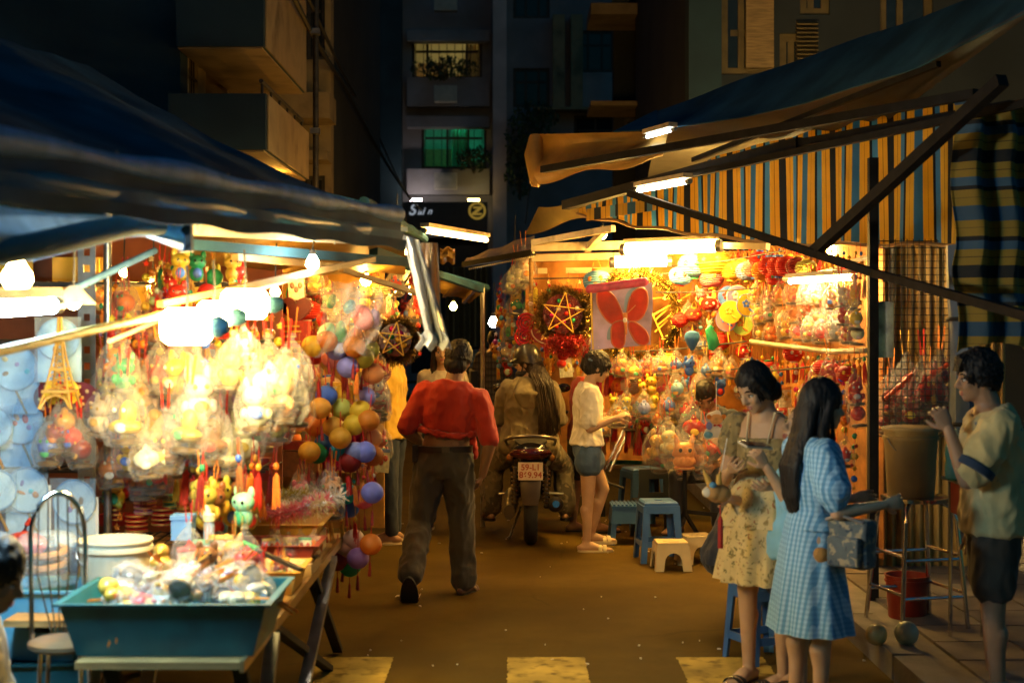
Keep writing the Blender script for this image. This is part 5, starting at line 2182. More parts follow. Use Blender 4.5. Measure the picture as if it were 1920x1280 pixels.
kind(mb.build('hair_lock', HAIR, t), 'stuff')
B.face(t)
B.shoes(t, SOLE, M['black'])
GING = t
GB = B
# bag hanging at her hip
bagm = floral('bag_cloth', (.10, .12, .13), [((.34, .28, .18), 24, .56), ((.03, .05, .08), 30, .6)])
wp = t.matrix_basis @ (J['pelvis'] + V((.2, .10, .0)))
bg = thing('backpack', 'small quilted backpack bag hung at the hip of the gingham dress', 'bag', wp, -.75)
mb = MB()
mb.box((0, 0, 0), (.19, .10, .21))
bo = B.add(bg, 'pouch', remesh(mb, 'pouch', .009, 8, mats=bagm, fold=.006, ffreq=(16, 16, 16)))
mb = MB()
mb.box((0, -.068, -.03), (.15, .04, .13))
B.add(bg, 'pocket', remesh(mb, 'pocket', .008, 5, mats=bagm, fold=.004, ffreq=(20, 20, 20)))
mb = MB()
mb.tube([(-.08, 0, .12), (-.16, .05, .3), (-.2, .12, .44)], .012, 8)
mb.build('strap', mat('strap_gold', (.5, .4, .2), .5), bg)
mb = MB()
mb.tube([(-.1, -.05, .1), (-.02, -.075, .13), (.08, -.05, .1)], .008, 8)
mb.build('zip_edge', mat('zip_silver', (.5, .48, .45), .3, .8), bg)
mb = MB()
mb.ell((.0, 0, 0), (.045, .045, .045), 14, 9, None, lambda a, b_: 1 + .12 * math.sin(a * 17) * math.sin(b_ * 13))
po = mb.build('pompom', mat('orange_plush', (.4, .2, .05), .9, bump=.6, bscale=80), bg)
po.location = (-.12, -.06, -.06)

# ---------------------------------------------------------------- short haired boy at the right edge
t = person('short haired boy in a cream t-shirt raising a hand to his mouth', 2.235, 6.6, math.radians(84))
B = Body(1.635, lean=.03, wide=1.02, arms={'L': (nv(-.1, .62, -.9), nv(.12, .30, 1), nv(.1, .4, .9)), 'R': (nv(.15, -.1, -1), nv(.1, .3, -1))},
         legs={'R': (nv(.05, -.03, -1), nv(0, -.04, -1)), 'L': (nv(-.04, .06, -1), nv(0, -.06, -1))}, head=(.05, .12, 0))
B.skin(t, SK['tan'], .0068, curl=(.6, 1.1))
tee = floral('cream_tee', (.60, .46, .20), [((.06, .12, .16), 9, .70)])
B.shirt(t, tee, 't_shirt', -.045, .78, .030, .030, .014, flare=.012, seed=31)
mb = MB()
e = B.J['SL'].lerp(B.J['EL'], .76)
d = (B.J['EL'] - B.J['SL']).normalized()
mb.tube([e - d * .02, e + d * .02], .094, 20)
B.add(t, 'sleeve_band', remesh(mb, 'sleeve_band', .007, 1, mats=cloth('navy_band', (.02, .04, .08))))
B.trousers(t, cloth('dark_shorts', (.05, .035, .02)), 'shorts', .72, .022, .012, top=.0, fold=.010)
mb = MB()
B.haircap(mb, 1.05, .0)
mb.ell(B.hp(0, .05, .085), (.06, .04, .03), 14, 8, B.hR)
for sg in (-1, 1):
    mb.ell(B.hp(sg * .07, -.012, .008), (.016, .04, .05), 12, 8, B.hR)
B.add(t, 'hair', remesh(mb, 'hair', .006, 2, mats=HAIR, fold=.011, ffreq=(38, 38, 26)))
mb = MB()
B.strands(mb, 160, .05, 14, .006, 40, wob=.014)
rr = random.Random(9)
for i in range(30):
    mb.tube([B.hp(rr.uniform(-.05, .05), .03, .125), B.hp(rr.uniform(-.06, .06), .075, .10), B.hp(rr.uniform(-.065, .065), .098, .045)], [.007, .007, .002], 5)
kind(mb.build('hair_lock', HAIR, t), 'stuff')
B.face(t)
B.shoes(t, SOLE, M['black'])

# ---------------------------------------------------------------- seated figures
def seated(label, x, y, face, H, hip, top, bottom, skin, arms=None, head=(0, .3, 0), lean=.35, voxel=.010, shorts=None):
    t = person(label, x, y, face)
    B = Body(H, lean=lean, arms=arms or {'R': (nv(.15, .55, -1), nv(-.2, 1, -.1)), 'L': (nv(-.15, .55, -1), nv(.2, 1, -.1))},
             legs={'R': (nv(.22, 1, -.05 if hip > .4 else .35), nv(.02, -.1, -1)), 'L': (nv(-.22, 1, -.05 if hip > .4 else .35), nv(-.02, -.1, -1))}, head=head, hip=hip)
    B.skin(t, skin, voxel, hands=True)
    B.shirt(t, top, 'shirt', -.03, .9, .024, .024, .010, voxel=voxel, seed=int(x * 10) + 40)
    if shorts:
        B.trousers(t, bottom, 'shorts', shorts, .018, .012, voxel=voxel)
    else:
        B.trousers(t, bottom, infl=.016, voxel=voxel)
    mb = MB()
    B.haircap(mb, 1.03, .02)
    B.add(t, 'hair', remesh(mb, 'hair', .008, 2, mats=HAIR, fold=.006, ffreq=(40, 40, 14)))
    B.face(t)
    B.shoes(t, SOLE, M['black'])
    return t, B


seated('person in dark clothes crouching behind the floral dress', 1.26, 8.35, math.radians(-62), 1.6, .40, cloth('midnight_shirt', (.022, .03, .05)),
       BLACKC, SK['dark'], lean=.55, shorts=1.0)
seated('black haired seller in navy sitting inside the right stall', 1.62, 11.35, math.radians(150), 1.6, .62, cloth('navy_top', (.02, .03, .055)),
       BLACKC, SK['dark'], lean=.25, head=(.3, .5, 0))
seated('person in a mottled olive shirt sitting cut off by the left edge', -1.755, 4.42, math.radians(-85), 1.6, .36,
       floral('olive_print', (.16, .12, .05), [((.05, .04, .02), 16, .52), ((.36, .26, .10), 24, .6)]), cloth('brown_bottoms', (.07, .045, .02)), SK['dark'],
       lean=.12, arms={'R': (nv(.1, .35, -1), nv(-.1, 1, -.5)), 'L': (nv(-.1, .3, -1), nv(.1, 1, -.5))})
# ================================================================ scooter and its rider
PAINT = mat('scooter_paint', (.012, .012, .014), .22, var=.1, coat=.6)
RUB = mat('rubber', (.016, .015, .014), .8, var=.2, bump=.3, bscale=60)
PLATE = mat('plate', (.62, .50, .36), .5, var=.12, vscale=14)
PLT = mat('plate_red', (.35, .07, .03), .6, var=0)
REDLENS = mat('red_lens', (.05, .006, .005), .15, var=0, coat=.5)


def scooter(label, loc, rot, plate=True):
    t = thing('motor_scooter', label, 'scooter', loc, rot)
    for y in (0, 1.22):
        w = MB()
        R = Matrix.Rotation(PI / 2, 3, 'Y')
        prof = [(.15, -.05), (.2, -.056), (.225, -.04), (.236, -.015), (.236, .015), (.225, .04), (.2, .056), (.15, .05)]
        w.lathe(prof + [prof[0]], 32, (0, y, .236), R, lambda th, i: 1 + (.012 if (int(th * 20 / PI) % 2 and 2 <= i <= 5) else 0), cap=False)
        wo = w.build('wheel', RUB, t)
        w = MB()
        w.lathe([(.02, -.05), (.05, -.045), (.15, -.03), (.152, .03), (.05, .045), (.02, .05)], 24, (0, y, .236), R)
        w.build('rim', M['iron'], wo)
    b = MB()
    b.loft([(0, -.12, .70), (0, -.06, .72), (0, .12, .70), (0, .4, .66), (0, .7, .56)], [(.06, .09), (.11, .155), (.14, .18), (.16, .19), (.12, .16)], 20, (0, 0, 1))
    b.loft([(0, -.07, .62), (0, .1, .5), (0, .5, .42), (0, .75, .4)], [(.08, .12), (.14, .17), (.16, .17), (.1, .15)], 18, (0, 0, 1))
    b.span((-.16, .6, .27), (.16, 1.0, .33))
    b.loft([(0, .98, .3), (0, 1.05, .5), (0, 1.0, .8), (0, .96, .98)], [(.06, .15), (.08, .2), (.07, .19), (.06, .12)], 16, (0, 1, 0))
    t_body = B.add(t, 'bodywork', remesh(b, 'bodywork', .013, 3, mats=PAINT))
    b = MB()
    b.loft([(0, -.1, .80), (0, .05, .815), (0, .35, .80), (0, .62, .76)], [(.02, .08), (.045, .13), (.05, .14), (.03, .1)], 18, (0, 0, 1))
    b.build('seat', mat('vinyl', (.02, .018, .016), .5, bump=.2), t)
    b = MB()
    pts = [(.2 * math.cos(a), -.05 - .10 * math.sin(a), .83 + .045 * math.sin(a)) for a in [PI * i / 14 for i in range(15)]]
    b.tube([(.19, .2, .78)] + pts + [(-.19, .2, .78)], .014, 10)
    b.build('grab_rail', mat('rail_grey', (.25, .22, .18), .3, .9), t)
    b = MB()
    b.loft([(-.155, -.10, .735), (-.08, -.165, .735), (0, -.18, .732), (.08, -.165, .735), (.155, -.10, .735)], [(.02, .02), (.042, .03), (.046, .03), (.042, .03), (.02, .02)], 14, (0, 0, 1))
    b.build('tail_light', REDLENS, t)
    for sg in (-1, 1):
        b = MB()
        b.ell((sg * .165, -.085, .70), (.028, .035, .03), 10, 7)
        b.build('indicator', mat('amber_lens', (.3, .12, .02), .2), t)
    b = MB()
    b.loft([(0, -.14, .64), (0, -.2, .54), (0, -.23, .42), (0, -.24, .34)], [(.012, .10), (.012, .085), (.012, .075), (.008, .06)], 12, (0, 1, 0))
    b.build('mudguard', mat('mudguard', (.075, .055, .03), .35, var=.2), t)
    if plate:
        b = MB()
        rt = Euler((-.22, 0, 0))
        b.box((0, -.215, .605), (.195, .006, .14), rt)
        po = b.build('number_plate', PLATE, t, smooth=False)
        WORLD_LOC[po.name] = V((0, 0, 0))
        for s_, z in (('59-L1', .634), ('869.94', .575)):
            text(s_, .066, (0, -.2205 + (z - .605) * .224, z), PLT, po, rot=(PI / 2 - .22, 0, 0), ext=.001, bold=.0015)
    for sg in (-1, 1):
        b = MB()
        pts = []
        for i in range(97):
            a = i / 96 * 2 * PI * 8
            q = i / 96
            pts.append((sg * .125 + .026 * math.cos(a), -.13 + .08 * q + .026 * math.sin(a), .60 - .27 * q))
        b.tube(pts, .006, 6)
        so = b.build('shock_spring', mat('spring', (.3, .22, .12), .35, .7), t)
        b = MB()
        b.tube([(sg * .125, -.13, .63), (sg * .125, -.05, .31)], .014, 8)
        b.build('shock_rod', M['steel'], so)
    b = MB()
    b.limb((.20, -.16, .34), (.19, .28, .27), .062, .05, 16)
    b.limb((.19, .28, .27), (.12, .5, .24), .025, .02)
    mo = b.build('muffler', M['iron'], t)
    b = MB()
    b.tube([(.2, -.205, .345), (.2, -.235, .35)], .028, 12)
    b.build('muffler_tip', M['chrome'], mo)
    b = MB()
    b.loft([(-.17, -.12, .27), (-.17, .1, .29), (-.16, .35, .33), (-.14, .45, .35)], [(.06, .045), (.10, .06), (.09, .06), (.04, .04)], 16, (0, 0, 1))
    b.build('engine_case', mat('engine_alloy', (.22, .18, .12), .4, .7), t)
    b = MB()
    b.tube([(-.32, .92, 1.0), (-.15, .97, 1.03), (0, .98, 1.0), (.15, .97, 1.03), (.32, .92, 1.0)], .014, 8)
    b.build('handlebar', M['iron'], t)
    for sg in (-1, 1):
        b = MB()
        b.tube([(sg * .2, .96, 1.03), (sg * .26, .95, 1.18)], .006, 6)
        b.ell((sg * .28, .94, 1.21), (.06, .014, .04), 12, 7)
        b.build('mirror', PAINT, t)
    b = MB()
    b.lathe([(.02, -.02), (.07, 0), (.075, .03)], 16, (0, 1.1, .86), Matrix.Rotation(-PI / 2, 3, 'X'))
    b.build('headlight', mat('lens', (.6, .6, .6), .1), t)
    b = MB()
    b.tube([(-.08, .3, .26), (-.17, .22, .03), (-.19, .2, .015)], .011, 8)
    b.build('side_stand', M['steel'], t)
    b = MB()
    for sg in (-1, 1):
        b = MB()
        b.tube([(sg * .15, .42, .36), (sg * .27, .43, .35)], .012, 8)
        b.build('foot_peg', M['steel'], t)
    return t


scx, scy = .150, 11.40
scooter('black motor scooter seen from behind, number plate 59-L1 869.94, its rider seated', (scx, scy, 0), -.02)

t = person('scooter rider in an olive hoodie and helmet with very long loose hair', scx - .01, scy + .36, .02)
B = Body(1.62, lean=.10, female=True, wide=1.12, hip=.80, arms={'R': (nv(.30, .55, -.9), nv(.05, 1, .05)), 'L': (nv(-.30, .5, -.9), nv(-.05, 1, .05))},
         legs={'R': (nv(.50, .62, -.52), nv(.06, -.1, -1)), 'L': (nv(-.50, .62, -.52), nv(-.06, -.1, -1))}, head=(1.15, .05, 0))
B.skin(t, SK['light'], .0075)
hood = cloth('olive_hoodie', (.18, .14, .07), bump=.3)
o = B.shirt(t, hood, 'hoodie', -.07, 1.9, .045, .034, .018, flare=.02, seed=55, ffreq=(7, 7, 5))
J = B.J
mb = MB()
mb.loft([J['sho'] + V((0, -.06, .03)), J['chest'] + V((0, -.14, .09)), J['chest'] + V((0, -.13, -.02))], [(.06, .10), (.045, .13), (.02, .07)], 16, (0, 1, 0))
mb.tube([J['neck'] + V((.085 * math.cos(a), .02 + .075 * math.sin(a), -.01)) for a in [2 * PI * i / 16 for i in range(17)]], .034, 10)
B.add(t, 'hood', remesh(mb, 'hood', .009, 4, mats=hood, fold=.008))
mb = MB()
mb.tube([B.hp(.05 * math.cos(a), .03 + .06 * math.sin(a), -.085) for a in [2 * PI * i / 14 for i in range(15)]], .022, 8)
B.add(t, 'neck_scarf', remesh(mb, 'neck_scarf', .008, 2, mats=BLACKC, fold=.004, ffreq=(30, 30, 30)))
camo = floral('cargo_camo', (.17, .14, .08), [((.08, .065, .04), 11, .5), ((.24, .19, .11), 15, .58)])
B.trousers(t, camo, t=1.9, infl=.032, flare=.012, fold=.013, seed=61)
mb = MB()
B.haircap(mb, 1.0, .04)
mb.loft([B.hp(0, -.075, .0), J['neck'] + V((.07, -.10, .06)), J['sho'] + V((.12, -.135, .0)), J['chest'] + V((.15, -.15, -.02)), J['waist'] + V((.16, -.14, .05)), J['pelvis'] + V((.15, -.13, .09))],
        [(.05, .06), (.045, .075), (.04, .085), (.035, .08), (.03, .06), (.012, .025)], 16, (0, 1, 0))
B.add(t, 'hair', remesh(mb, 'hair', .0075, 3, mats=HAIRB, fold=.007, ffreq=(45, 45, 6)))
mb = MB()
rr = random.Random(77)
for i in range(120):
    a, q = rr.uniform(-1, 1), rr.uniform(.7, 1)
    s_ = a * .075
    pts = [B.hp(rr.uniform(-.05, .05), -.085, .0), J['neck'] + V((.07 + s_ * .8, -.125 + rr.uniform(-.02, .02), .06)), J['sho'] + V((.12 + s_, -.165 + rr.uniform(-.02, .02), 0)),
           J['chest'] + V((.15 + s_ * 1.1, -.18 + rr.uniform(-.02, .02), -.02)), J['waist'] + V((.16 + s_ * 1.2, -.17 + rr.uniform(-.02, .02), .05)),
           J['pelvis'] + V((.16 + s_ * 1.1 + rr.gauss(0, .012), -.14, .13 - .1 * q))]
    mb.tube(pts, [.006, .006, .006, .005, .004, .0015], 5)
kind(mb.build('hair_lock', HAIRB, t), 'stuff')
mb = MB()
q = B.hR
HR = B.hp(0, -.012, .045)
prof = []
rings = []
for i in range(11):
    ph = PI / 2 * i / 10
    ring = []
    for j in range(28):
        th = 2 * PI * j / 28
        dy = math.cos(th)
        low = -.035 - .035 * max(0, -dy)
        z = low + (.122 - low) * math.sin(ph)
        r = math.cos(ph) ** .62
        ring.append(HR + q @ V((math.sin(th) * .102 * r, dy * .124 * r, z)))
    rings.append(ring)
mb.rings(rings)
hm = mb.build('helmet', mat('helmet_shell', (.030, .024, .014), .34, var=.05, coat=.3), t)
mb = MB()
mb.sheet(lambda u, v: HR + q @ V((math.sin((u - .5) * 2.2) * (.104 + .0 * v), math.cos((u - .5) * 2.2) * .124 + .062 * v * math.cos((u - .5) * 2.6), .0 - .022 * v)), 16, 4, .005)
mb.build('visor', M['black'], hm)
mb = MB()
for sg in (-1, 1):
    mb.tube([HR + q @ V((sg * .098, 0, -.03)), B.hp(sg * .074, .02, -.06), B.hp(sg * .02, .045, -.11)], .006, 6)
mb.build('chin_strap', M['black'], hm)
B.face(t)
B.shoes(t, SOLE, mat('brown_strap', (.16, .09, .05)), thick=.022)

# distant scooter with rider in the dark lane
scooter('distant scooter with a glowing headlight in the dark lane', (sm(885 - CX, 24.5), 25.7, 0), PI + .06, plate=False)
b = MB()
p = W(884, 640, 24.4)
b.ell((0, 0, 0), (.09, .05, .05), 12, 8)
o = b.build('headlight_lamp', lamp_mat('headlight', (1, .62, .22), 12))
o.location = p
tag(o, 'glowing amber headlight of the distant scooter in the lane', 'lamp')
t = person('distant scooter rider in blue with a teal helmet in the dark lane', sm(905 - CX, 25), 25.2, PI)
B = Body(1.65, hip=.82, arms={'R': (nv(.2, .5, -.9), nv(0, 1, 0)), 'L': (nv(-.2, .5, -.9), nv(0, 1, 0))},
         legs={'R': (nv(.4, .7, -.3), nv(0, 0, -1)), 'L': (nv(-.4, .7, -.3), nv(0, 0, -1))})
B.skin(t, SK['tan'], .014, hands=False)
B.shirt(t, cloth('blue_jacket', (.05, .10, .2)), 'jacket', -.05, 1.9, .03, .02, .01, voxel=.015)
B.trousers(t, BLACKC, voxel=.015)
mb = MB()
mb.ell(B.hp(0, -.01, .05), (.11, .125, .115), 16, 10, B.hR)
mb.build('helmet', mat('teal_helmet', (.12, .4, .5), .25, coat=.5), t)
B.face(t)
B.shoes(t, SOLE, M['black'])


# ================================================================ stools
def stool(label, x, y, rot, m, h=.45, w=.27, group=None):
    t = thing('plastic_stool', label, 'stool', (x, y, 0), rot, group)
    b = MB()
    k = w / 2
    b.loft([(0, 0, h - .035), (0, 0, h - .012), (0, 0, h)], [(k * 1.34, k * 1.34), (k * 1.32, k * 1.32), (k * 1.2, k * 1.2)], 4, (1, 1, 0))
    b.lathe([(.03, .0), (.03, .004)], 14, (0, 0, h))
    so = b.build('seat', m, t, smooth=False)
    for sx in (-1, 1):
        for sy in (-1, 1):
            g = MB()
            f = 1.18
            for (ax, ay, bx, by) in ((1, 1, .62, 1), (1, 1, 1, .62)):
                g.rings([[V((sx * k * X * 1.0, sy * k * Y * 1.0, h - .03)) for X, Y in ((ax, ay), (bx * .95, by * .95), (ax * .9, ay * .9))],
                         [V((sx * k * f * X, sy * k * f * Y, .0)) for X, Y in ((ax, ay), (bx + .12 if bx < 1 else bx, by + .12 if by < 1 else by), (ax * .92, ay * .92))]])
            g.build('leg', m, t, smooth=False)
    for z, f in ((h * .3, 1.11),):
        for a, c in (((-1, -1), (1, -1)), ((1, -1), (1, 1)), ((1, 1), (-1, 1)), ((-1, 1), (-1, -1))):
            g = MB()
            g.beam((a[0] * k * f * .93, a[1] * k * f * .93, z), (c[0] * k * f * .93, c[1] * k * f * .93, z), .012, .04, (0, 0, 1))
            g.build('rung', m, t, smooth=False)
    for sx, sy in ((0, 1), (0, -1), (1, 0), (-1, 0)):
        g = MB()
        g.box((sx * k * .98, sy * k * .98, h - .06), (w * .9 if sx == 0 else .008, .008 if sx == 0 else w * .9, .055))
        g.build('apron', m, t, smooth=False)
    return t


BLUEP = mat('blue_plastic', (.045, .135, .36), .38, var=.12, bump=.08, bscale=60)
stool('tall blue plastic stool standing alone in front of the low cream stool', sm(1234 - CX, 10.62), 10.62, .1, BLUEP)
stool('blue plastic stool standing farther back by the goods, left of the dark child chair', sm(1205 - CX, 12.35), 12.35, .3, BLUEP, .52, .30)
stool('blue plastic stool half hidden between the legs below the floral dress', sm(1428 - CX, 7.45), 7.45, .4, BLUEP, .42, .25)
CREAMP = mat('cream_plastic', (.72, .55, .26), .4, var=.1)


def low_stool(label, px, d, rot):
    t = thing('low_stool', label, 'stool', (sm(px - CX, d), d, 0), rot, 'low cream stools')
    b = MB()
    h, k = .20, .115
    b.box((0, 0, h - .008), (k * 1.9, k * 1.9, .016))
    b.lathe([(.06, 0), (.06, .003)], 20, (0, 0, h))
    b.build('seat', CREAMP, t, smooth=False)
    for i in range(4):
        R = Matrix.Rotation(i * PI / 2, 3, 'Z')
        poly = [(-k, h - .016), (-k * 1.16, 0), (-k * .62, 0)]
        for j in range(9):
            a = PI - PI * j / 8
            poly.append((math.cos(a) * k * .55, .06 + math.sin(a) * .07))
        poly += [(k * .62, 0), (k * 1.16, 0), (k, h - .016)]
        g = MB()
        n = len(poly)
        out, inn = [], []
        for (x, z) in poly:
            s = 1 + .14 * (1 - z / h)
            out.append(R @ V((x, -k * s, z)))
            inn.append(R @ V((x * .97, -k * s + .012, z)))
        # side panel with an arched opening, built as quads between the arch and the outline
        def strip(idx_a, idx_b):
            for q in range(len(idx_a) - 1):
                a0, a1, b0, b1 = idx_a[q], idx_a[q + 1], idx_b[q], idx_b[q + 1]
                base = len(g.v)
                for src in (out, inn):
                    g.v.extend([src[a0], src[a1], src[b1], src[b0]])
                g.face(base, base + 1, base + 2, base + 3)
                g.face(base + 7, base + 6, base + 5, base + 4)
                g.face(base, base + 3, base + 7, base + 4)
                g.face(base + 1, base + 5, base + 6, base + 2)
        m0 = 3 + 4
        out.append(R @ V((0, -k, h - .016)))
        inn.append(R @ V((0, -k + .012, h - .016)))
        top = n
        strip([2, 3, 4, 5, 6, 7], [1, 1, 0, 0, top, top])
        strip([7, 8, 9, 10, 11, 12], [top, top, n - 1, n - 1, n - 2, n - 2])
        g.build('leg_panel', CREAMP, t, smooth=False)
    return t


low_stool('low cream plastic stool with arched sides, nearest the tall blue stool', 1258, 10.25, .05)
low_stool('low cream plastic stool farther back, half behind the crouching person', 1306, 10.55, .2)

# dark child chair with a square hole in its back
t = thing('child_chair', 'small dark plastic chair with a square hole in its back', 'chair', (sm(1230 - CX, 11.6), 11.6, 0), .1)
DKP = mat('dark_green_plastic', (.03, .035, .03), .45)
b = MB()
for (x0, x1, z0, z1) in ((-.14, -.06, .30, .58), (.06, .14, .30, .58), (-.06, .06, .50, .58), (-.06, .06, .30, .39)):
    b.span((x0, -.012, z0), (x1, .012, z1))
b.build('backrest', DKP, t, smooth=False)
b = MB()
b.box((0, .14, .3), (.30, .28, .03))
b.build('seat', DKP, t, smooth=False)
for sx in (-1, 1):
    for y in (.02, .27):
        b = MB()
        b.beam((sx * .12, y, .29), (sx * .15, y, 0), .03, .03)
        b.build('leg', DKP, t, smooth=False)
# ribbed blue step
t = thing('step_stool', 'wide low blue plastic step with a ribbed top behind the girl', 'stool', (sm(1180 - CX, 11.5), 11.5, 0), 0)
b = MB()
b.box((0, 0, .30), (.30, .30, .02))
b.build('top', BLUEP, t, smooth=False)
for k in range(9):
    b = MB()
    b.box((-.13 + k * .0325, 0, .315), (.016, .28, .012))
    b.build('rib', BLUEP, t, smooth=False)
b = MB()
b.loft([(0, 0, .17), (0, 0, .29)], [(.225, .225), (.205, .205)], 4, (1, 1, 0))
b.build('skirt', BLUEP, t, smooth=False)
for sx in (-1, 1):
    for sy in (-1, 1):
        b = MB()
        b.beam((sx * .13, sy * .13, .17), (sx * .15, sy * .15, 0), .04, .04)
        b.build('leg', BLUEP, t, smooth=False)

# steel bar stool with water bucket
bx, by = sm(1718 - CX, 7.75), 7.75
t = thing('bar_stool', 'tall chromed bar stool holding the beige bucket, by the mesh panel', 'stool', (bx, by, 0), .25)
b = MB()
b.lathe([(.17, .795), (.19, .80), (.19, .82), (.17, .825)], 28)
b.build('seat', M['chrome'], t)
for i in range(4):
    a = PI / 4 + i * PI / 2
    c, s_ = math.cos(a), math.sin(a)
    b = MB()
    b.tube([(c * .13, s_ * .13, .795), (c * .19, s_ * .19, .77), (c * .215, s_ * .215, .70), (c * .29, s_ * .29, 0.01)], .0125, 10)
    b.build('leg', M['chrome'], t)
for z, r in ((.30, .255), (.50, .234)):
    for i in range(4):
        a, a2 = PI / 4 + i * PI / 2, PI / 4 + (i + 1) * PI / 2
        b = MB()
        b.tube([(math.cos(a) * r, math.sin(a) * r, z + .02 * (i % 2)), (math.cos(a2) * r, math.sin(a2) * r, z + .02 * (i % 2))], .009, 8)
        b.build('rung', M['chrome'], t)


def bucket(label, loc, r, h, m, lid=None, handle=True, group=None):
    t = thing('bucket', label, 'bucket', loc, 0.4, group)
    b = MB()
    b.lathe([(r * .84, 0), (r * .86, .005), (r * .98, h * .84), (r * 1.05, h * .845), (r * 1.05, h * .9), (r * .99, h * .905), (r, h * .97), (r * 1.05, h * .975), (r * 1.05, h), (r * .97, h), (r * .95, h * .9), (r * .8, .02)], 36)
    b.build('shell', m, t)
    if lid:
        b = MB()
        b.lathe([(r * 1.07, h * 1.0), (r * 1.07, h * 1.03), (r * .9, h * 1.045)], 36)
        b.build('lid', lid, t)
    if handle:
        b = MB()
        b.tube([(r * 1.06, 0, h * .87)] + [(r * 1.1 * math.cos(a), -r * .4 * math.sin(a) - .01, h * .87 - r * .75 * math.sin(a)) for a in [PI * i / 12 for i in range(1, 12)]] + [(-r * 1.06, 0, h * .87)], .004, 6)
        b.build('handle', M['steel'], t)
    return t


bucket('beige lidded water bucket standing on the chromed bar stool', (bx - .03, by, .826), .145, .36, mat('beige_plastic', (.34, .24, .10), .5, var=.15), mat('beige_lid', (.42, .32, .16), .5))
bucket('red bucket with a pale base under the bar stool', (bx + .02, by + .25, .112), .12, .24, mat('red_plastic', (.3, .03, .015), .4), handle=False)
for px, py, r, col, lab in ((1643, 1192, .055, (.55, .42, .14), 'plain yellow toy ball on the pavement beside the bar stool legs'), (1700, 1190, .062, (.35, .42, .3), 'green and yellow printed toy ball under the bar stool')):
    d = GD(1215, .11)
    o = MB()
    o.ell((0, 0, 0), r, 20, 12)
    oo = o.build('toy_ball', mat('ball_' + str(px), col, .35, var=.3, vscale=9))
    oo.location = (sm(px - CX, d), d, .125 + r)
    tag(oo, lab, 'ball')
# red stand with a teal bottle behind the boy
t = thing('drinks_stand', 'slim steel stand with a red box behind the short haired boy', 'stand', (sm(1800 - CX, 7.35), 7.35, .11))
for px in (1790, 1850):
    b = MB()
    b.tube([(sm(px - CX, 7.35), 7.42, .115), (sm(px - CX, 7.35), 7.42, .94)], .011, 8)
    b.build('leg', M['chrome'], t, world=True)
b = MB()
b.span((sm(1783 - CX, 7.35), 7.18, .942), (sm(1865 - CX, 7.35), 7.52, .955))
b.build('counter', M['steel'], t, world=True, smooth=False)
b = MB()
b.span((sm(1788 - CX, 7.35), 7.22, .78), (sm(1850 - CX, 7.35), 7.4, .938))
b.build('red_box', mat('red_metal', (.28, .03, .02), .4), t, world=True, smooth=False)
t = thing('bottle', 'teal tinted plastic bottle with a pale cap on the red stand', 'bottle', (sm(1789 - CX, 7.3), 7.3, .957))
b = MB()
b.lathe([(.03, 0), (.045, .01), (.046, .07), (.04, .10), (.046, .13), (.045, .17), (.03, .215), (.018, .23)], 18)
b.build('body', mat('teal_pet', (.12, .42, .36), .2, var=.2, transl=.3), t)
b = MB()
b.lathe([(.021, .23), (.021, .26), (.018, .262)], 14)
b.build('cap', mat('pale_cap', (.8, .75, .4), .4), t)

# leaning chrome rails by the girl, green crate on a low bench
t = thing('display_stand', 'leaning chromed bars of a goods stand right of the girl in white', 'stand', W(1140, 880, 11.9))
for dx in (0, 10):
    b = MB()
    b.tube([W(1132 + dx, 885, 11.7), W(1172 + dx, 800, 12.2)], .013, 8)
    b.build('bar', M['chrome'], t, world=True)
b = MB()
b.tube([W(1132, 885, 11.7), W(1140, 905, 11.65), W(1170, 915, 11.6)], .012, 8)
b.build('foot', M['iron'], t, world=True)
t = thing('bench', 'low wooden bench under the green crate behind the girl', 'bench', W(1175, 890, 13.2))
b = MB()
p, q = W(1120, 868, 13.1), W(1240, 868, 13.1)
b.span((p.x, 13.0, .44), (q.x, 13.5, .47))
b.build('top', M['wood'], t, world=True, smooth=False)
for x in (p.x + .05, q.x - .05):
    for y in (13.05, 13.45):
        b = MB()
        b.span((x - .02, y - .02, 0), (x + .02, y + .02, .44))
        b.build('leg', M['beam_dark'], t, world=True, smooth=False)


def tray(label, c, size, m, cat='tray', name='tray', rotz=0.0, wall=.012, taper=.86):
    t = thing(name, label, cat, c, rotz)
    L, Wd, h = size
    b = MB()

    def rect(s, z, e=0):
        return [V((sx * (L / 2 * s + e), sy * (Wd / 2 * s + e), z)) for sx, sy in ((-1, -1), (1, -1), (1, 1), (-1, 1))]
    b.rings([rect(taper, 0), rect(1, h * .96), rect(1, h * .96, .018), rect(1, h, .020), rect(1, h, -.004), rect(taper, .012, -.012)], cap=False)
    n = len(b.v)
    b.face(*range(3, -1, -1))
    b.face(n - 4, n - 3, n - 2, n - 1)
    b.build('basin', m, t, smooth=False)
    return t


tray('green plastic crate of bagged goods on the low bench', (sm(1172 - CX, 13.2), 13.25, .472), (.34, .3, .13), mat('green_plastic', (.03, .22, .13), .4), 'crate', 'crate')
TEAL = mat('teal_plastic', (.008, .105, .13), .38, var=.2, vscale=5, dirt=((.006, .05, .065), 4))
tray('large teal plastic basin heaped with small toys at the near table end', (-1.185, 5.07, TZ + .003), (.70, .50, .185), TEAL, 'basin', 'basin')
YEL = mat('yellow_plastic', (.60, .32, .05), .42, var=.15)
tray('biggest yellow tray holding fluffy boas on the long table', (-1.20, 7.0, TZ + .10), (.56, .42, .08), YEL)
tray('dark red tray just in front of the big yellow tray', (-1.10, 6.55, TZ + .06), (.42, .30, .08), mat('dark_red_plastic', (.26, .03, .012), .42))
tray('middle sized yellow tray in front of the dark red tray', (-1.06, 6.10, TZ + .003), (.32, .34, .10), YEL)
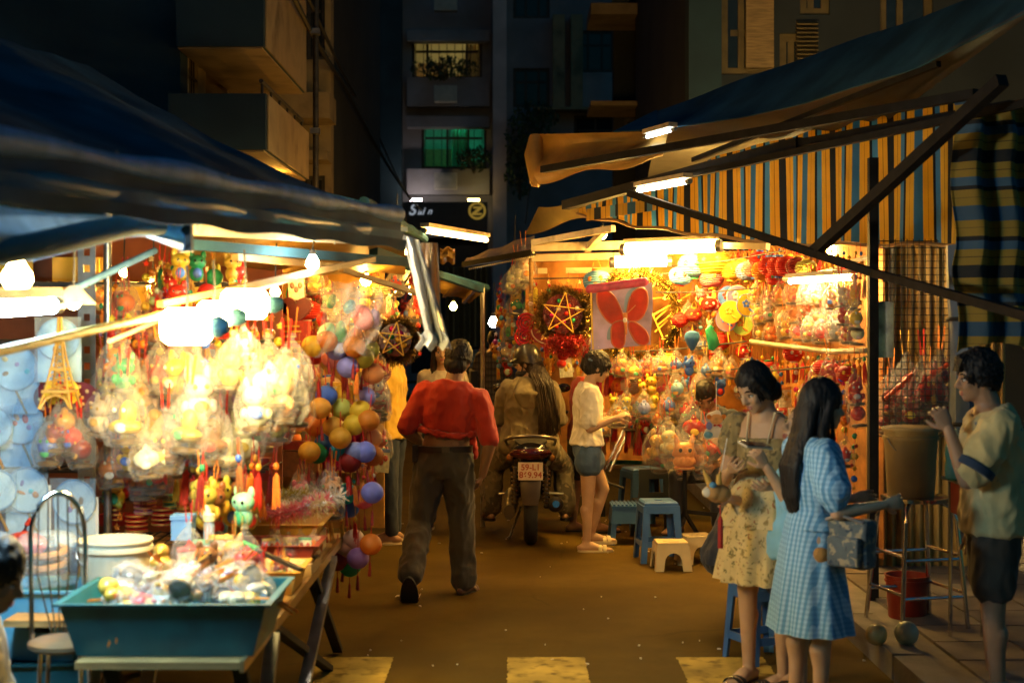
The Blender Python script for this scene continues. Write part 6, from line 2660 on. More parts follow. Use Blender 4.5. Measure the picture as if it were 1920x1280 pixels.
tray('smallest yellow tray right behind the teal basin', (-1.0, 5.68, TZ + .003), (.16, .24, .09), YEL)
b = MB()
b.span((-1.5, 6.72, TZ + .002), (-.95, 7.28, TZ + .1))
o = b.build('carton', mat('carton', (.35, .22, .09), .8), smooth=False)
tag(o, 'brown carton lifting the biggest yellow tray off the long table', 'box')
b = MB()
b.span((-1.33, 6.37, TZ + .002), (-.9, 6.7, TZ + .058))
o = b.build('carton', mat('carton', (.35, .22, .09), .8), smooth=False)
tag(o, 'flat brown carton beneath the dark red tray', 'box')
bucket('white paint bucket with a pale blue rim behind the teal basin', (sm(216 - CX, 5.72), 5.72, TZ + .003), .142, .27, mat('white_bucket', (.66, .60, .44), .4, var=.1), handle=True)

# wire chair, crates at far left
cx, cyy = sm(124 - CX, 5.1), 5.08
t = thing('wire_chair', 'chromed wire chair with an arched back by the blue crate', 'chair', (cx, cyy, 0), .5)
t.scale = (.74, .74, 1)
b = MB()
hp_ = [(-.13, .12, .62), (-.13, .15, .95)] + [(.13 * -math.cos(a), .16, .98 + .16 * math.sin(a)) for a in [PI * i / 12 for i in range(13)]] + [(.13, .15, .95), (.13, .12, .62)]
b.tube(hp_, .012, 10)
b.build('back_hoop', M['chrome'], t)
for k in range(5):
    b = MB()
    x = -.09 + k * .045
    b.tube([(x * .4, .12, .64), (x * 1.1, .145, .85), (x, .16, .98 + .16 * math.sqrt(max(0, 1 - (x / .13) ** 2)))], .004, 6)
    b.build('back_wire', M['chrome'], t)
b = MB()
b.lathe([(.15, .60), (.17, .61), (.17, .625), (.15, .632)], 24)
b.build('seat', mat('tan_vinyl', (.15, .09, .045), .35), t)
for i in range(4):
    a = PI / 4 + i * PI / 2
    b = MB()
    b.tube([(math.cos(a) * .13, math.sin(a) * .13, .6), (math.cos(a) * .18, math.sin(a) * .18, 0)], .011, 8)
    b.build('leg', M['chrome'], t)
CRT = mat('sky_blue_crate', (.10, .32, .46), .42, var=.15)
tray('teal plastic crate at the bottom of the stack by the left edge', (sm(95 - CX, 5.75), 5.75, .124), (.36, .3, .30), TEAL, 'crate', 'crate', .1)
tray('sky blue plastic crate on top of the stack by the left edge', (sm(92 - CX, 5.75), 5.75, .428), (.34, .3, .28), CRT, 'crate', 'crate', -.05)
# ================================================================ goods
PAL = {'yellow': (.80, .50, .04), 'red': (.60, .025, .012), 'orange': (.72, .21, .02), 'blue': (.06, .18, .68), 'pink': (.78, .22, .26), 'white': (.80, .74, .64),
       'green': (.03, .32, .14), 'sky blue': (.20, .48, .72), 'purple': (.30, .18, .42), 'teal': (.015, .46, .60), 'magenta': (.62, .008, .17), 'gold': (.68, .38, .05),
       'lavender': (.26, .32, .80), 'brown': (.22, .09, .03), 'olive': (.42, .34, .05), 'pale green': (.55, .62, .16), 'cream': (.78, .62, .36), 'peach': (.78, .42, .18),
       'dark red': (.25, .015, .012), 'mint': (.30, .72, .52), 'black': (.02, .02, .02)}
PAPER = mat('lantern_paper', rough=.6, objcol=True, transl=.35, var=.12, vscale=20)
TOY = mat('toy_plastic', rough=.32, objcol=True, transl=.15, var=.18, vscale=16)
FOIL = mat('foil', rough=.28, metal=.7, objcol=True, var=.3, vscale=40, bump=.5, bscale=60)
PRINT = mat('printed_card', rough=.45, objcol=True, var=.25, vscale=30)
FELT = mat('cord_thread', rough=.85, objcol=True, var=.2, vscale=60)
BAG = clear_mat('clear_bag', (1, .98, .94), .05, .14)
BAGW = clear_mat('milky_bag', (1, 1, 1), .08, .2)
BAGB = clear_mat('bluish_pack', (.86, .94, 1), .12, .12, 9)
TINSEL = mat('gold_tinsel', (.62, .42, .10), .25, .85, var=.5, vscale=80)
TINSELD = mat('dark_tinsel', (.09, .07, .03), .3, .7, var=.6, vscale=80)
TINSELR = mat('red_tinsel', (.42, .02, .02), .3, .6, var=.5, vscale=80)
GOLDSTICK = mat('gold_stick', (.82, .52, .07), .4, .2, var=.1)
ORD = ['', 'first', 'second', 'third', 'fourth', 'fifth', 'sixth', 'seventh', 'eighth', 'ninth', 'tenth', 'eleventh', 'twelfth', 'thirteenth', 'fourteenth', 'fifteenth',
       'sixteenth', 'seventeenth', 'eighteenth', 'nineteenth', 'twentieth'] + ['twenty-' + q for q in ('first', 'second', 'third', 'fourth', 'fifth', 'sixth', 'seventh', 'eighth', 'ninth')] + ['thirtieth'] + ['thirty-' + q for q in ('first', 'second', 'third', 'fourth', 'fifth', 'sixth', 'seventh', 'eighth', 'ninth')] + ['fortieth']
NAMED = {}


def tell(o, label, px, group=None):
    """collect labels; alike ones get their order from the left at the end"""
    NAMED.setdefault(label, []).append((px, o))
    o['label'] = label
    if group:
        o['group'] = group
    return o


def rib(n, a):
    return lambda ph, th: 1 + a * math.cos(th * n)


R = random.Random(2024)
FAR = V((0, -60, -20))
PROTO = {}


def mk(name, cat, fn):
    t = thing(name, name.replace('_', ' '), cat, (0, 0, 0))
    fn(t)
    PROTO[name] = proto(t)
    return t


def b_ball(t):
    b = MB()
    b.ell((0, 0, 0), (.055, .055, .053), 28, 14, None, lambda ph, th: 1 + .018 * math.cos(ph * 26))
    b.build('paper_ball', PAPER, t)
    b = MB()
    b.tube([(0, 0, .05), (0, 0, .13)], .0022, 5)
    b.build('string', FELT, t)
    b = MB()
    b.tube([(0, 0, -.05), (0, 0, -.085), (0, 0, -.095), (0, 0, -.16)], [.002, .002, .006, .009], 7)
    b.build('tassel', FELT, t)


def b_acc(t):
    b = MB()
    prof = []
    for i in range(25):
        ph = -PI / 2 * .86 + PI * .86 * i / 24
        prof.append((.1 * math.cos(ph) ** .8 * (1 + .035 * (1 if i % 2 else -1)), .075 * math.sin(ph)))
    b.lathe(prof, 26)
    b.build('paper_shade', PAPER, t)
    b = MB()
    b.lathe([(.034, .072), (.036, .086), (.03, .088)], 16)
    b.lathe([(.034, -.086), (.036, -.072), (.03, -.07)], 16)
    kind(b.build('rim', FELT, t), 'stuff')
    b = MB()
    b.tube([(-.03, 0, .085), (-.02, 0, .13), (0, 0, .16), (.02, 0, .13), (.03, 0, .085)], .0028, 5)
    b.build('handle', FELT, t)
    b = MB()
    for sg in (-1, 1):
        b.ell((sg * .035, -.088, .01), (.018, .008, .02), 8, 6)
    b.ell((0, -.09, -.02), (.02, .008, .007), 8, 6)
    kind(b.build('printed_motif', PRINT, t), 'stuff')
    b = MB()
    b.tube([(0, 0, -.085), (0, 0, -.11), (0, 0, -.12), (0, 0, -.19)], [.002, .002, .007, .011], 7)
    b.build('tassel', FELT, t)


def bagshape(m, w=.085, h=.25, seed=0):
    b = MB()
    prof = [(.012, .17), (.02, .155), (.008, .145), (.03, .12), (w * .78, .07), (w, .0), (w * .98, -.05), (w * .75, -.1), (w * .3, -.115)]

    def crump(th, i):
        return 1 + (.20 * noise.noise(V((math.cos(th) * 2.4, math.sin(th) * 2.4, i * .7 + seed * 7))) + .09 * math.sin(th * 9 + i * .6 + seed)) * (1 if i > 2 else .6)
    b.lathe(prof, 30, mod=crump)
    return b


def b_bag(toy, seed, milky=False):
    def f(t):
        bagshape(0, seed=seed).build('bag', BAGW if milky else BAG, t)
        b = MB()
        if toy == 'animal':
            b.ell((0, 0, -.035), (.045, .04, .05), 12, 8)
            b.ell((0, -.008, .035), (.05, .042, .042), 12, 8)
            for sg in (-1, 1):
                b.ell((sg * .032, 0, .08), (.014, .011, .03), 8, 6)
                b.ell((sg * .045, -.01, -.03), (.016, .016, .024), 8, 6)
        elif toy == 'ball':
            b.ell((0, 0, 0), (.055, .055, .055), 16, 10)
            b.ell((0, 0, .055), (.02, .02, .02), 8, 6)
        elif toy == 'boat':
            b.ell((0, 0, -.03), (.07, .05, .03), 14, 8)
            b.ell((.01, 0, .02), (.035, .03, .05), 12, 8)
        elif toy == 'fish':
            b.ell((0, 0, 0), (.065, .03, .045), 14, 8)
            b.prism([(.055, 0), (.09, .04), (.085, -.04)], .012)
            b.prism([(-.02, .04), (.03, .045), (.0, .075)], .01)
        o = b.build('toy', TOY, t)
        b = MB()
        for sg in (-1, 1):
            b.ell((sg * .019, -.05 if toy != 'fish' else -.032, .037), (.008, .005, .009), 6, 5)
        b.ell((0, -.043, -.03), (.026, .008, .02), 8, 6)
        kind(b.build('face_print', PRINT, o), 'stuff')
        b = MB()
        b.lathe([(.05, -.098), (.056, -.092), (.056, -.08), (.04, -.076)], 18)
        b.build('base_disc', mat('base_brown', (.10, .06, .02), .4), t)
        b = MB()
        b.beam((-.012, 0, .16), (-.02, 0, .27), .012, .002)
        b.beam((.012, 0, .16), (.02, 0, .27), .012, .002)
        b.build('ribbon', FELT, t, smooth=False)
    return f


def b_toy(t):
    b = MB()
    b.ell((0, 0, -.04), (.045, .04, .05), 12, 8)
    b.ell((0, -.008, .03), (.055, .045, .045), 14, 9)
    for sg in (-1, 1):
        b.ell((sg * .036, 0, .075), (.018, .012, .028), 8, 6)
    b.build('body', TOY, t)
    b = MB()
    for sg in (-1, 1):
        b.ell((sg * .02, -.05, .035), (.007, .005, .009), 6, 5)
    kind(b.build('eye', EYE, t), 'stuff')
    b = MB()
    b.ell((0, -.036, -.04), (.028, .012, .032), 10, 7)
    b.build('belly', PRINT, t)
    b = MB()
    b.tube([(-.004, 0, .09), (-.01, 0, .16), (0, 0, .2), (.01, 0, .16), (.004, 0, .09)], .0025, 5)
    b.build('cord', FELT, t)


def b_fan(t):
    b = MB()
    b.lathe([(.001, .0), (.09, .0), (.093, .003), (.09, .006), (.001, .006)], 28, R=Matrix.Rotation(PI / 2, 3, 'X'))
    b.build('paper_disc', PAPER, t)
    b = MB()
    b.tube([(.093 * math.cos(a), -.003, .093 * math.sin(a)) for a in [2 * PI * i / 28 for i in range(29)]], .004, 6)
    b.build('rim', PRINT, t)
    b = MB()
    for i in range(5):
        a = 2 * PI * i / 5 + .4
        b.ell((.022 * math.cos(a) - .015, -.009, .022 * math.sin(a) + .012), (.014, .003, .014), 8, 5)
    b.ell((.03, -.009, -.04), (.03, .003, .01), 8, 5, Matrix.Rotation(.5, 3, 'Y'))
    kind(b.build('printed_motif', PRINT, t), 'stuff')
    b = MB()
    b.beam((0, 0, -.09), (0, 0, -.19), .012, .006)
    b.build('handle', GOLDSTICK, t)


def b_tassel(t):
    b = MB()
    b.tube([(0, 0, .12), (0, 0, .0)], .0025, 5)
    b.build('cord', FELT, t)
    b = MB()
    for i in range(9):
        a = 2 * PI * i / 9
        b.tube([(0, 0, .0), (.010 * math.cos(a), .010 * math.sin(a), -.02), (.016 * math.cos(a), .016 * math.sin(a), -.15 - .01 * math.sin(i * 3))], [.004, .005, .003], 4)
    kind(b.build('fringe', FELT, t), 'stuff')
    b = MB()
    b.ell((0, 0, .03), (.014, .014, .018), 8, 6)
    b.build('bead', TOY, t)


def b_charm(t):
    b = MB()
    b.tube([(0, 0, .2), (.003, 0, .0), (0, 0, -.22)], .0018, 4)
    b.build('cord', FELT, t)
    for k, (z, s) in enumerate(((.12, .018), (.04, .024), (-.05, .02), (-.13, .026), (-.20, .016))):
        b = MB()
        if k % 2:
            b.ell((0, 0, z), (s, s * .8, s), 9, 6)
        else:
            poly = []
            for i in range(10):
                a = PI / 2 + i * PI / 5
                r_ = s * (1.2 if i % 2 == 0 else .55)
                poly.append((r_ * math.cos(a), z + r_ * math.sin(a)))
            b.prism(poly, .014)
        b.build(('charm', 'bead', 'star_charm', 'ball_charm', 'drop')[k], TOY, t)


def b_card(t):
    b = MB()
    b.box((0, 0, 0), (.12, .006, .17))
    b.build('card', PRINT, t, smooth=False)
    b = MB()
    for i in range(3):
        b.ell((-.03 + .03 * i, -.008, .02 - .03 * (i % 2)), (.018, .01, .024), 8, 6)
    b.build('toy', TOY, t)
    b = MB()
    b.box((0, -.001, .075), (.121, .008, .025))
    b.build('header', FELT, t, smooth=False)
    b = MB()
    b.sheet(lambda u, v: V(((u - .5) * .13, -.022 - .012 * math.sin(u * PI) * math.sin(v * PI) + .004 * math.sin(u * 9 + v * 7), (v - .5) * .18)), 8, 8, .001)
    b.build('wrapper', BAG, t)


mk('ball_lantern', 'lantern', b_ball)
mk('paper_lantern', 'lantern', b_acc)
mk('bagged_animal', 'bagged toy', b_bag('animal', 1))
mk('bagged_ball', 'bagged toy', b_bag('ball', 2))
mk('bagged_boat', 'bagged toy', b_bag('boat', 3, True))
mk('bagged_fish', 'bagged toy', b_bag('fish', 4))
mk('bagged_cub', 'bagged toy', b_bag('animal', 5, True))
mk('animal_lantern', 'toy lantern', b_toy)
mk('paper_fan', 'paper fan', b_fan)
mk('tassel_string', 'tassel', b_tassel)
mk('charm_string', 'charm string', b_charm)
mk('carded_toy', 'carded toy', b_card)

KINDNAME = {'ball_lantern': 'paper ball lantern', 'paper_lantern': 'pleated paper lantern', 'bagged_animal': 'bagged eared toy', 'bagged_ball': 'bagged ball toy',
            'bagged_boat': 'milky bagged boat toy', 'bagged_fish': 'bagged fish toy', 'bagged_cub': 'milky bagged cub toy', 'animal_lantern': 'eared toy lantern',
            'paper_fan': 'round paper fan', 'tassel_string': 'tassel', 'charm_string': 'string of charms', 'carded_toy': 'carded toy'}
USED = set()


def put(kindn, col, px, py, d, where, scale=1.0, rot=None, second=None, extra=None, z=None):
    root = PROTO[kindn]
    c = PAL[col]
    s2 = PAL[second or R.choice(['red', 'orange', 'yellow', 'blue', 'white', 'gold', 'green'])]
    thread = PAL[R.choice(['red', 'red', 'orange', 'orange', 'gold', 'dark red'])]
    j = lambda q: tuple(max(.008, min(.9, x * R.uniform(.85, 1.15))) for x in q)
    cols = {'paper_ball': j(c), 'paper_shade': j(c), 'toy': j(c), 'body': j(c), 'paper_disc': j(c), 'fringe': j(c), 'card': j(PAL['white'] if kindn == 'carded_toy' else c),
            'string': thread, 'tassel': thread, 'ribbon': thread, 'cord': thread, 'handle': thread, 'rim': j(s2), 'printed_motif': j(s2), 'face_print': j(s2), 'belly': j(s2),
            'bead': j(s2), 'charm': j(c), 'star_charm': j(s2), 'ball_charm': j(PAL[R.choice(list(PAL))]), 'drop': thread, 'header': j(s2)}
    if extra:
        cols.update(extra)
    if kindn == 'carded_toy':
        cols['toy'] = j(c)
    p = W(px, py, d)
    o = dup(root, p, rot if rot is not None else R.uniform(-.7, .7), scale, cols=cols, tilt=(R.uniform(-.08, .08), R.uniform(-.12, .12)))
    tell(o, '%s %s %s' % (col, KINDNAME[kindn], where), px, KINDNAME[kindn] + 's')
    return o


# ---------------------------------------------------------------- left: column of paper balls beside the lane
for px, py, c in ((612, 742, 'blue'), (648, 738, 'yellow'), (684, 744, 'lavender'), (640, 766, 'pale green'), (591, 798, 'orange'), (625, 800, 'gold'), (664, 796, 'yellow'),
                  (691, 788, 'orange'), (664, 817, 'magenta'), (638, 821, 'yellow'), (696, 821, 'peach'), (610, 831, 'blue'), (639, 845, 'teal'), (667, 848, 'lavender'),
                  (684, 847, 'lavender'), (595, 849, 'green'), (580, 847, 'yellow'), (623, 864, 'magenta'), (656, 866, 'dark red'), (699, 854, 'orange'),
                  (649, 925, 'teal'), (654, 950, 'blue'), (682, 934, 'pink'), (698, 923, 'lavender'), (663, 1011, 'cream'), (695, 1020, 'orange'), (647, 1030, 'peach'),
                  (671, 1046, 'purple'), (633, 1050, 'dark red'), (656, 1061, 'green'),
                  (586, 649, 'yellow'), (589, 664, 'red'), (623, 671, 'pink'), (630, 655, 'lavender'), (648, 667, 'brown'), (652, 688, 'lavender'), (691, 655, 'olive'),
                  (681, 671, 'olive'), (664, 650, 'orange'), (612, 640, 'orange'), (700, 700, 'peach'), (600, 765, 'gold'), (604, 800, 'orange'), (676, 770, 'yellow')):
    where = 'in the top tier of the ball column' if py < 710 else 'in the middle tier of the ball column' if py < 880 else 'in the third tier of the ball column' if py < 970 else 'in the lowest ball cluster'
    d = 7.5 + R.uniform(-.12, .14)
    put('ball_lantern', c, px, py, d, where, 1.06, second='red', extra={'string': PAL['red'], 'tassel': PAL['dark red']})
for i in range(14):
    px, py = R.uniform(590, 705), R.choice([705, 890, 900, 975, 985])
    put('tassel_string', R.choice(['red', 'orange', 'dark red', 'gold']), px, py + R.uniform(-10, 10), 7.5 + R.uniform(-.1, .12), 'hanging in the paper ball column', .7)
b = MB()
for px in (640, 655, 672, 600, 690):
    b.tube([W(px, 545, 7.55), W(px + 2, 800, 7.55), W(px + 1, 1050 if px in (655, 672) else 880, 7.55)], .002, 4)
o = b.build('hanging_string', mat('red_cord', (.4, .05, .02), .8))
kind(tag(o, 'bundle of thin red strings carrying the paper ball column', 'strings'), 'stuff')

# glossy balloon bundle over the column
bb = thing('balloon_bundle', 'glossy bundle of packed balloons in clear plastic above the paper balls', 'balloon bundle', W(648, 600, 7.45))
for i, (px, py, rx, rz, c, mm) in enumerate(((640, 560, .06, .055, 'white', BAGW), (668, 566, .055, .06, 'white', BAGW), (618, 590, .05, .075, 'white', BAGW), (650, 600, .06, .085, 'white', BAGW),
                                             (680, 595, .055, .07, 'pink', TOY), (700, 600, .04, .06, 'purple', TOY), (612, 625, .045, .06, 'mint', TOY), (634, 640, .05, .07, 'white', BAGW),
                                             (697, 625, .04, .05, 'brown', TOY), (655, 575, .03, .04, 'sky blue', TOY), (622, 565, .025, .04, 'green', TOY), (668, 630, .04, .05, 'orange', TOY),
                                             (636, 655, .04, .04, 'lavender', TOY), (605, 600, .03, .045, 'red', TOY), (662, 548, .04, .03, 'sky blue', BAGB), (640, 622, .03, .06, 'green', TOY))):
    b = MB()
    b.ell(W(px, py, 7.42 + .04 * (i % 3)), (rx, .04, rz), 18, 12, Matrix.Rotation(R.uniform(-.6, .6), 3, 'Y'),
          lambda ph, th, i=i: 1 + .14 * noise.noise(V((math.cos(th) * 2, math.sin(ph) * 3, i * 3.0))) + .05 * math.sin(th * 7 + ph * 3))
    o = b.build('balloon_pack', mm, bb, world=True)
    o.color = (*PAL[c], 1)
b = MB()
b.sheet(lambda u, v: W(596 + 116 * u + 10 * math.sin(v * 5), 540 + 130 * v + 12 * math.sin(u * PI) * -1 + 4 * math.sin(u * 17), 7.36 + .07 * math.cos((u - .5) * PI) * -1 + .02 * math.sin(u * 21 + v * 13)), 30, 26, .001)
b.build('plastic_cover', BAG, bb, world=True)

# ---------------------------------------------------------------- wreaths


def tinsel(mb, path, r, n, seed, ln=.035):
    rr = random.Random(seed)
    for i in range(n):
        q = rr.random() * (len(path) - 1)
        k = int(q)
        p = path[k].lerp(path[min(k + 1, len(path) - 1)], q - k)
        d = V((rr.gauss(0, 1), rr.gauss(0, 1), rr.gauss(0, 1))).normalized()
        a = p + d * r * rr.uniform(.1, .5)
        e = p + d * (r + ln * rr.uniform(.3, 1))
        s = d.cross(V((rr.gauss(0, 1), rr.gauss(0, 1), rr.gauss(0, 1)))).normalized() * .0028
        n0 = len(mb.v)
        mb.v.extend([a - s, a + s, e + s * .6 + V((0, 0, -.004)), e - s * .6 + V((0, 0, -.004))])
        mb.face(n0, n0 + 1, n0 + 2, n0 + 3)


def star(mb, c, r, w, rot=0.0):
    pt = [c + V((r * math.sin(rot + 2 * PI * i / 5), 0, r * math.cos(rot + 2 * PI * i / 5))) for i in range(5)]
    for i in range(5):
        mb.beam(pt[i] + V((0, -.004 * i, 0)), pt[(i + 2) % 5] + V((0, -.004 * i, 0)), w, w)
    return pt


def star_wreath(label, px, py, d, r, sc, tm, seed, spots=True):
    c = W(px, py, d)
    t = thing('star_wreath', label, 'star wreath', c, sc)
    b = MB()
    path = [V((r * .86 * math.sin(a), .02, r * .86 * math.cos(a))) for a in [2 * PI * i / 40 for i in range(41)]]
    tinsel(b, path, r * .16, 2600, seed, r * .34)
    inner = [V((r * .5 * math.sin(a), -.0, r * .5 * math.cos(a))) for a in [2 * PI * i / 40 for i in range(41)]]
    tinsel(b, inner, r * .10, 900, seed + 50, r * .25)
    for k in range(5):
        pass
    kind(b.build('tinsel', tm, t, smooth=False), 'stuff')
    b = MB()
    star(b, V((0, -.065, 0)), r * .82, .007, .12)
    b.build('star_frame', GOLDSTICK, t, smooth=False)
    b = MB()
    b.lathe([(.001, .03), (r * .75, .035), (r * .75, .04), (.001, .045)], 30, R=Matrix.Rotation(PI / 2, 3, 'X'))
    b.build('red_backing', mat('red_cellophane', (.10, .012, .008), .25, var=.4, vscale=20, bump=.6, bscale=25), t)
    for i in range(9):
        a, q = i * 2.4, r * .2 * math.sqrt(i + .4)
        b = MB()
        b.ell((q * math.cos(a), -.05, q * math.sin(a)), (.02, .012, .02), 8, 6)
        o = b.build('bauble', FOIL, t)
        o.color = (*PAL[R.choice(['red', 'gold', 'white', 'green', 'magenta'])], 1)
    return t


star_wreath('tinsel wreath with a stick star right of the balloon bundle', 742, 637, 9.1, .14, .0, mat('gold_dark_tinsel', (.35, .22, .06), .3, .8, var=.6, vscale=60), 5)
star_wreath('dark tinsel wreath with a large gold star above the scooter rider', 1055, 588, 11.9, .22, 0, mat('gold_dark_tinsel', (.35, .22, .06)), 6)
star_wreath('smaller gold star wreath tucked behind the butterfly pack', 1097, 590, 12.1, .17, .3, TINSEL, 7)

t = thing('tinsel_ring', 'big gold tinsel ring around the orange butterfly wings', 'tinsel ring', W(1192, 592, 11.75))
cc = W(1192, 592, 11.75)
b = MB()
path = [V((.345 * math.sin(a), .03 * math.sin(a * 3), .35 * math.cos(a))) for a in [2 * PI * i / 60 for i in range(61)]]
tinsel(b, path, .036, 6500, 12, .045)
kind(b.build('tinsel', TINSEL, t, smooth=False), 'stuff')
b = MB()
tinsel(b, path[18:46], .03, 1600, 13, .03)
kind(b.build('dark_tinsel', TINSELD, t, smooth=False), 'stuff')
b = MB()
b.tube(path, .012, 6)
b.build('hoop', GOLDSTICK, t)
t = thing('star_lantern', 'gold stick star lantern frame right of the butterfly wings', 'star lantern', W(1240, 590, 11.9))
for i, (a, c) in enumerate((((1225, 590), (1330, 530)), ((1228, 600), (1262, 570)), ((1218, 560), (1256, 556)), ((1222, 585), (1246, 640)), ((1232, 610), (1270, 580)), ((1228, 622), (1252, 600)))):
    b = MB()
    b.beam(W(a[0], a[1], 11.85 + i * .02), W(c[0], c[1], 11.85 + i * .02), .02, .012)
    b.build('gold_stick', GOLDSTICK, t, world=True, smooth=False)

# ---------------------------------------------------------------- butterfly wings in a clear pack
d = 10.95
t = thing('butterfly_wings', 'orange red costume butterfly wings in a large clear pack under the tubes', 'butterfly wings', W(1168, 592, d))
ORW = mat('wing_gauze', (.80, .075, .008), .45, var=.25, vscale=7, transl=.6)
EDGE = mat('wing_edge', (.62, .16, .03), .5)


def wing(pts, nm, m, off=0.0, edge=True):
    out = [V(W(x, y, d - .03 - off)) for x, y in pts]
    sm_ = []
    n = len(out)
    for i in range(n):
        p0, p1, p2, p3 = out[i - 1], out[i], out[(i + 1) % n], out[(i + 2) % n]
        for k in range(5):
            q = k / 5
            sm_.append(.5 * ((2 * p1) + (p2 - p0) * q + (2 * p0 - 5 * p1 + 4 * p2 - p3) * q * q + (3 * p1 - p0 - 3 * p2 + p3) * q ** 3))
    b = MB()
    b.prism([(p.x, p.z) for p in sm_], .006, Matrix.Translation((0, sm_[0].y, 0)))
    o = b.build(nm, m, t, world=True, smooth=False)
    if edge:
        b = MB()
        b.tube(sm_ + [sm_[0]], .006, 6)
        e = b.build('wire_edge', EDGE, o)
        for v_ in e.data.vertices:
            v_.co -= WORLD_LOC[t.name]


wing([(1120, 548), (1134, 544), (1152, 556), (1166, 585), (1168, 600), (1152, 608), (1136, 598), (1122, 575)], 'upper_wing', ORW)
wing([(1176, 582), (1184, 552), (1200, 540), (1212, 546), (1214, 570), (1206, 592), (1192, 602), (1178, 600)], 'upper_wing', ORW, .004)
wing([(1150, 606), (1168, 602), (1172, 620), (1170, 646), (1160, 653), (1148, 644), (1146, 622)], 'lower_wing', ORW, .008)
wing([(1180, 604), (1194, 606), (1212, 622), (1216, 640), (1206, 647), (1192, 640), (1180, 618)], 'lower_wing', ORW, .012)
PALEB = mat('pale_blue_band', (.30, .46, .68), .4)
wing([(1170, 580), (1174, 552), (1186, 540), (1198, 538), (1186, 552), (1178, 582)], 'blue_band', PALEB, -.01, False)
wing([(1138, 635), (1140, 618), (1148, 608), (1146, 622), (1144, 636)], 'blue_band', PALEB, -.01, False)
b = MB()
b.limb(W(1172, 590, d - .06), W(1174, 625, d - .06), .018, .008)
b.tube([W(1173, 590, d - .06), W(1184, 580, d - .06), W(1192, 572, d - .06)], .004, 5)
b.build('body', mat('wing_body', (.75, .25, .05), .5), t, world=True)
b = MB()
b.ell(W(1172, 600, d - .085), (.016, .01, .02), 10, 7)
b.build('bead', mat('white_bead', (.8, .75, .7), .3), t, world=True)
b = MB()
b.sheet(lambda u, v: W(1110 + 112 * u + 2 * math.sin(v * 5), 540 - 10 * u + 116 * v, d + .02 + .015 * math.sin(u * 7 + v * 4)), 14, 14, .003)
b.build('backing_card', mat('iridescent_card', (.52, .46, .72), .4, var=.5, vscale=3, transl=.6), t, world=True)
b = MB()
b.sheet(lambda u, v: W(1108 + 116 * u + 2 * math.sin(v * 5), 536 - 10 * u + 120 * v, d - .10 + .012 * math.sin(u * 11 + v * 8)), 20, 20, .001)
b.build('clear_pack', clear_mat('clear_film', (1, 1, 1), .015, .1, 12, .10), t, world=True)
b = MB()
b.limb(W(1106, 542, d - .04), W(1208, 528, d - .04), .034, .034, 14)
b.build('pink_roll', mat('pink_gauze', (.60, .10, .20), .6, transl=.3, var=.25, vscale=20), t, world=True)
for x, c in ((1107, 1),):
    b = MB()
    b.beam(W(1108, 545, d - .05), W(1112, 655, d - .05), .016, .012)
    b.build('gold_edge', GOLDSTICK, t, world=True, smooth=False)

# ---------------------------------------------------------------- right stall: lanterns named one by one
def DR(px):
    return 12.15 - (px - 1000) * .0014 if px <= 1400 else 11.55 - (px - 1400) * .0118


for px, py, c, sc, w in ((1277, 517, 'sky blue', 1.0, 'under the long tube lamp'), (1334, 522, 'pink', 1.0, 'under the long tube lamp'), (1336, 492, 'yellow', 1.5, 'right behind the long tube lamp'),
                         (1300, 497, 'sky blue', 1.3, 'right behind the long tube lamp'), (1372, 508, 'yellow', 1.0, 'on the top arc'), (1388, 505, 'gold', 1.0, 'on the top arc'), (1402, 508, 'lavender', 1.0, 'on the top arc'),
                         (1416, 502, 'pink', 1.0, 'on the top arc'), (1432, 508, 'orange', 1.0, 'on the top arc'), (1446, 500, 'red', 1.0, 'on the top arc'), (1462, 500, 'red', 1.0, 'on the top arc'),
                         (1478, 499, 'red', 1.0, 'on the top arc'), (1496, 500, 'dark red', .9, 'on the top arc'), (1512, 503, 'olive', .8, 'on the top arc'), (1424, 486, 'red', .8, 'on the top arc'), (1455, 520, 'red', .8, 'on the top arc'), (1352, 640, 'red', .8, 'beside the yellow fans'), (1395, 660, 'red', .7, 'beside the yellow fans'), (1300, 590, 'red', .7, 'beside the yellow fans'), (1330, 570, 'red', .7, 'beside the yellow fans'), (1275, 600, 'red', .7, 'beside the yellow fans'), (1440, 690, 'red', .7, 'below the curved rail'), (1545, 690, 'red', .75, 'below the curved rail'), (1590, 700, 'red', .7, 'below the curved rail'),
                         (1120, 527, 'sky blue', 1.2, 'behind the pink roll'), (1255, 680, 'yellow', .85, 'below the tinsel ring'), (1226, 684, 'pink', .85, 'below the tinsel ring'),
                         (1180, 688, 'orange', .8, 'below the tinsel ring'), (1205, 690, 'red', .75, 'below the tinsel ring'), (1162, 724, 'orange', .8, 'right of the girl in white'),
                         (1182, 722, 'cream', 1.0, 'right of the girl in white'), (1488, 662, 'red', .8, 'below the curved rail'), (1378, 606, 'magenta', .4, 'above the bagged toys')):
    put('paper_lantern', c, px, py, DR(px) - .15, w, sc, R.uniform(-.3, .3))
for px, py, c in ((1366, 556, 'blue'), (1374, 566, 'white'), (1383, 556, 'lavender'), (1394, 562, 'yellow'), (1402, 572, 'yellow'), (1370, 585, 'yellow'), (1382, 592, 'gold'),
                  (1392, 608, 'pale green'), (1388, 625, 'yellow'), (1362, 600, 'pink')):
    put('paper_fan', c, px, py, DR(px) - .2 - R.uniform(0, .1), 'in the arc beside the bagged toys', .95, R.uniform(-.6, .3))
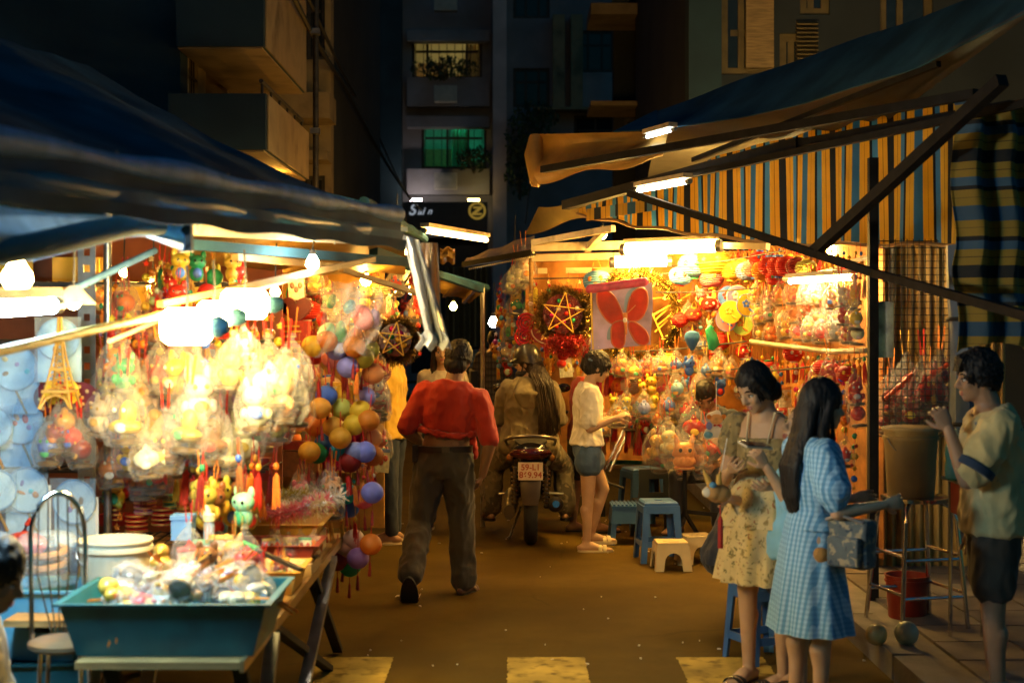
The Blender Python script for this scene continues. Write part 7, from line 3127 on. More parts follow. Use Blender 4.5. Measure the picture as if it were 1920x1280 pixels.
# bagged toys on the curved rail, brightly lit
for row, y0, n in ((0, 556, 9), (1, 590, 9), (2, 622, 9)):
    for i in range(n):
        px = 1418 + i * 23.5 + R.uniform(-5, 5) + row * 3
        c = R.choice(['yellow', 'orange', 'white', 'red', 'yellow', 'pink', 'orange', 'white', 'gold'])
        put(R.choice(['bagged_animal', 'bagged_ball', 'bagged_cub', 'bagged_fish', 'bagged_cub']), c, px, y0 + R.uniform(-7, 7), DR(px) - .12 - R.uniform(0, .2),
            ('in the top curved rail row', 'in the middle curved rail row', 'in the lowest curved rail row')[row], .78)
for i in range(26):
    px = 1340 + i * 11
    put('tassel_string', R.choice(['orange', 'red', 'gold', 'orange']), px, 476 + R.uniform(-6, 8) + (px - 1340) * .03, DR(px) + .05, 'in the row under the striped tarp', .75)
for i in range(22):
    px = 1412 + i * 10
    put('tassel_string', R.choice(['orange', 'red', 'peach', 'orange']), px, 524 + R.uniform(-6, 6), DR(px) - .05, 'in the row over the bagged toys', .8)
for i in range(24):
    px = 1400 + i * 9.6
    put('tassel_string', R.choice(['orange', 'red', 'dark red', 'orange']), px, 680 + R.uniform(-5, 8), DR(px) - .05, 'in the row under the curved rails', .85)
# dense toys between ring and curved rails
for i in range(46):
    px, py = R.uniform(1255, 1405), R.uniform(545, 705)
    if 1200 < px < 1290 and 545 < py < 660:
        continue
    kindn = R.choice(['charm_string', 'animal_lantern', 'carded_toy', 'charm_string', 'bagged_fish', 'tassel_string', 'animal_lantern'])
    c = R.choice(['red', 'orange', 'orange', 'yellow', 'red', 'gold', 'white', 'blue', 'pink', 'dark red'])
    put(kindn, c, px, py, DR(px) - .02 - R.uniform(0, .12), 'between tinsel ring and curved rails', R.uniform(.55, .85))
# rows of bagged balls below the ring
for row, (y0, x0, x1, n) in enumerate(((690, 1140, 1395, 11), (728, 1200, 1400, 10), (762, 1150, 1340, 9), (792, 1130, 1330, 9))):
    for i in range(n):
        px = x0 + (x1 - x0) * i / (n - 1) + R.uniform(-6, 6)
        c = R.choice(['yellow', 'gold', 'orange', 'red', 'blue', 'red', 'yellow', 'orange', 'magenta'] if row < 3 else ['brown', 'dark red', 'gold', 'red', 'orange'])
        put(R.choice(['bagged_ball', 'bagged_animal', 'bagged_fish', 'animal_lantern', 'bagged_boat']), c, px, y0 + R.uniform(-8, 8), DR(px) - .18 - R.uniform(0, .15),
            ('in the row below the ring', 'in the second row below the ring', 'in the third row below the ring', 'in the row behind the bunny')[row], R.uniform(.72, .9))
for px, py, c, kindn, w in ((1270, 728, 'sky blue', 'bagged_ball', 'next to the yellow bags below the ring'), (1255, 760, 'blue', 'bagged_ball', 'above the bunny lantern'), (1285, 770, 'red', 'bagged_ball', 'above the bunny lantern'),
                            (1208, 765, 'lavender', 'bagged_ball', 'above the bunny lantern'), (1312, 728, 'yellow', 'bagged_boat', 'above the bear placard')):
    put(kindn, c, px, py, DR(px) - .42, w, .95)
# dark red tassel mass under the counter
for i in range(60):
    px = 1122 + R.uniform(0, 150)
    put('tassel_string', R.choice(['dark red', 'dark red', 'red', 'brown']), px, 808 + R.uniform(-18, 12), DR(px) - .05 - R.uniform(0, .2), 'in the dark mass beneath the bags', 1.0)
for i in range(22):
    px = 1105 + R.uniform(0, 70)
    put('tassel_string', R.choice(['dark red', 'red', 'magenta']), px, 700 + R.uniform(-8, 14), DR(px) - .1 - R.uniform(0, .1), "beside the girl's dark hair", 1.0)
# goods behind the women
for row, y0 in enumerate((706, 742, 780, 822, 860)):
    for i in range(10):
        px = 1405 + i * 22 + R.uniform(-6, 6)
        c = R.choice(['red', 'orange', 'yellow', 'red', 'red', 'gold', 'magenta', 'red'] if row < 3 else ['red', 'dark red', 'red', 'orange', 'blue'])
        put(R.choice(['bagged_animal', 'charm_string', 'bagged_ball', 'animal_lantern', 'carded_toy', 'tassel_string']), c, px, y0 + R.uniform(-8, 8), DR(px) - .1 - R.uniform(0, .2),
            ('just under the tassels behind the women', "beside the women's heads", "level with the women's shoulders", "behind the women's waists", 'low behind the women')[row], R.uniform(.7, .9))
# garlands at the lane end of the stall
for i in range(34):
    px = 930 + R.uniform(0, 72)
    py = R.uniform(535, 690)
    put(R.choice(['charm_string', 'charm_string', 'tassel_string', 'animal_lantern', 'bagged_fish']), R.choice(['yellow', 'gold', 'green', 'orange', 'gold', 'cream', 'blue', 'red']), px, py,
        14.2 - (px - 930) * .02 + R.uniform(-.2, .2), 'in the garlands at the lane end', 1.0)
for i in range(22):
    px = 1000 + R.uniform(0, 110)
    put(R.choice(['charm_string', 'tassel_string', 'animal_lantern', 'carded_toy']), R.choice(['yellow', 'gold', 'orange', 'red', 'cream', 'dark red']), px, R.uniform(632, 700), 12.4 + R.uniform(-.15, .1),
        'under the dark star wreath', .95)
for i in range(16):
    px = 1000 + R.uniform(0, 240)
    put(R.choice(['charm_string', 'tassel_string']), R.choice(['yellow', 'gold', 'orange', 'cream', 'red']), px, R.uniform(530, 560), 12.5, 'behind the star wreaths', .95)
# white fluffy toys in bags under the beam corner
for px, py, s in ((985, 505, 1.3), (972, 520, 1.1), (958, 530, 1.0)):
    put('bagged_cub', 'cream', px, py, 12.9, 'under the beaded roof corner', s)

# spiral heart lollies
t = thing('heart_lollipop', 'big glossy red double spiral heart left of the dark star wreath', 'lollipop heart', W(985, 628, 12.0))
LR = mat('red_gloss', (.5, .02, .015), .2, var=.1, coat=.4)
for i, (px, py, r) in enumerate(((986, 606, .085), (984, 632, .085))):
    b = MB()
    pts = []
    for k in range(70):
        a = k / 70 * 2 * PI * 3.2
        q = r * (1 - k / 75)
        pts.append(W(px, py, 12.0) + V((q * math.cos(a + i * 2), -.01 * k / 70, q * math.sin(a + i * 2))))
    b.tube(pts, .011, 7)
    b.build('spiral', LR, t, world=True)
t = thing('fan_toy', 'dark red scalloped half fan toy below the dark star wreath', 'fan', W(1030, 618, 11.95))
b = MB()
b.prism([(0, .02)] + [(.17 * math.cos(a) * (1 + .06 * math.cos(a * 16)), -.14 * math.sin(a) * (1 + .06 * math.cos(a * 16))) for a in [PI * i / 32 for i in range(33)]], .015)
b.build('leaf', mat('dark_red_paper', (.3, .02, .015), .5), t, smooth=False)
b = MB()
b.tube([(.15 * math.cos(a), -.012, -.12 * math.sin(a)) for a in [PI * i / 20 for i in range(21)]], .006, 6)
b.build('pale_trim', mat('pale_trim', (.75, .5, .35), .6), t)
t = thing('tinsel_bunch', "bright red tinsel bunch just above the girl's dark hair", 'tinsel', W(1062, 645, 11.7))
b = MB()
for i in range(5):
    path = [V((.05 * i - .1 + .07 * math.cos(a), 0, -.005 * i + .06 * math.sin(a))) for a in [2 * PI * k / 12 for k in range(13)]]
    tinsel(b, path, .03, 260, 40 + i, .03)
kind(b.build('tinsel', TINSELR, t, smooth=False), 'stuff')
# heart balloon lantern
t = thing('balloon_toy', 'small blue hot air balloon shaped lantern right of the tinsel ring', 'lantern', W(1298, 640, 11.3))
b = MB()
b.lathe([(.012, -.07), (.03, -.045), (.055, .01), (.062, .04), (.05, .07), (.02, .085), (.001, .088)], 24, mod=lambda th, i: 1 + .04 * math.cos(th * 8))
b.build('envelope', mat('blue_paper', (.05, .17, .45), .4, transl=.25), t)
b = MB()
b.lathe([(.012, -.1), (.016, -.08), (.012, -.075)], 10)
b.build('basket', M['wood'], t)
t = thing('dinosaur_lantern', 'flat bright green toy lantern between the balloon lantern and the yellow fans', 'lantern', W(1335, 635, 11.2))
b = MB()
b.loft([(0, 0, .10), (-.02, 0, .07), (.0, 0, .02), (.015, 0, -.04), (-.01, 0, -.09)], [(.02, .025), (.025, .035), (.03, .045), (.03, .05), (.012, .02)], 14, (0, 1, 0))
b.build('body', mat('green_toy', (.02, .3, .14), .35), t)

# bunny lantern and its bags, generic bear placard
t = thing('bunny_lantern', 'orange plastic bunny lantern in a clear bag on the stand beside the tall stool', 'bunny lantern', W(1283, 850, 10.75))
BUN = mat('bunny_plastic', (.76, .33, .09), .35, var=.1, transl=.2)
mb = MB()
mb.ell((0, 0, .02), (.085, .07, .07), 18, 12)
mb.ell((0, -.01, -.06), (.09, .065, .05), 16, 10)
for sg in (-1, 1):
    mb.limb((sg * .05, 0, .07), (sg * .068, .0, .135), .026, .014)
    mb.ell((sg * .022, -.065, -.045), (.02, .018, .022), 10, 7)
    mb.ell((sg * .075, -.005, .0), (.02, .02, .025), 8, 6)
t2 = bpy.data.objects.new('body', remesh(mb, 'body', .006, 3, mats=BUN))
COL.objects.link(t2)
t2.parent = t
b = MB()
for sg in (-1, 1):
    b.ell((sg * .036, -.066, .03), (.014, .008, .017), 10, 7)
b.build('eye', EYE, t)
b = MB()
for sg in (-1, 1):
    b.ell((sg * .06, -.022, .105), (.011, .008, .026), 8, 6)
b.ell((0, -.079, .008), (.006, .005, .004), 8, 5)
kind(b.build('inner_ear', mat('bunny_pink', (.7, .25, .15), .4), t), 'stuff')
b = MB()
b.lathe([(.075, -.118), (.08, -.11), (.078, -.10)], 20)
b.build('base', BUN, t)
bagshape(0, .13, seed=9).build('bag', BAG, t).scale = (1.25, 1, 1.2)
t = thing('lantern_stand', 'dark upright stand pole under the bunny lantern', 'stand', (sm(1284 - CX, 10.8), 10.8, 0))
b = MB()
b.tube([(0, 0, .3), (0, 0, .655)], .018, 8)
b.build('pole', M['beam_dark'], t)
b = MB()
b.beam((-.01, 0, .34), (.28, .1, .30), .03, .03)
b.build('crossbar', M['beam_dark'], t)
for sx in (-1, 1):
    b = MB()
    b.beam((0, 0, .33), (sx * .2, .12, 0), .025, .025)
    b.build('leg', M['beam_dark'], t)
for px, py, c, s, k in ((1232, 838, 'gold', 1.3, 'bagged_animal'), (1254, 828, 'cream', 1.2, 'bagged_cub'), (1238, 862, 'dark red', 1.0, 'bagged_ball'), (1312, 850, 'orange', 1.2, 'bagged_animal'),
                        (1330, 842, 'red', 1.1, 'bagged_fish'), (1318, 876, 'orange', .9, 'bagged_boat'), (1300, 800, 'red', 1.3, 'bagged_fish'), (1330, 812, 'red', 1.2, 'carded_toy'), (1275, 880, 'orange', .8, 'bagged_ball')):
    put(k, c, px, py, 10.95 + R.uniform(-.05, .15), 'around the bunny lantern', s)
t = thing('bear_placard', 'flat cut out bear shaped paper lantern with pastel paint beside the floral dress', 'placard', W(1343, 798, 9.6), .05)


def blob(pts, y, m, nm, th=.006):
    b = MB()
    b.prism(pts, th, Matrix.Translation((0, y, 0)))
    return b.build(nm, m, t, smooth=False)


def ellp(cx_, cz_, rx, rz, n=22):
    return [(cx_ + rx * math.cos(2 * PI * i / n), cz_ + rz * math.sin(2 * PI * i / n)) for i in range(n)]


outl = []
for i in range(60):
    a = 2 * PI * i / 60
    r_ = .075 + .018 * math.cos(3 * a + .6) + .012 * math.cos(5 * a)
    outl.append((r_ * 1.05 * math.cos(a), r_ * 1.25 * math.sin(a)))
blob(outl, 0, mat('placard_white', (.82, .78, .74), .5), 'board')
for (x, z, rx, rz, c) in ((.0, .045, .045, .035, 'peach'), (-.05, .06, .016, .016, 'orange'), (.05, .062, .016, .016, 'orange'), (-.055, -.06, .03, .022, 'sky blue'), (.05, -.075, .03, .02, 'sky blue'),
                          (.06, -.02, .02, .026, 'yellow'), (-.05, .0, .02, .026, 'lavender'), (.03, .0, .012, .012, 'pink')):
    o = blob(ellp(x, z, rx, rz), -.006, PRINT, 'paint_patch')
    o.color = (*PAL[c], 1)
o = blob(ellp(0, -.03, .033, .026), -.010, mat('placard_white', (.82, .78, .74)), 'muzzle_patch')
o = blob([(-.02, -.004), (.0, .004), (.02, -.004), (.02, .012), (0, .006), (-.02, .012)], -.014, mat('red_gloss', (.5, .02, .015)), 'bow')
b = MB()
b.tube([(0, 0, .08), (.0, 0, .3)], .002, 5)
b.build('string', FELT, t)

# toy pouch on a string held by the woman in the floral dress
t = thing('toy_lantern', "white and orange toy lantern with a red tassel hanging at the floral dress's side", 'toy lantern', W(1348, 925, 6.72))
mb = MB()
mb.ell((0, 0, 0), (.06, .05, .045), 16, 10)
mb.ell((-.03, -.02, .01), (.045, .04, .04), 14, 9)
t2 = bpy.data.objects.new('body', remesh(mb, 'body', .006, 2, mats=mat('plush_orange', (.52, .28, .09), .8, bump=.4)))
COL.objects.link(t2)
t2.parent = t
b = MB()
b.ell((-.055, -.03, .01), (.03, .025, .026), 12, 8)
b.build('muzzle', mat('plush_white', (.72, .66, .56), .8), t)
b = MB()
b.ell((-.035, -.045, .045), (.018, .014, .016), 10, 7)
b.build('blue_spot', mat('plush_blue', (.1, .3, .5), .7), t)
for sg in (-1, 1):
    b = MB()
    b.tube([(-.02 + sg * .02, 0, .04), (-.03 + sg * .03, 0, .085), (-.03 + sg * .045, 0, .115)], [.016, .012, .004], 8)
    b.build('ear', mat('plush_gold', (.62, .38, .08), .7), t)
b = MB()
b.tube([(0, 0, .04), (.02, 0, .16), (.04, .01, .26)], .002, 5)
b.build('string', FELT, t)
b = MB()
b.tube([(0, -.03, -.05), (0, -.05, -.10)], .003, 5)
b.tube([(0, -.05, -.10), (0, -.05, -.12), (.0, -.05, -.25)], [.006, .012, .013], 8)
b.build('tassel', mat('red_tassel', (.42, .02, .015), .7), t)
# bagged lantern in the hand of the girl in white
o = put('bagged_ball', 'gold', 1160, 778, 11.0, 'held by the girl in white', .9)
b = MB()
# red plastic goods by the mesh panel
for px, py, c, k, s in ((1672, 745, 'dark red', 'bagged_fish', 1.2), (1700, 728, 'red', 'bagged_boat', 1.4), (1735, 735, 'red', 'bagged_fish', 1.5), (1760, 720, 'dark red', 'bagged_animal', 1.4), (1745, 765, 'dark red', 'bagged_ball', 1.5),
                        (1712, 765, 'dark red', 'bagged_animal', 1.3), (1665, 780, 'dark red', 'bagged_boat', 1.2), (1770, 770, 'red', 'bagged_ball', 1.3), (1690, 785, 'red', 'bagged_fish', 1.1)):
    put(k, c, px, py, 9.25 + R.uniform(-.1, .1), 'behind the wire mesh', s)
t = thing('red_rods', 'slanting red plastic rods of wrapped toys behind the wire mesh', 'toy rods', W(1710, 720, 9.2))
for a, c in (((1660, 748), (1712, 700)), ((1700, 760), (1716, 690)), ((1740, 712), (1778, 682)), ((1745, 700), (1770, 690))):
    b = MB()
    b.tube([W(a[0], a[1], 9.15), W(c[0], c[1], 9.15)], .016, 8)
    b.build('rod', mat('red_rod', (.6, .07, .02), .3), t, world=True)
t = thing('poster', 'small teal tinted poster hanging at the steel post', 'poster', W(1660, 620, 8.75))
b = MB()
b.sheet(lambda u, v: W(1640 + 36 * u, 566 + 104 * v, 8.75 + .02 * math.sin(u * 4)), 6, 8, .002)
b.build('sheet', mat('poster_teal', (.10, .16, .13), .4, var=.7, vscale=9), t, world=True)

# ================================================================ left stall goods
# hand fans in blue packs
for i, (px, py, r, sq) in enumerate(((110, 636, .092, 1), (28, 690, .10, 1), (40, 790, .10, 1), (-14, 800, .09, 0), (50, 918, .10, 1), (140, 940, .10, 1), (-6, 918, .09, 0), (95, 820, .07, 0), (118, 735, .06, 0))):
    d = 6.45 + .05 * (i % 3)
    t = thing('fan_pack', 'fan pack', 'fan pack', W(px, py, d), R.uniform(-.15, .15))
    tell(t, ('pale blue round hand fan in its clear pack at far left' if i < 7 and py < 850 else 'white printed round hand fan in its pack, lowest at far left' if py > 850 else 'small pale fan pack wedged among the larger fan packs'), px, 'hand fans in clear packs')
    if sq:
        b = MB()
        b.sheet(lambda u, v: V(((u - .5) * r * 2.1, .02, r * .2 - v * r * 2.3)), 6, 6, .004)
        b.build('board', mat('pack_board', (.34, .50, .66), .5, var=.15) if py < 850 else mat('pack_white', (.68, .70, .70), .5), t)
    b = MB()
    b.lathe([(.001, 0), (r, 0), (r * 1.03, .004), (r, .008), (.001, .008)], 34, R=Matrix.Rotation(PI / 2, 3, 'X'))
    o = b.build('paper_disc', mat('fan_blue', (.36, .54, .72), .4, var=.25, vscale=9) if py < 850 else mat('fan_white', (.66, .72, .76), .4, var=.1), t)
    b = MB()
    b.tube([(r * math.cos(a), -.006, r * math.sin(a)) for a in [2 * PI * k / 34 for k in range(35)]], .005, 6)
    b.build('rim', mat('fan_rim', (.28, .26, .42) if py > 850 else (.22, .34, .5), .5), t)
    for k in range(4):
        b = MB()
        a = R.uniform(0, 6.28)
        q = r * R.uniform(.15, .6)
        b.ell((q * math.cos(a), -.011, q * math.sin(a)), (r * R.uniform(.1, .26), .003, r * R.uniform(.08, .16)), 10, 5, Matrix.Rotation(R.uniform(0, 3), 3, 'Y'))
        o = b.build('painted_flower', PRINT, t)
        o.color = (*PAL[R.choice(['orange', 'peach', 'red', 'teal', 'brown', 'purple', 'gold'])], 1)
    b = MB()
    b.beam((0, .012, -r), (r * .5, .012, -r * 2.1), .014, .008)
    b.build('handle', M['wood'], t)
    b = MB()
    b.sheet(lambda u, v: V(((u - .5) * r * 2.2, -.025 + .008 * math.sin(u * 9 + v * 5), r * 1.1 - v * r * (3.2 if sq else 2.2))), 12, 12, .001)
    b.build('wrapper', BAGB, t)

# lattice tower toy in gold
t = thing('tower_toy', 'gold lattice tower toy standing among the hand fans at far left', 'toy tower', W(112, 765, 6.25))
GT = mat('tower_gold', (.62, .38, .10), .35, .5)
H_ = .40


def tw(z):
    return .066 * (1 - z / H_) ** 1.7 + .005


for sx in (-1, 1):
    for sy in (-1, 1):
        b = MB()
        b.tube([(sx * tw(z), sy * tw(z), z) for z in np.linspace(0, H_, 12)], .005, 5)
        b.build('tower_leg', GT, t)
b = MB()
for z0, z1 in zip(np.linspace(0.05, H_ * .9, 11)[:-1], np.linspace(0.05, H_ * .9, 11)[1:]):
    for sy in (-1, 1):
        b.tube([(-tw(z0), sy * tw(z0), z0), (tw(z1), sy * tw(z1), z1)], .0025, 4)
        b.tube([(tw(z0), sy * tw(z0), z0), (-tw(z1), sy * tw(z1), z1)], .0025, 4)
kind(b.build('lattice', GT, t), 'stuff')
for z, w_ in ((.075, .062), (.17, .036), (.30, .016)):
    b = MB()
    b.box((0, 0, z), (w_ * 2, w_ * 2, .012))
    b.build('platform', GT, t)
b = MB()
b.tube([(-.066, -.066, .0), (-.04, -.06, .045), (0, -.058, .06), (.04, -.06, .045), (.066, -.066, .0)], .005, 6)
b.build('arch', GT, t)

# polka dot fans and dark red foil lanterns under the tower
for px, py, w in ((92, 745, 'left'), (155, 745, 'right')):
    t = thing('polka_fan', 'dark red polka dot fan just %s of the gold tower toy' % w, 'fan', W(px, py, 6.5))
    b = MB()
    b.lathe([(.001, 0), (.07, 0), (.07, .006), (.001, .006)], 26, R=Matrix.Rotation(PI / 2, 3, 'X'))
    b.build('disc', mat('maroon', (.16, .012, .02), .4), t)
    for k in range(9):
        a = k * 2.4
        q = .021 * math.sqrt(k)
        b = MB()
        b.ell((q * math.cos(a), -.008, q * math.sin(a)), (.009, .003, .009), 8, 5)
        b.build('dot', mat('dot_gold', (.75, .5, .2), .4), t)
t = thing('yellow_fan', 'bright yellow leaf shaped fan right behind the gold tower toy', 'fan', W(115, 735, 6.4))
b = MB()
for sg in (-1, 1):
    b.ell((sg * .04, 0, 0), (.04, .006, .055), 16, 8)
b.build('leaf', mat('yellow_card', (.85, .55, .03), .5), t)
for px, py, c, w in ((105, 812, 'dark red', 'under the gold tower toy'), (135, 820, 'red', 'under the gold tower toy'), (152, 842, 'dark red', 'under the gold tower toy'), (90, 838, 'blue', 'under the gold tower toy'), (122, 790, 'gold', 'under the gold tower toy')):
    put('bagged_ball', c, px, py, 6.4, w, .85)

# hot white row of bagged lanterns under the big lamps
HOT = ['white', 'cream', 'yellow', 'white', 'peach', 'pink', 'cream', 'orange']
for i, (px, py, s, k, c) in enumerate(((205, 735, 1.25, 'bagged_cub', 'yellow'), (235, 785, 1.3, 'bagged_boat', 'yellow'), (188, 780, 1.1, 'bagged_cub', 'cream'), (262, 745, 1.2, 'bagged_fish', 'peach'), (285, 800, 1.35, 'bagged_boat', 'gold'),
                                       (232, 700, 1.0, 'bagged_animal', 'green'), (300, 700, 1.1, 'bagged_fish', 'red'), (318, 755, 1.2, 'bagged_cub', 'orange'), (330, 705, 1.2, 'bagged_animal', 'yellow'), (345, 690, 1.2, 'bagged_boat', 'white'),
                                       (372, 745, 1.5, 'bagged_cub', 'white'), (405, 770, 1.6, 'bagged_cub', 'pink'), (350, 800, 1.3, 'bagged_boat', 'olive'), (392, 820, 1.4, 'bagged_boat', 'brown'), (440, 730, 1.3, 'bagged_animal', 'white'),
                                       (432, 690, 1.1, 'bagged_cub', 'yellow'), (468, 700, 1.2, 'bagged_animal', 'yellow'), (480, 760, 1.3, 'bagged_cub', 'white'), (505, 715, 1.4, 'bagged_fish', 'white'), (530, 740, 1.4, 'bagged_cub', 'peach'),
                                       (545, 705, 1.3, 'bagged_boat', 'white'), (490, 805, 1.2, 'bagged_ball', 'magenta'), (455, 820, 1.4, 'bagged_cub', 'white'), (420, 850, 1.2, 'bagged_boat', 'cream'), (310, 840, 1.2, 'bagged_boat', 'brown'),
                                       (245, 850, 1.2, 'bagged_cub', 'yellow'), (275, 860, 1.0, 'bagged_fish', 'white'), (370, 850, 1.0, 'bagged_ball', 'sky blue'), (555, 760, 1.1, 'bagged_animal', 'cream'), (215, 680, 1.0, 'bagged_animal', 'orange'),
                                       (395, 700, 1.2, 'bagged_fish', 'cream'), (520, 790, 1.1, 'bagged_cub', 'olive'), (340, 865, .9, 'bagged_animal', 'brown'), (460, 660, .9, 'bagged_cub', 'white'), (560, 720, 1.0, 'bagged_cub', 'white'))):
    w = 'left of the big lamps' if px < 300 else 'beneath the big lamps' if px < 440 else 'right of the big lamps'
    put(k, c, px, py, 6.35 + R.uniform(-.25, .45), w + (', upper row' if py < 715 else ', middle row' if py < 790 else ', lower row'), s * .88)
for i, (px, py, c) in enumerate(((436, 640, 'red'), (456, 660, 'teal'), (476, 640, 'white'), (440, 700, 'orange'), (408, 660, 'orange'), (420, 640, 'yellow'), (330, 650, 'yellow'), (508, 640, 'orange'), (520, 655, 'yellow'),
                                 (500, 640, 'gold'), (240, 640, 'yellow'), (208, 640, 'yellow'), (255, 660, 'red'), (270, 660, 'orange'), (385, 660, 'gold'), (482, 660, 'red'))):
    put('charm_string', c, px, py, 6.4 + R.uniform(-.2, .4), 'among the cords behind the big lamps', .9)
for i in range(26):
    put('tassel_string', R.choice(['dark red', 'red', 'brown', 'orange']), R.uniform(330, 540), R.uniform(868, 915), 6.2 + R.uniform(-.2, .5), 'in the dark fringe over the yellow trays', 1.0)
for i in range(22):
    px = R.uniform(300, 470)
    put(R.choice(['charm_string', 'animal_lantern', 'tassel_string', 'ball_lantern']), R.choice(['gold', 'orange', 'red', 'yellow', 'blue', 'green']), px, R.uniform(490, 560), 6.9 + R.uniform(-.3, .5), 'high under the left roof', .8)

# rack contents
def goods_box(label, px, py, d, w, h, c, cat='box', name='gift_box', print_=None):
    p = W(px, py, d)
    t = thing(name, label, cat, p)
    b = MB()
    b.box((0, .05, 0), (w, .10, h))
    o = b.build('carton', PRINT, t, smooth=False)
    o.color = (*PAL[c], 1)
    if print_:
        for k in range(4):
            b = MB()
            b.box((R.uniform(-.05, .05) * w, -.0025, h * (.3 - .2 * k)), (w * R.uniform(.4, .75), .004, h * .07))
            b.build('printed_line', M['gold'], t, smooth=False)
    return tell(t, label, px, 'boxed goods on the rack')


goods_box('flat red box with gold lines beneath the red heart boxes', 535, 626, 9.3, .30, .17, 'red', print_=True)
for px, py, c in ((512, 585, 'red'), (556, 580, 'dark red')):
    t = thing('heart_box', ('bright' if c == 'red' else 'dark') + ' red round heart box above the flat red box', 'heart box', W(px, py, 9.35))
    b = MB()
    pts = []
    for i in range(30):
        a = 2 * PI * i / 30
        pts.append((.0075 * 16 * math.sin(a) ** 3 * .85, .0075 * (13 * math.cos(a) - 5 * math.cos(2 * a) - 2 * math.cos(3 * a) - math.cos(4 * a)) * .85))
    b.prism(pts, .06)
    o = b.build('lid', TOY, t, smooth=False)
    o.color = (*PAL[c], 1)
    b = MB()
    b.prism([(x * 1.05, z * 1.05) for x, z in pts], .03, Matrix.Translation((0, .012, 0)))
    o = b.build('tray', TOY, t, smooth=False)
    o.color = (*PAL['dark red'], 1)
for i, (px, py, w, h, c) in enumerate(((250, 610, .2, .06, 'dark red'), (300, 622, .2, .07, 'red'), (240, 650, .16, .06, 'dark red'), (420, 640, .2, .08, 'red'), (450, 680, .22, .12, 'red'), (530, 680, .2, .12, 'orange'),
                                       (220, 888, .2, .05, 'dark red'), (300, 890, .18, .06, 'red'), (370, 890, .16, .05, 'dark red'), (245, 905, .22, .03, 'gold'), (330, 905, .2, .03, 'brown'), (560, 870, .24, .16, 'brown'),
                                       (470, 880, .2, .12, 'dark red'), (570, 790, .16, .12, 'orange'), (550, 835, .18, .05, 'dark red'), (215, 975, .18, .06, 'red'), (390, 980, .2, .08, 'brown'), (455, 960, .2, .1, 'dark red'),
                                       (196, 560, .1, .08, 'orange'), (330, 560, .16, .06, 'orange'), (200, 640, .08, .14, 'gold'), (560, 700, .16, .1, 'orange'), (510, 740, .16, .1, 'gold'))):
    goods_box('%s carton on the rack behind the bagged lanterns' % c, px, py, 7.75 if px < 480 else 8.9, w, h, c)
for i, (px, py, c, n) in enumerate(((272, 940, 'pink', 5), (318, 938, 'green', 3), (256, 978, 'red', 4), (305, 966, 'red', 4), (205, 932, 'green', 3), (216, 962, 'dark red', 3), (345, 960, 'orange', 3))):
    d = 7.0
    t = thing('drum_stack', 'stack of drums', 'drums', W(px, py, d))
    tell(t, '%s stack of small toy drums on the rack shelf' % c, px, 'stacked toy drums')
    r = .055 if n > 3 else .035
    for k in range(n):
        b = MB()
        z = (k - n / 2) * .024
        b.lathe([(r * .9, z), (r, z + .003), (r, z + .015), (r * .9, z + .018)], 22)
        o = b.build('toy_drum', TOY, t)
        o.color = (*PAL[c], 1)
        b = MB()
        b.lathe([(r * 1.015, z + .006), (r * 1.02, z + .009), (r * 1.015, z + .012)], 22, cap=False)
        o2 = b.build('gold_band', M['gold'], o)
for i in range(26):
    put(R.choice(['animal_lantern', 'bagged_ball', 'charm_string', 'tassel_string', 'bagged_fish']), R.choice(['red', 'dark red', 'orange', 'gold', 'yellow', 'red']), R.uniform(195, 340), R.uniform(868, 925),
        6.9 + R.uniform(-.2, .3), 'in the red fringe above the toy drums', .9)
for i in range(26):
    put(R.choice(['charm_string', 'tassel_string', 'bagged_animal', 'paper_lantern', 'bagged_ball']), R.choice(['red', 'orange', 'gold', 'yellow', 'cream', 'orange']), R.uniform(185, 330), R.uniform(520, 640),
        7.3 + R.uniform(-.3, .3), 'before the yellow sheets of the rack', .85)
# second rack: amber clutter
for i in range(64):
    px, py = R.uniform(490, 720), R.uniform(505, 880)
    kindn = R.choice(['animal_lantern', 'charm_string', 'carded_toy', 'paper_lantern', 'bagged_animal', 'paper_fan', 'bagged_ball'])
    put(kindn, R.choice(['yellow', 'orange', 'gold', 'red', 'cream', 'orange', 'dark red']), px, py, 10.1 + R.uniform(-.4, .3), 'on the amber rack behind the ball column', R.uniform(.8, 1.1))
for i in range(20):
    px, py = R.uniform(700, 790), R.uniform(520, 620)
    put(R.choice(['charm_string', 'animal_lantern', 'bagged_ball', 'tassel_string', 'paper_lantern']), R.choice(['yellow', 'gold', 'cream', 'dark red', 'orange', 'red']), px, py, 10.6 + R.uniform(-.3, 1.2), 'above the star wreath', .85)
for i in range(10):
    put(R.choice(['bagged_cub', 'bagged_fish', 'bagged_animal']), R.choice(['pink', 'white', 'sky blue', 'red']), R.uniform(690, 712), R.uniform(690, 800), 8.6 + R.uniform(0, .4), "by the yellow t-shirted man's hands", .85)

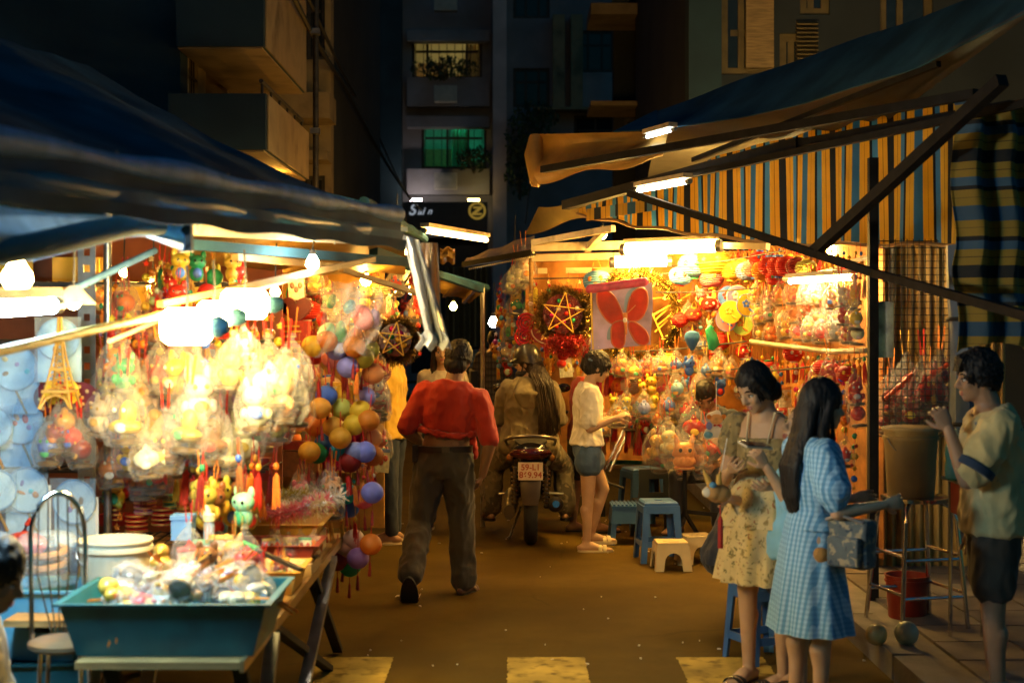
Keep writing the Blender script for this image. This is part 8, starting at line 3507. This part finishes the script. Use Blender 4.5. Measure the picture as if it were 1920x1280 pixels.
# teal basin contents
BAS = [('white', 'bagged_fish'), ('cream', 'bagged_animal'), ('peach', 'bagged_boat'), ('sky blue', 'animal_lantern'), ('gold', 'animal_lantern'), ('brown', 'animal_lantern'), ('white', 'bagged_cub'),
       ('olive', 'animal_lantern'), ('cream', 'bagged_ball'), ('white', 'bagged_boat'), ('lavender', 'bagged_fish'), ('red', 'animal_lantern')]
for i in range(44):
    c, k = BAS[i % len(BAS)]
    x = -1.185 + R.uniform(-.25, .25)
    y = 5.12 + R.uniform(-.11, .14)
    z = TZ + .10 + R.uniform(0, .09) + .05 * (1 - abs(x + 1.185) / .3)
    root = PROTO[k]
    cc_ = PAL[c]
    o = dup(root, (x, y, z), R.uniform(0, 6.28), R.uniform(.62, .85), cols={'toy': cc_, 'body': cc_, 'face_print': PAL['red'], 'belly': PAL['white'], 'ribbon': PAL['orange'], 'cord': PAL['gold']},
            tilt=(R.uniform(.9, 2.2) * R.choice((-1, 1)), R.uniform(-.5, .5)))
    tell(o, '%s %s heaped in the teal basin' % (c, KINDNAME[k]), x * 1000, 'small toys heaped in the teal basin')
# yellow tray contents: feather boas
for i, (x0, y0, c, ln) in enumerate(((-1.40, 6.95, 'cream', .5), (-1.36, 7.1, 'white', .5), (-1.25, 6.95, 'pink', .36), (-1.42, 7.2, 'olive', .4), (-1.3, 7.2, 'white', .3))):
    t = thing('feather_boa', '%s feather boa lying in the biggest yellow tray' % c if i != 4 else 'short white feather boa at the back of the biggest yellow tray', 'feather boa', (x0, y0, TZ + .22))
    rr = random.Random(i)
    path = [V((ln * q, .05 * math.sin(q * 5 + i), .02 * math.sin(q * 7 + i) + .04 * q)) for q in np.linspace(0, 1, 14)]
    b = MB()
    tinsel(b, path, .022, 900, 90 + i, .045)
    kind(b.build('feathers', mat('feather_' + c, PAL[c], .8, transl=.3), t, smooth=False), 'stuff')
    b = MB()
    b.tube(path, .01, 6)
    b.build('core', FELT, t)
for i in range(12):
    put(R.choice(['bagged_cub', 'bagged_fish', 'animal_lantern']), R.choice(['white', 'cream', 'peach', 'pink']), R.uniform(560, 640), R.uniform(905, 950), 7.35 + R.uniform(-.1, .3), 'heaped behind the biggest yellow tray', .8)
for i in range(12):
    px = R.uniform(500, 590)
    put(R.choice(['bagged_fish', 'animal_lantern', 'carded_toy']), R.choice(['red', 'blue', 'lavender', 'orange', 'yellow']), px, R.uniform(1022, 1032), 6.5 + R.uniform(-.08, .08), 'in the dark red tray', .5)
for i in range(10):
    put(R.choice(['animal_lantern', 'bagged_ball']), R.choice(['red', 'gold', 'white', 'dark red']), R.uniform(480, 560), R.uniform(1066, 1080), 6.05 + R.uniform(-.1, .1), 'in the middle sized yellow tray', .5)
for i in range(9):
    put(R.choice(['animal_lantern', 'bagged_fish', 'carded_toy']), R.choice(['brown', 'cream', 'gold', 'red']), R.uniform(345, 470), R.uniform(1035, 1075), 5.62 + R.uniform(-.1, .15), 'behind the teal basin', .8)
t = thing('toy_sword', 'green and black toy sword lying across behind the trays', 'toy sword', W(490, 1030, 5.9))
b = MB()
b.beam(W(408, 998, 6.1), W(565, 1068, 5.8), .024, .014)
b.build('blade', M['black'], t, world=True, smooth=False)
b = MB()
b.beam(W(452, 1018, 6.0) + V((0, -.004, .004)), W(482, 1031, 5.94) + V((0, -.004, .004)), .028, .018)
b.build('grip', mat('green_grip', (.02, .4, .14), .35), t, world=True, smooth=False)
t = thing('gift_box', 'small bright blue paper box standing left of the hanging dolls', 'box', W(344, 990, 6.0))
b = MB()
b.box((0, 0, 0), (.085, .085, .09))
b.build('carton', mat('blue_box', (.10, .24, .52), .5), t, smooth=False)
b = MB()
b.box((0, 0, .05), (.092, .092, .018))
b.build('lid', mat('blue_box', (.10, .24, .52)), t, smooth=False)
t = thing('duck_figure', 'shiny gold duck figure beside the white bucket', 'figurine', W(302, 1062, 5.6))
mb = MB()
mb.lathe([(.03, -.06), (.045, -.04), (.045, .02), (.03, .04)], 18)
mb.ell((0, 0, .062), (.032, .032, .03), 14, 9)
mb.ell((-.0, -.035, .06), (.012, .018, .008), 8, 6)
t2 = bpy.data.objects.new('body', remesh(mb, 'body', .005, 2, mats=M['gold']))
COL.objects.link(t2)
t2.parent = t
t = thing('plastic_tube', 'upright pale blue plastic tube behind the teal basin', 'tube', W(392, 1020, 5.75))
b = MB()
b.lathe([(.02, -.10), (.024, -.09), (.022, .08), (.018, .1)], 16)
b.build('tube', mat('pale_blue_plastic', (.5, .62, .75), .3, transl=.2), t)
b = MB()
b.lathe([(.025, .095), (.025, .12), (.015, .125)], 16)
b.build('cap', mat('pale_cap', (.8, .75, .4), .4), t)
# hanging thin dolls behind the trays
for i in range(12):
    put('animal_lantern', R.choice(['olive', 'brown', 'cream', 'olive', 'mint']), R.uniform(360, 480), R.uniform(925, 975), 6.3 + R.uniform(-.2, .3), 'hanging behind the blue paper box', .95)
# clear tub and red net on the crates
t = thing('clear_tub', 'clear plastic tub of coiled toys on the sky blue crate', 'tub', (sm(85 - CX, 5.7), 5.72, .712))
b = MB()
b.lathe([(.11, 0), (.125, .01), (.13, .17), (.10, .20), (.06, .21)], 24)
b.build('shell', BAGB, t)
b = MB()
b.tube([(.07 * math.cos(a), .07 * math.sin(a), .03 + .008 * a) for a in [i * .35 for i in range(40)]], .016, 7)
b.build('coil', mat('orange_coil', (.5, .2, .05), .4), t)
t = thing('red_net', 'bulging red mesh net of balls behind the clear tub', 'net', W(45, 1022, 6.2))
b = MB()
b.ell((0, 0, 0), (.10, .07, .06), 22, 12, None, lambda p_, q_: 1 + .05 * math.sin(p_ * 22) * math.sin(q_ * 16))
b.build('netting', mat('red_net', (.5, .04, .02), .5, var=.5, vscale=60), t)
b = MB()
b.tube([(0, 0, .05), (.01, 0, .09), (.03, 0, .11)], [.02, .01, .015], 8)
b.build('knot', mat('red_net', (.5, .04, .02)), t)

# prototypes were only patterns: take them out again
for root in PROTO.values():
    for o in list(root.children_recursive) + [root]:
        bpy.data.objects.remove(o)

# labels in order from the left
for lab, lst in NAMED.items():
    if len(lst) == 1:
        continue
    lst.sort(key=lambda q: q[0])
    n = len(lst)
    for i, (_, o) in enumerate(lst):
        if n == 2:
            s = ('left one', 'right one')[i]
        elif n == 3:
            s = ('leftmost', 'middle one', 'rightmost')[i]
        else:
            s = 'leftmost' if i == 0 else 'rightmost' if i == n - 1 else ORD[min(i + 1, 40)] + ' from left'
        o['label'] = lab + ', ' + s
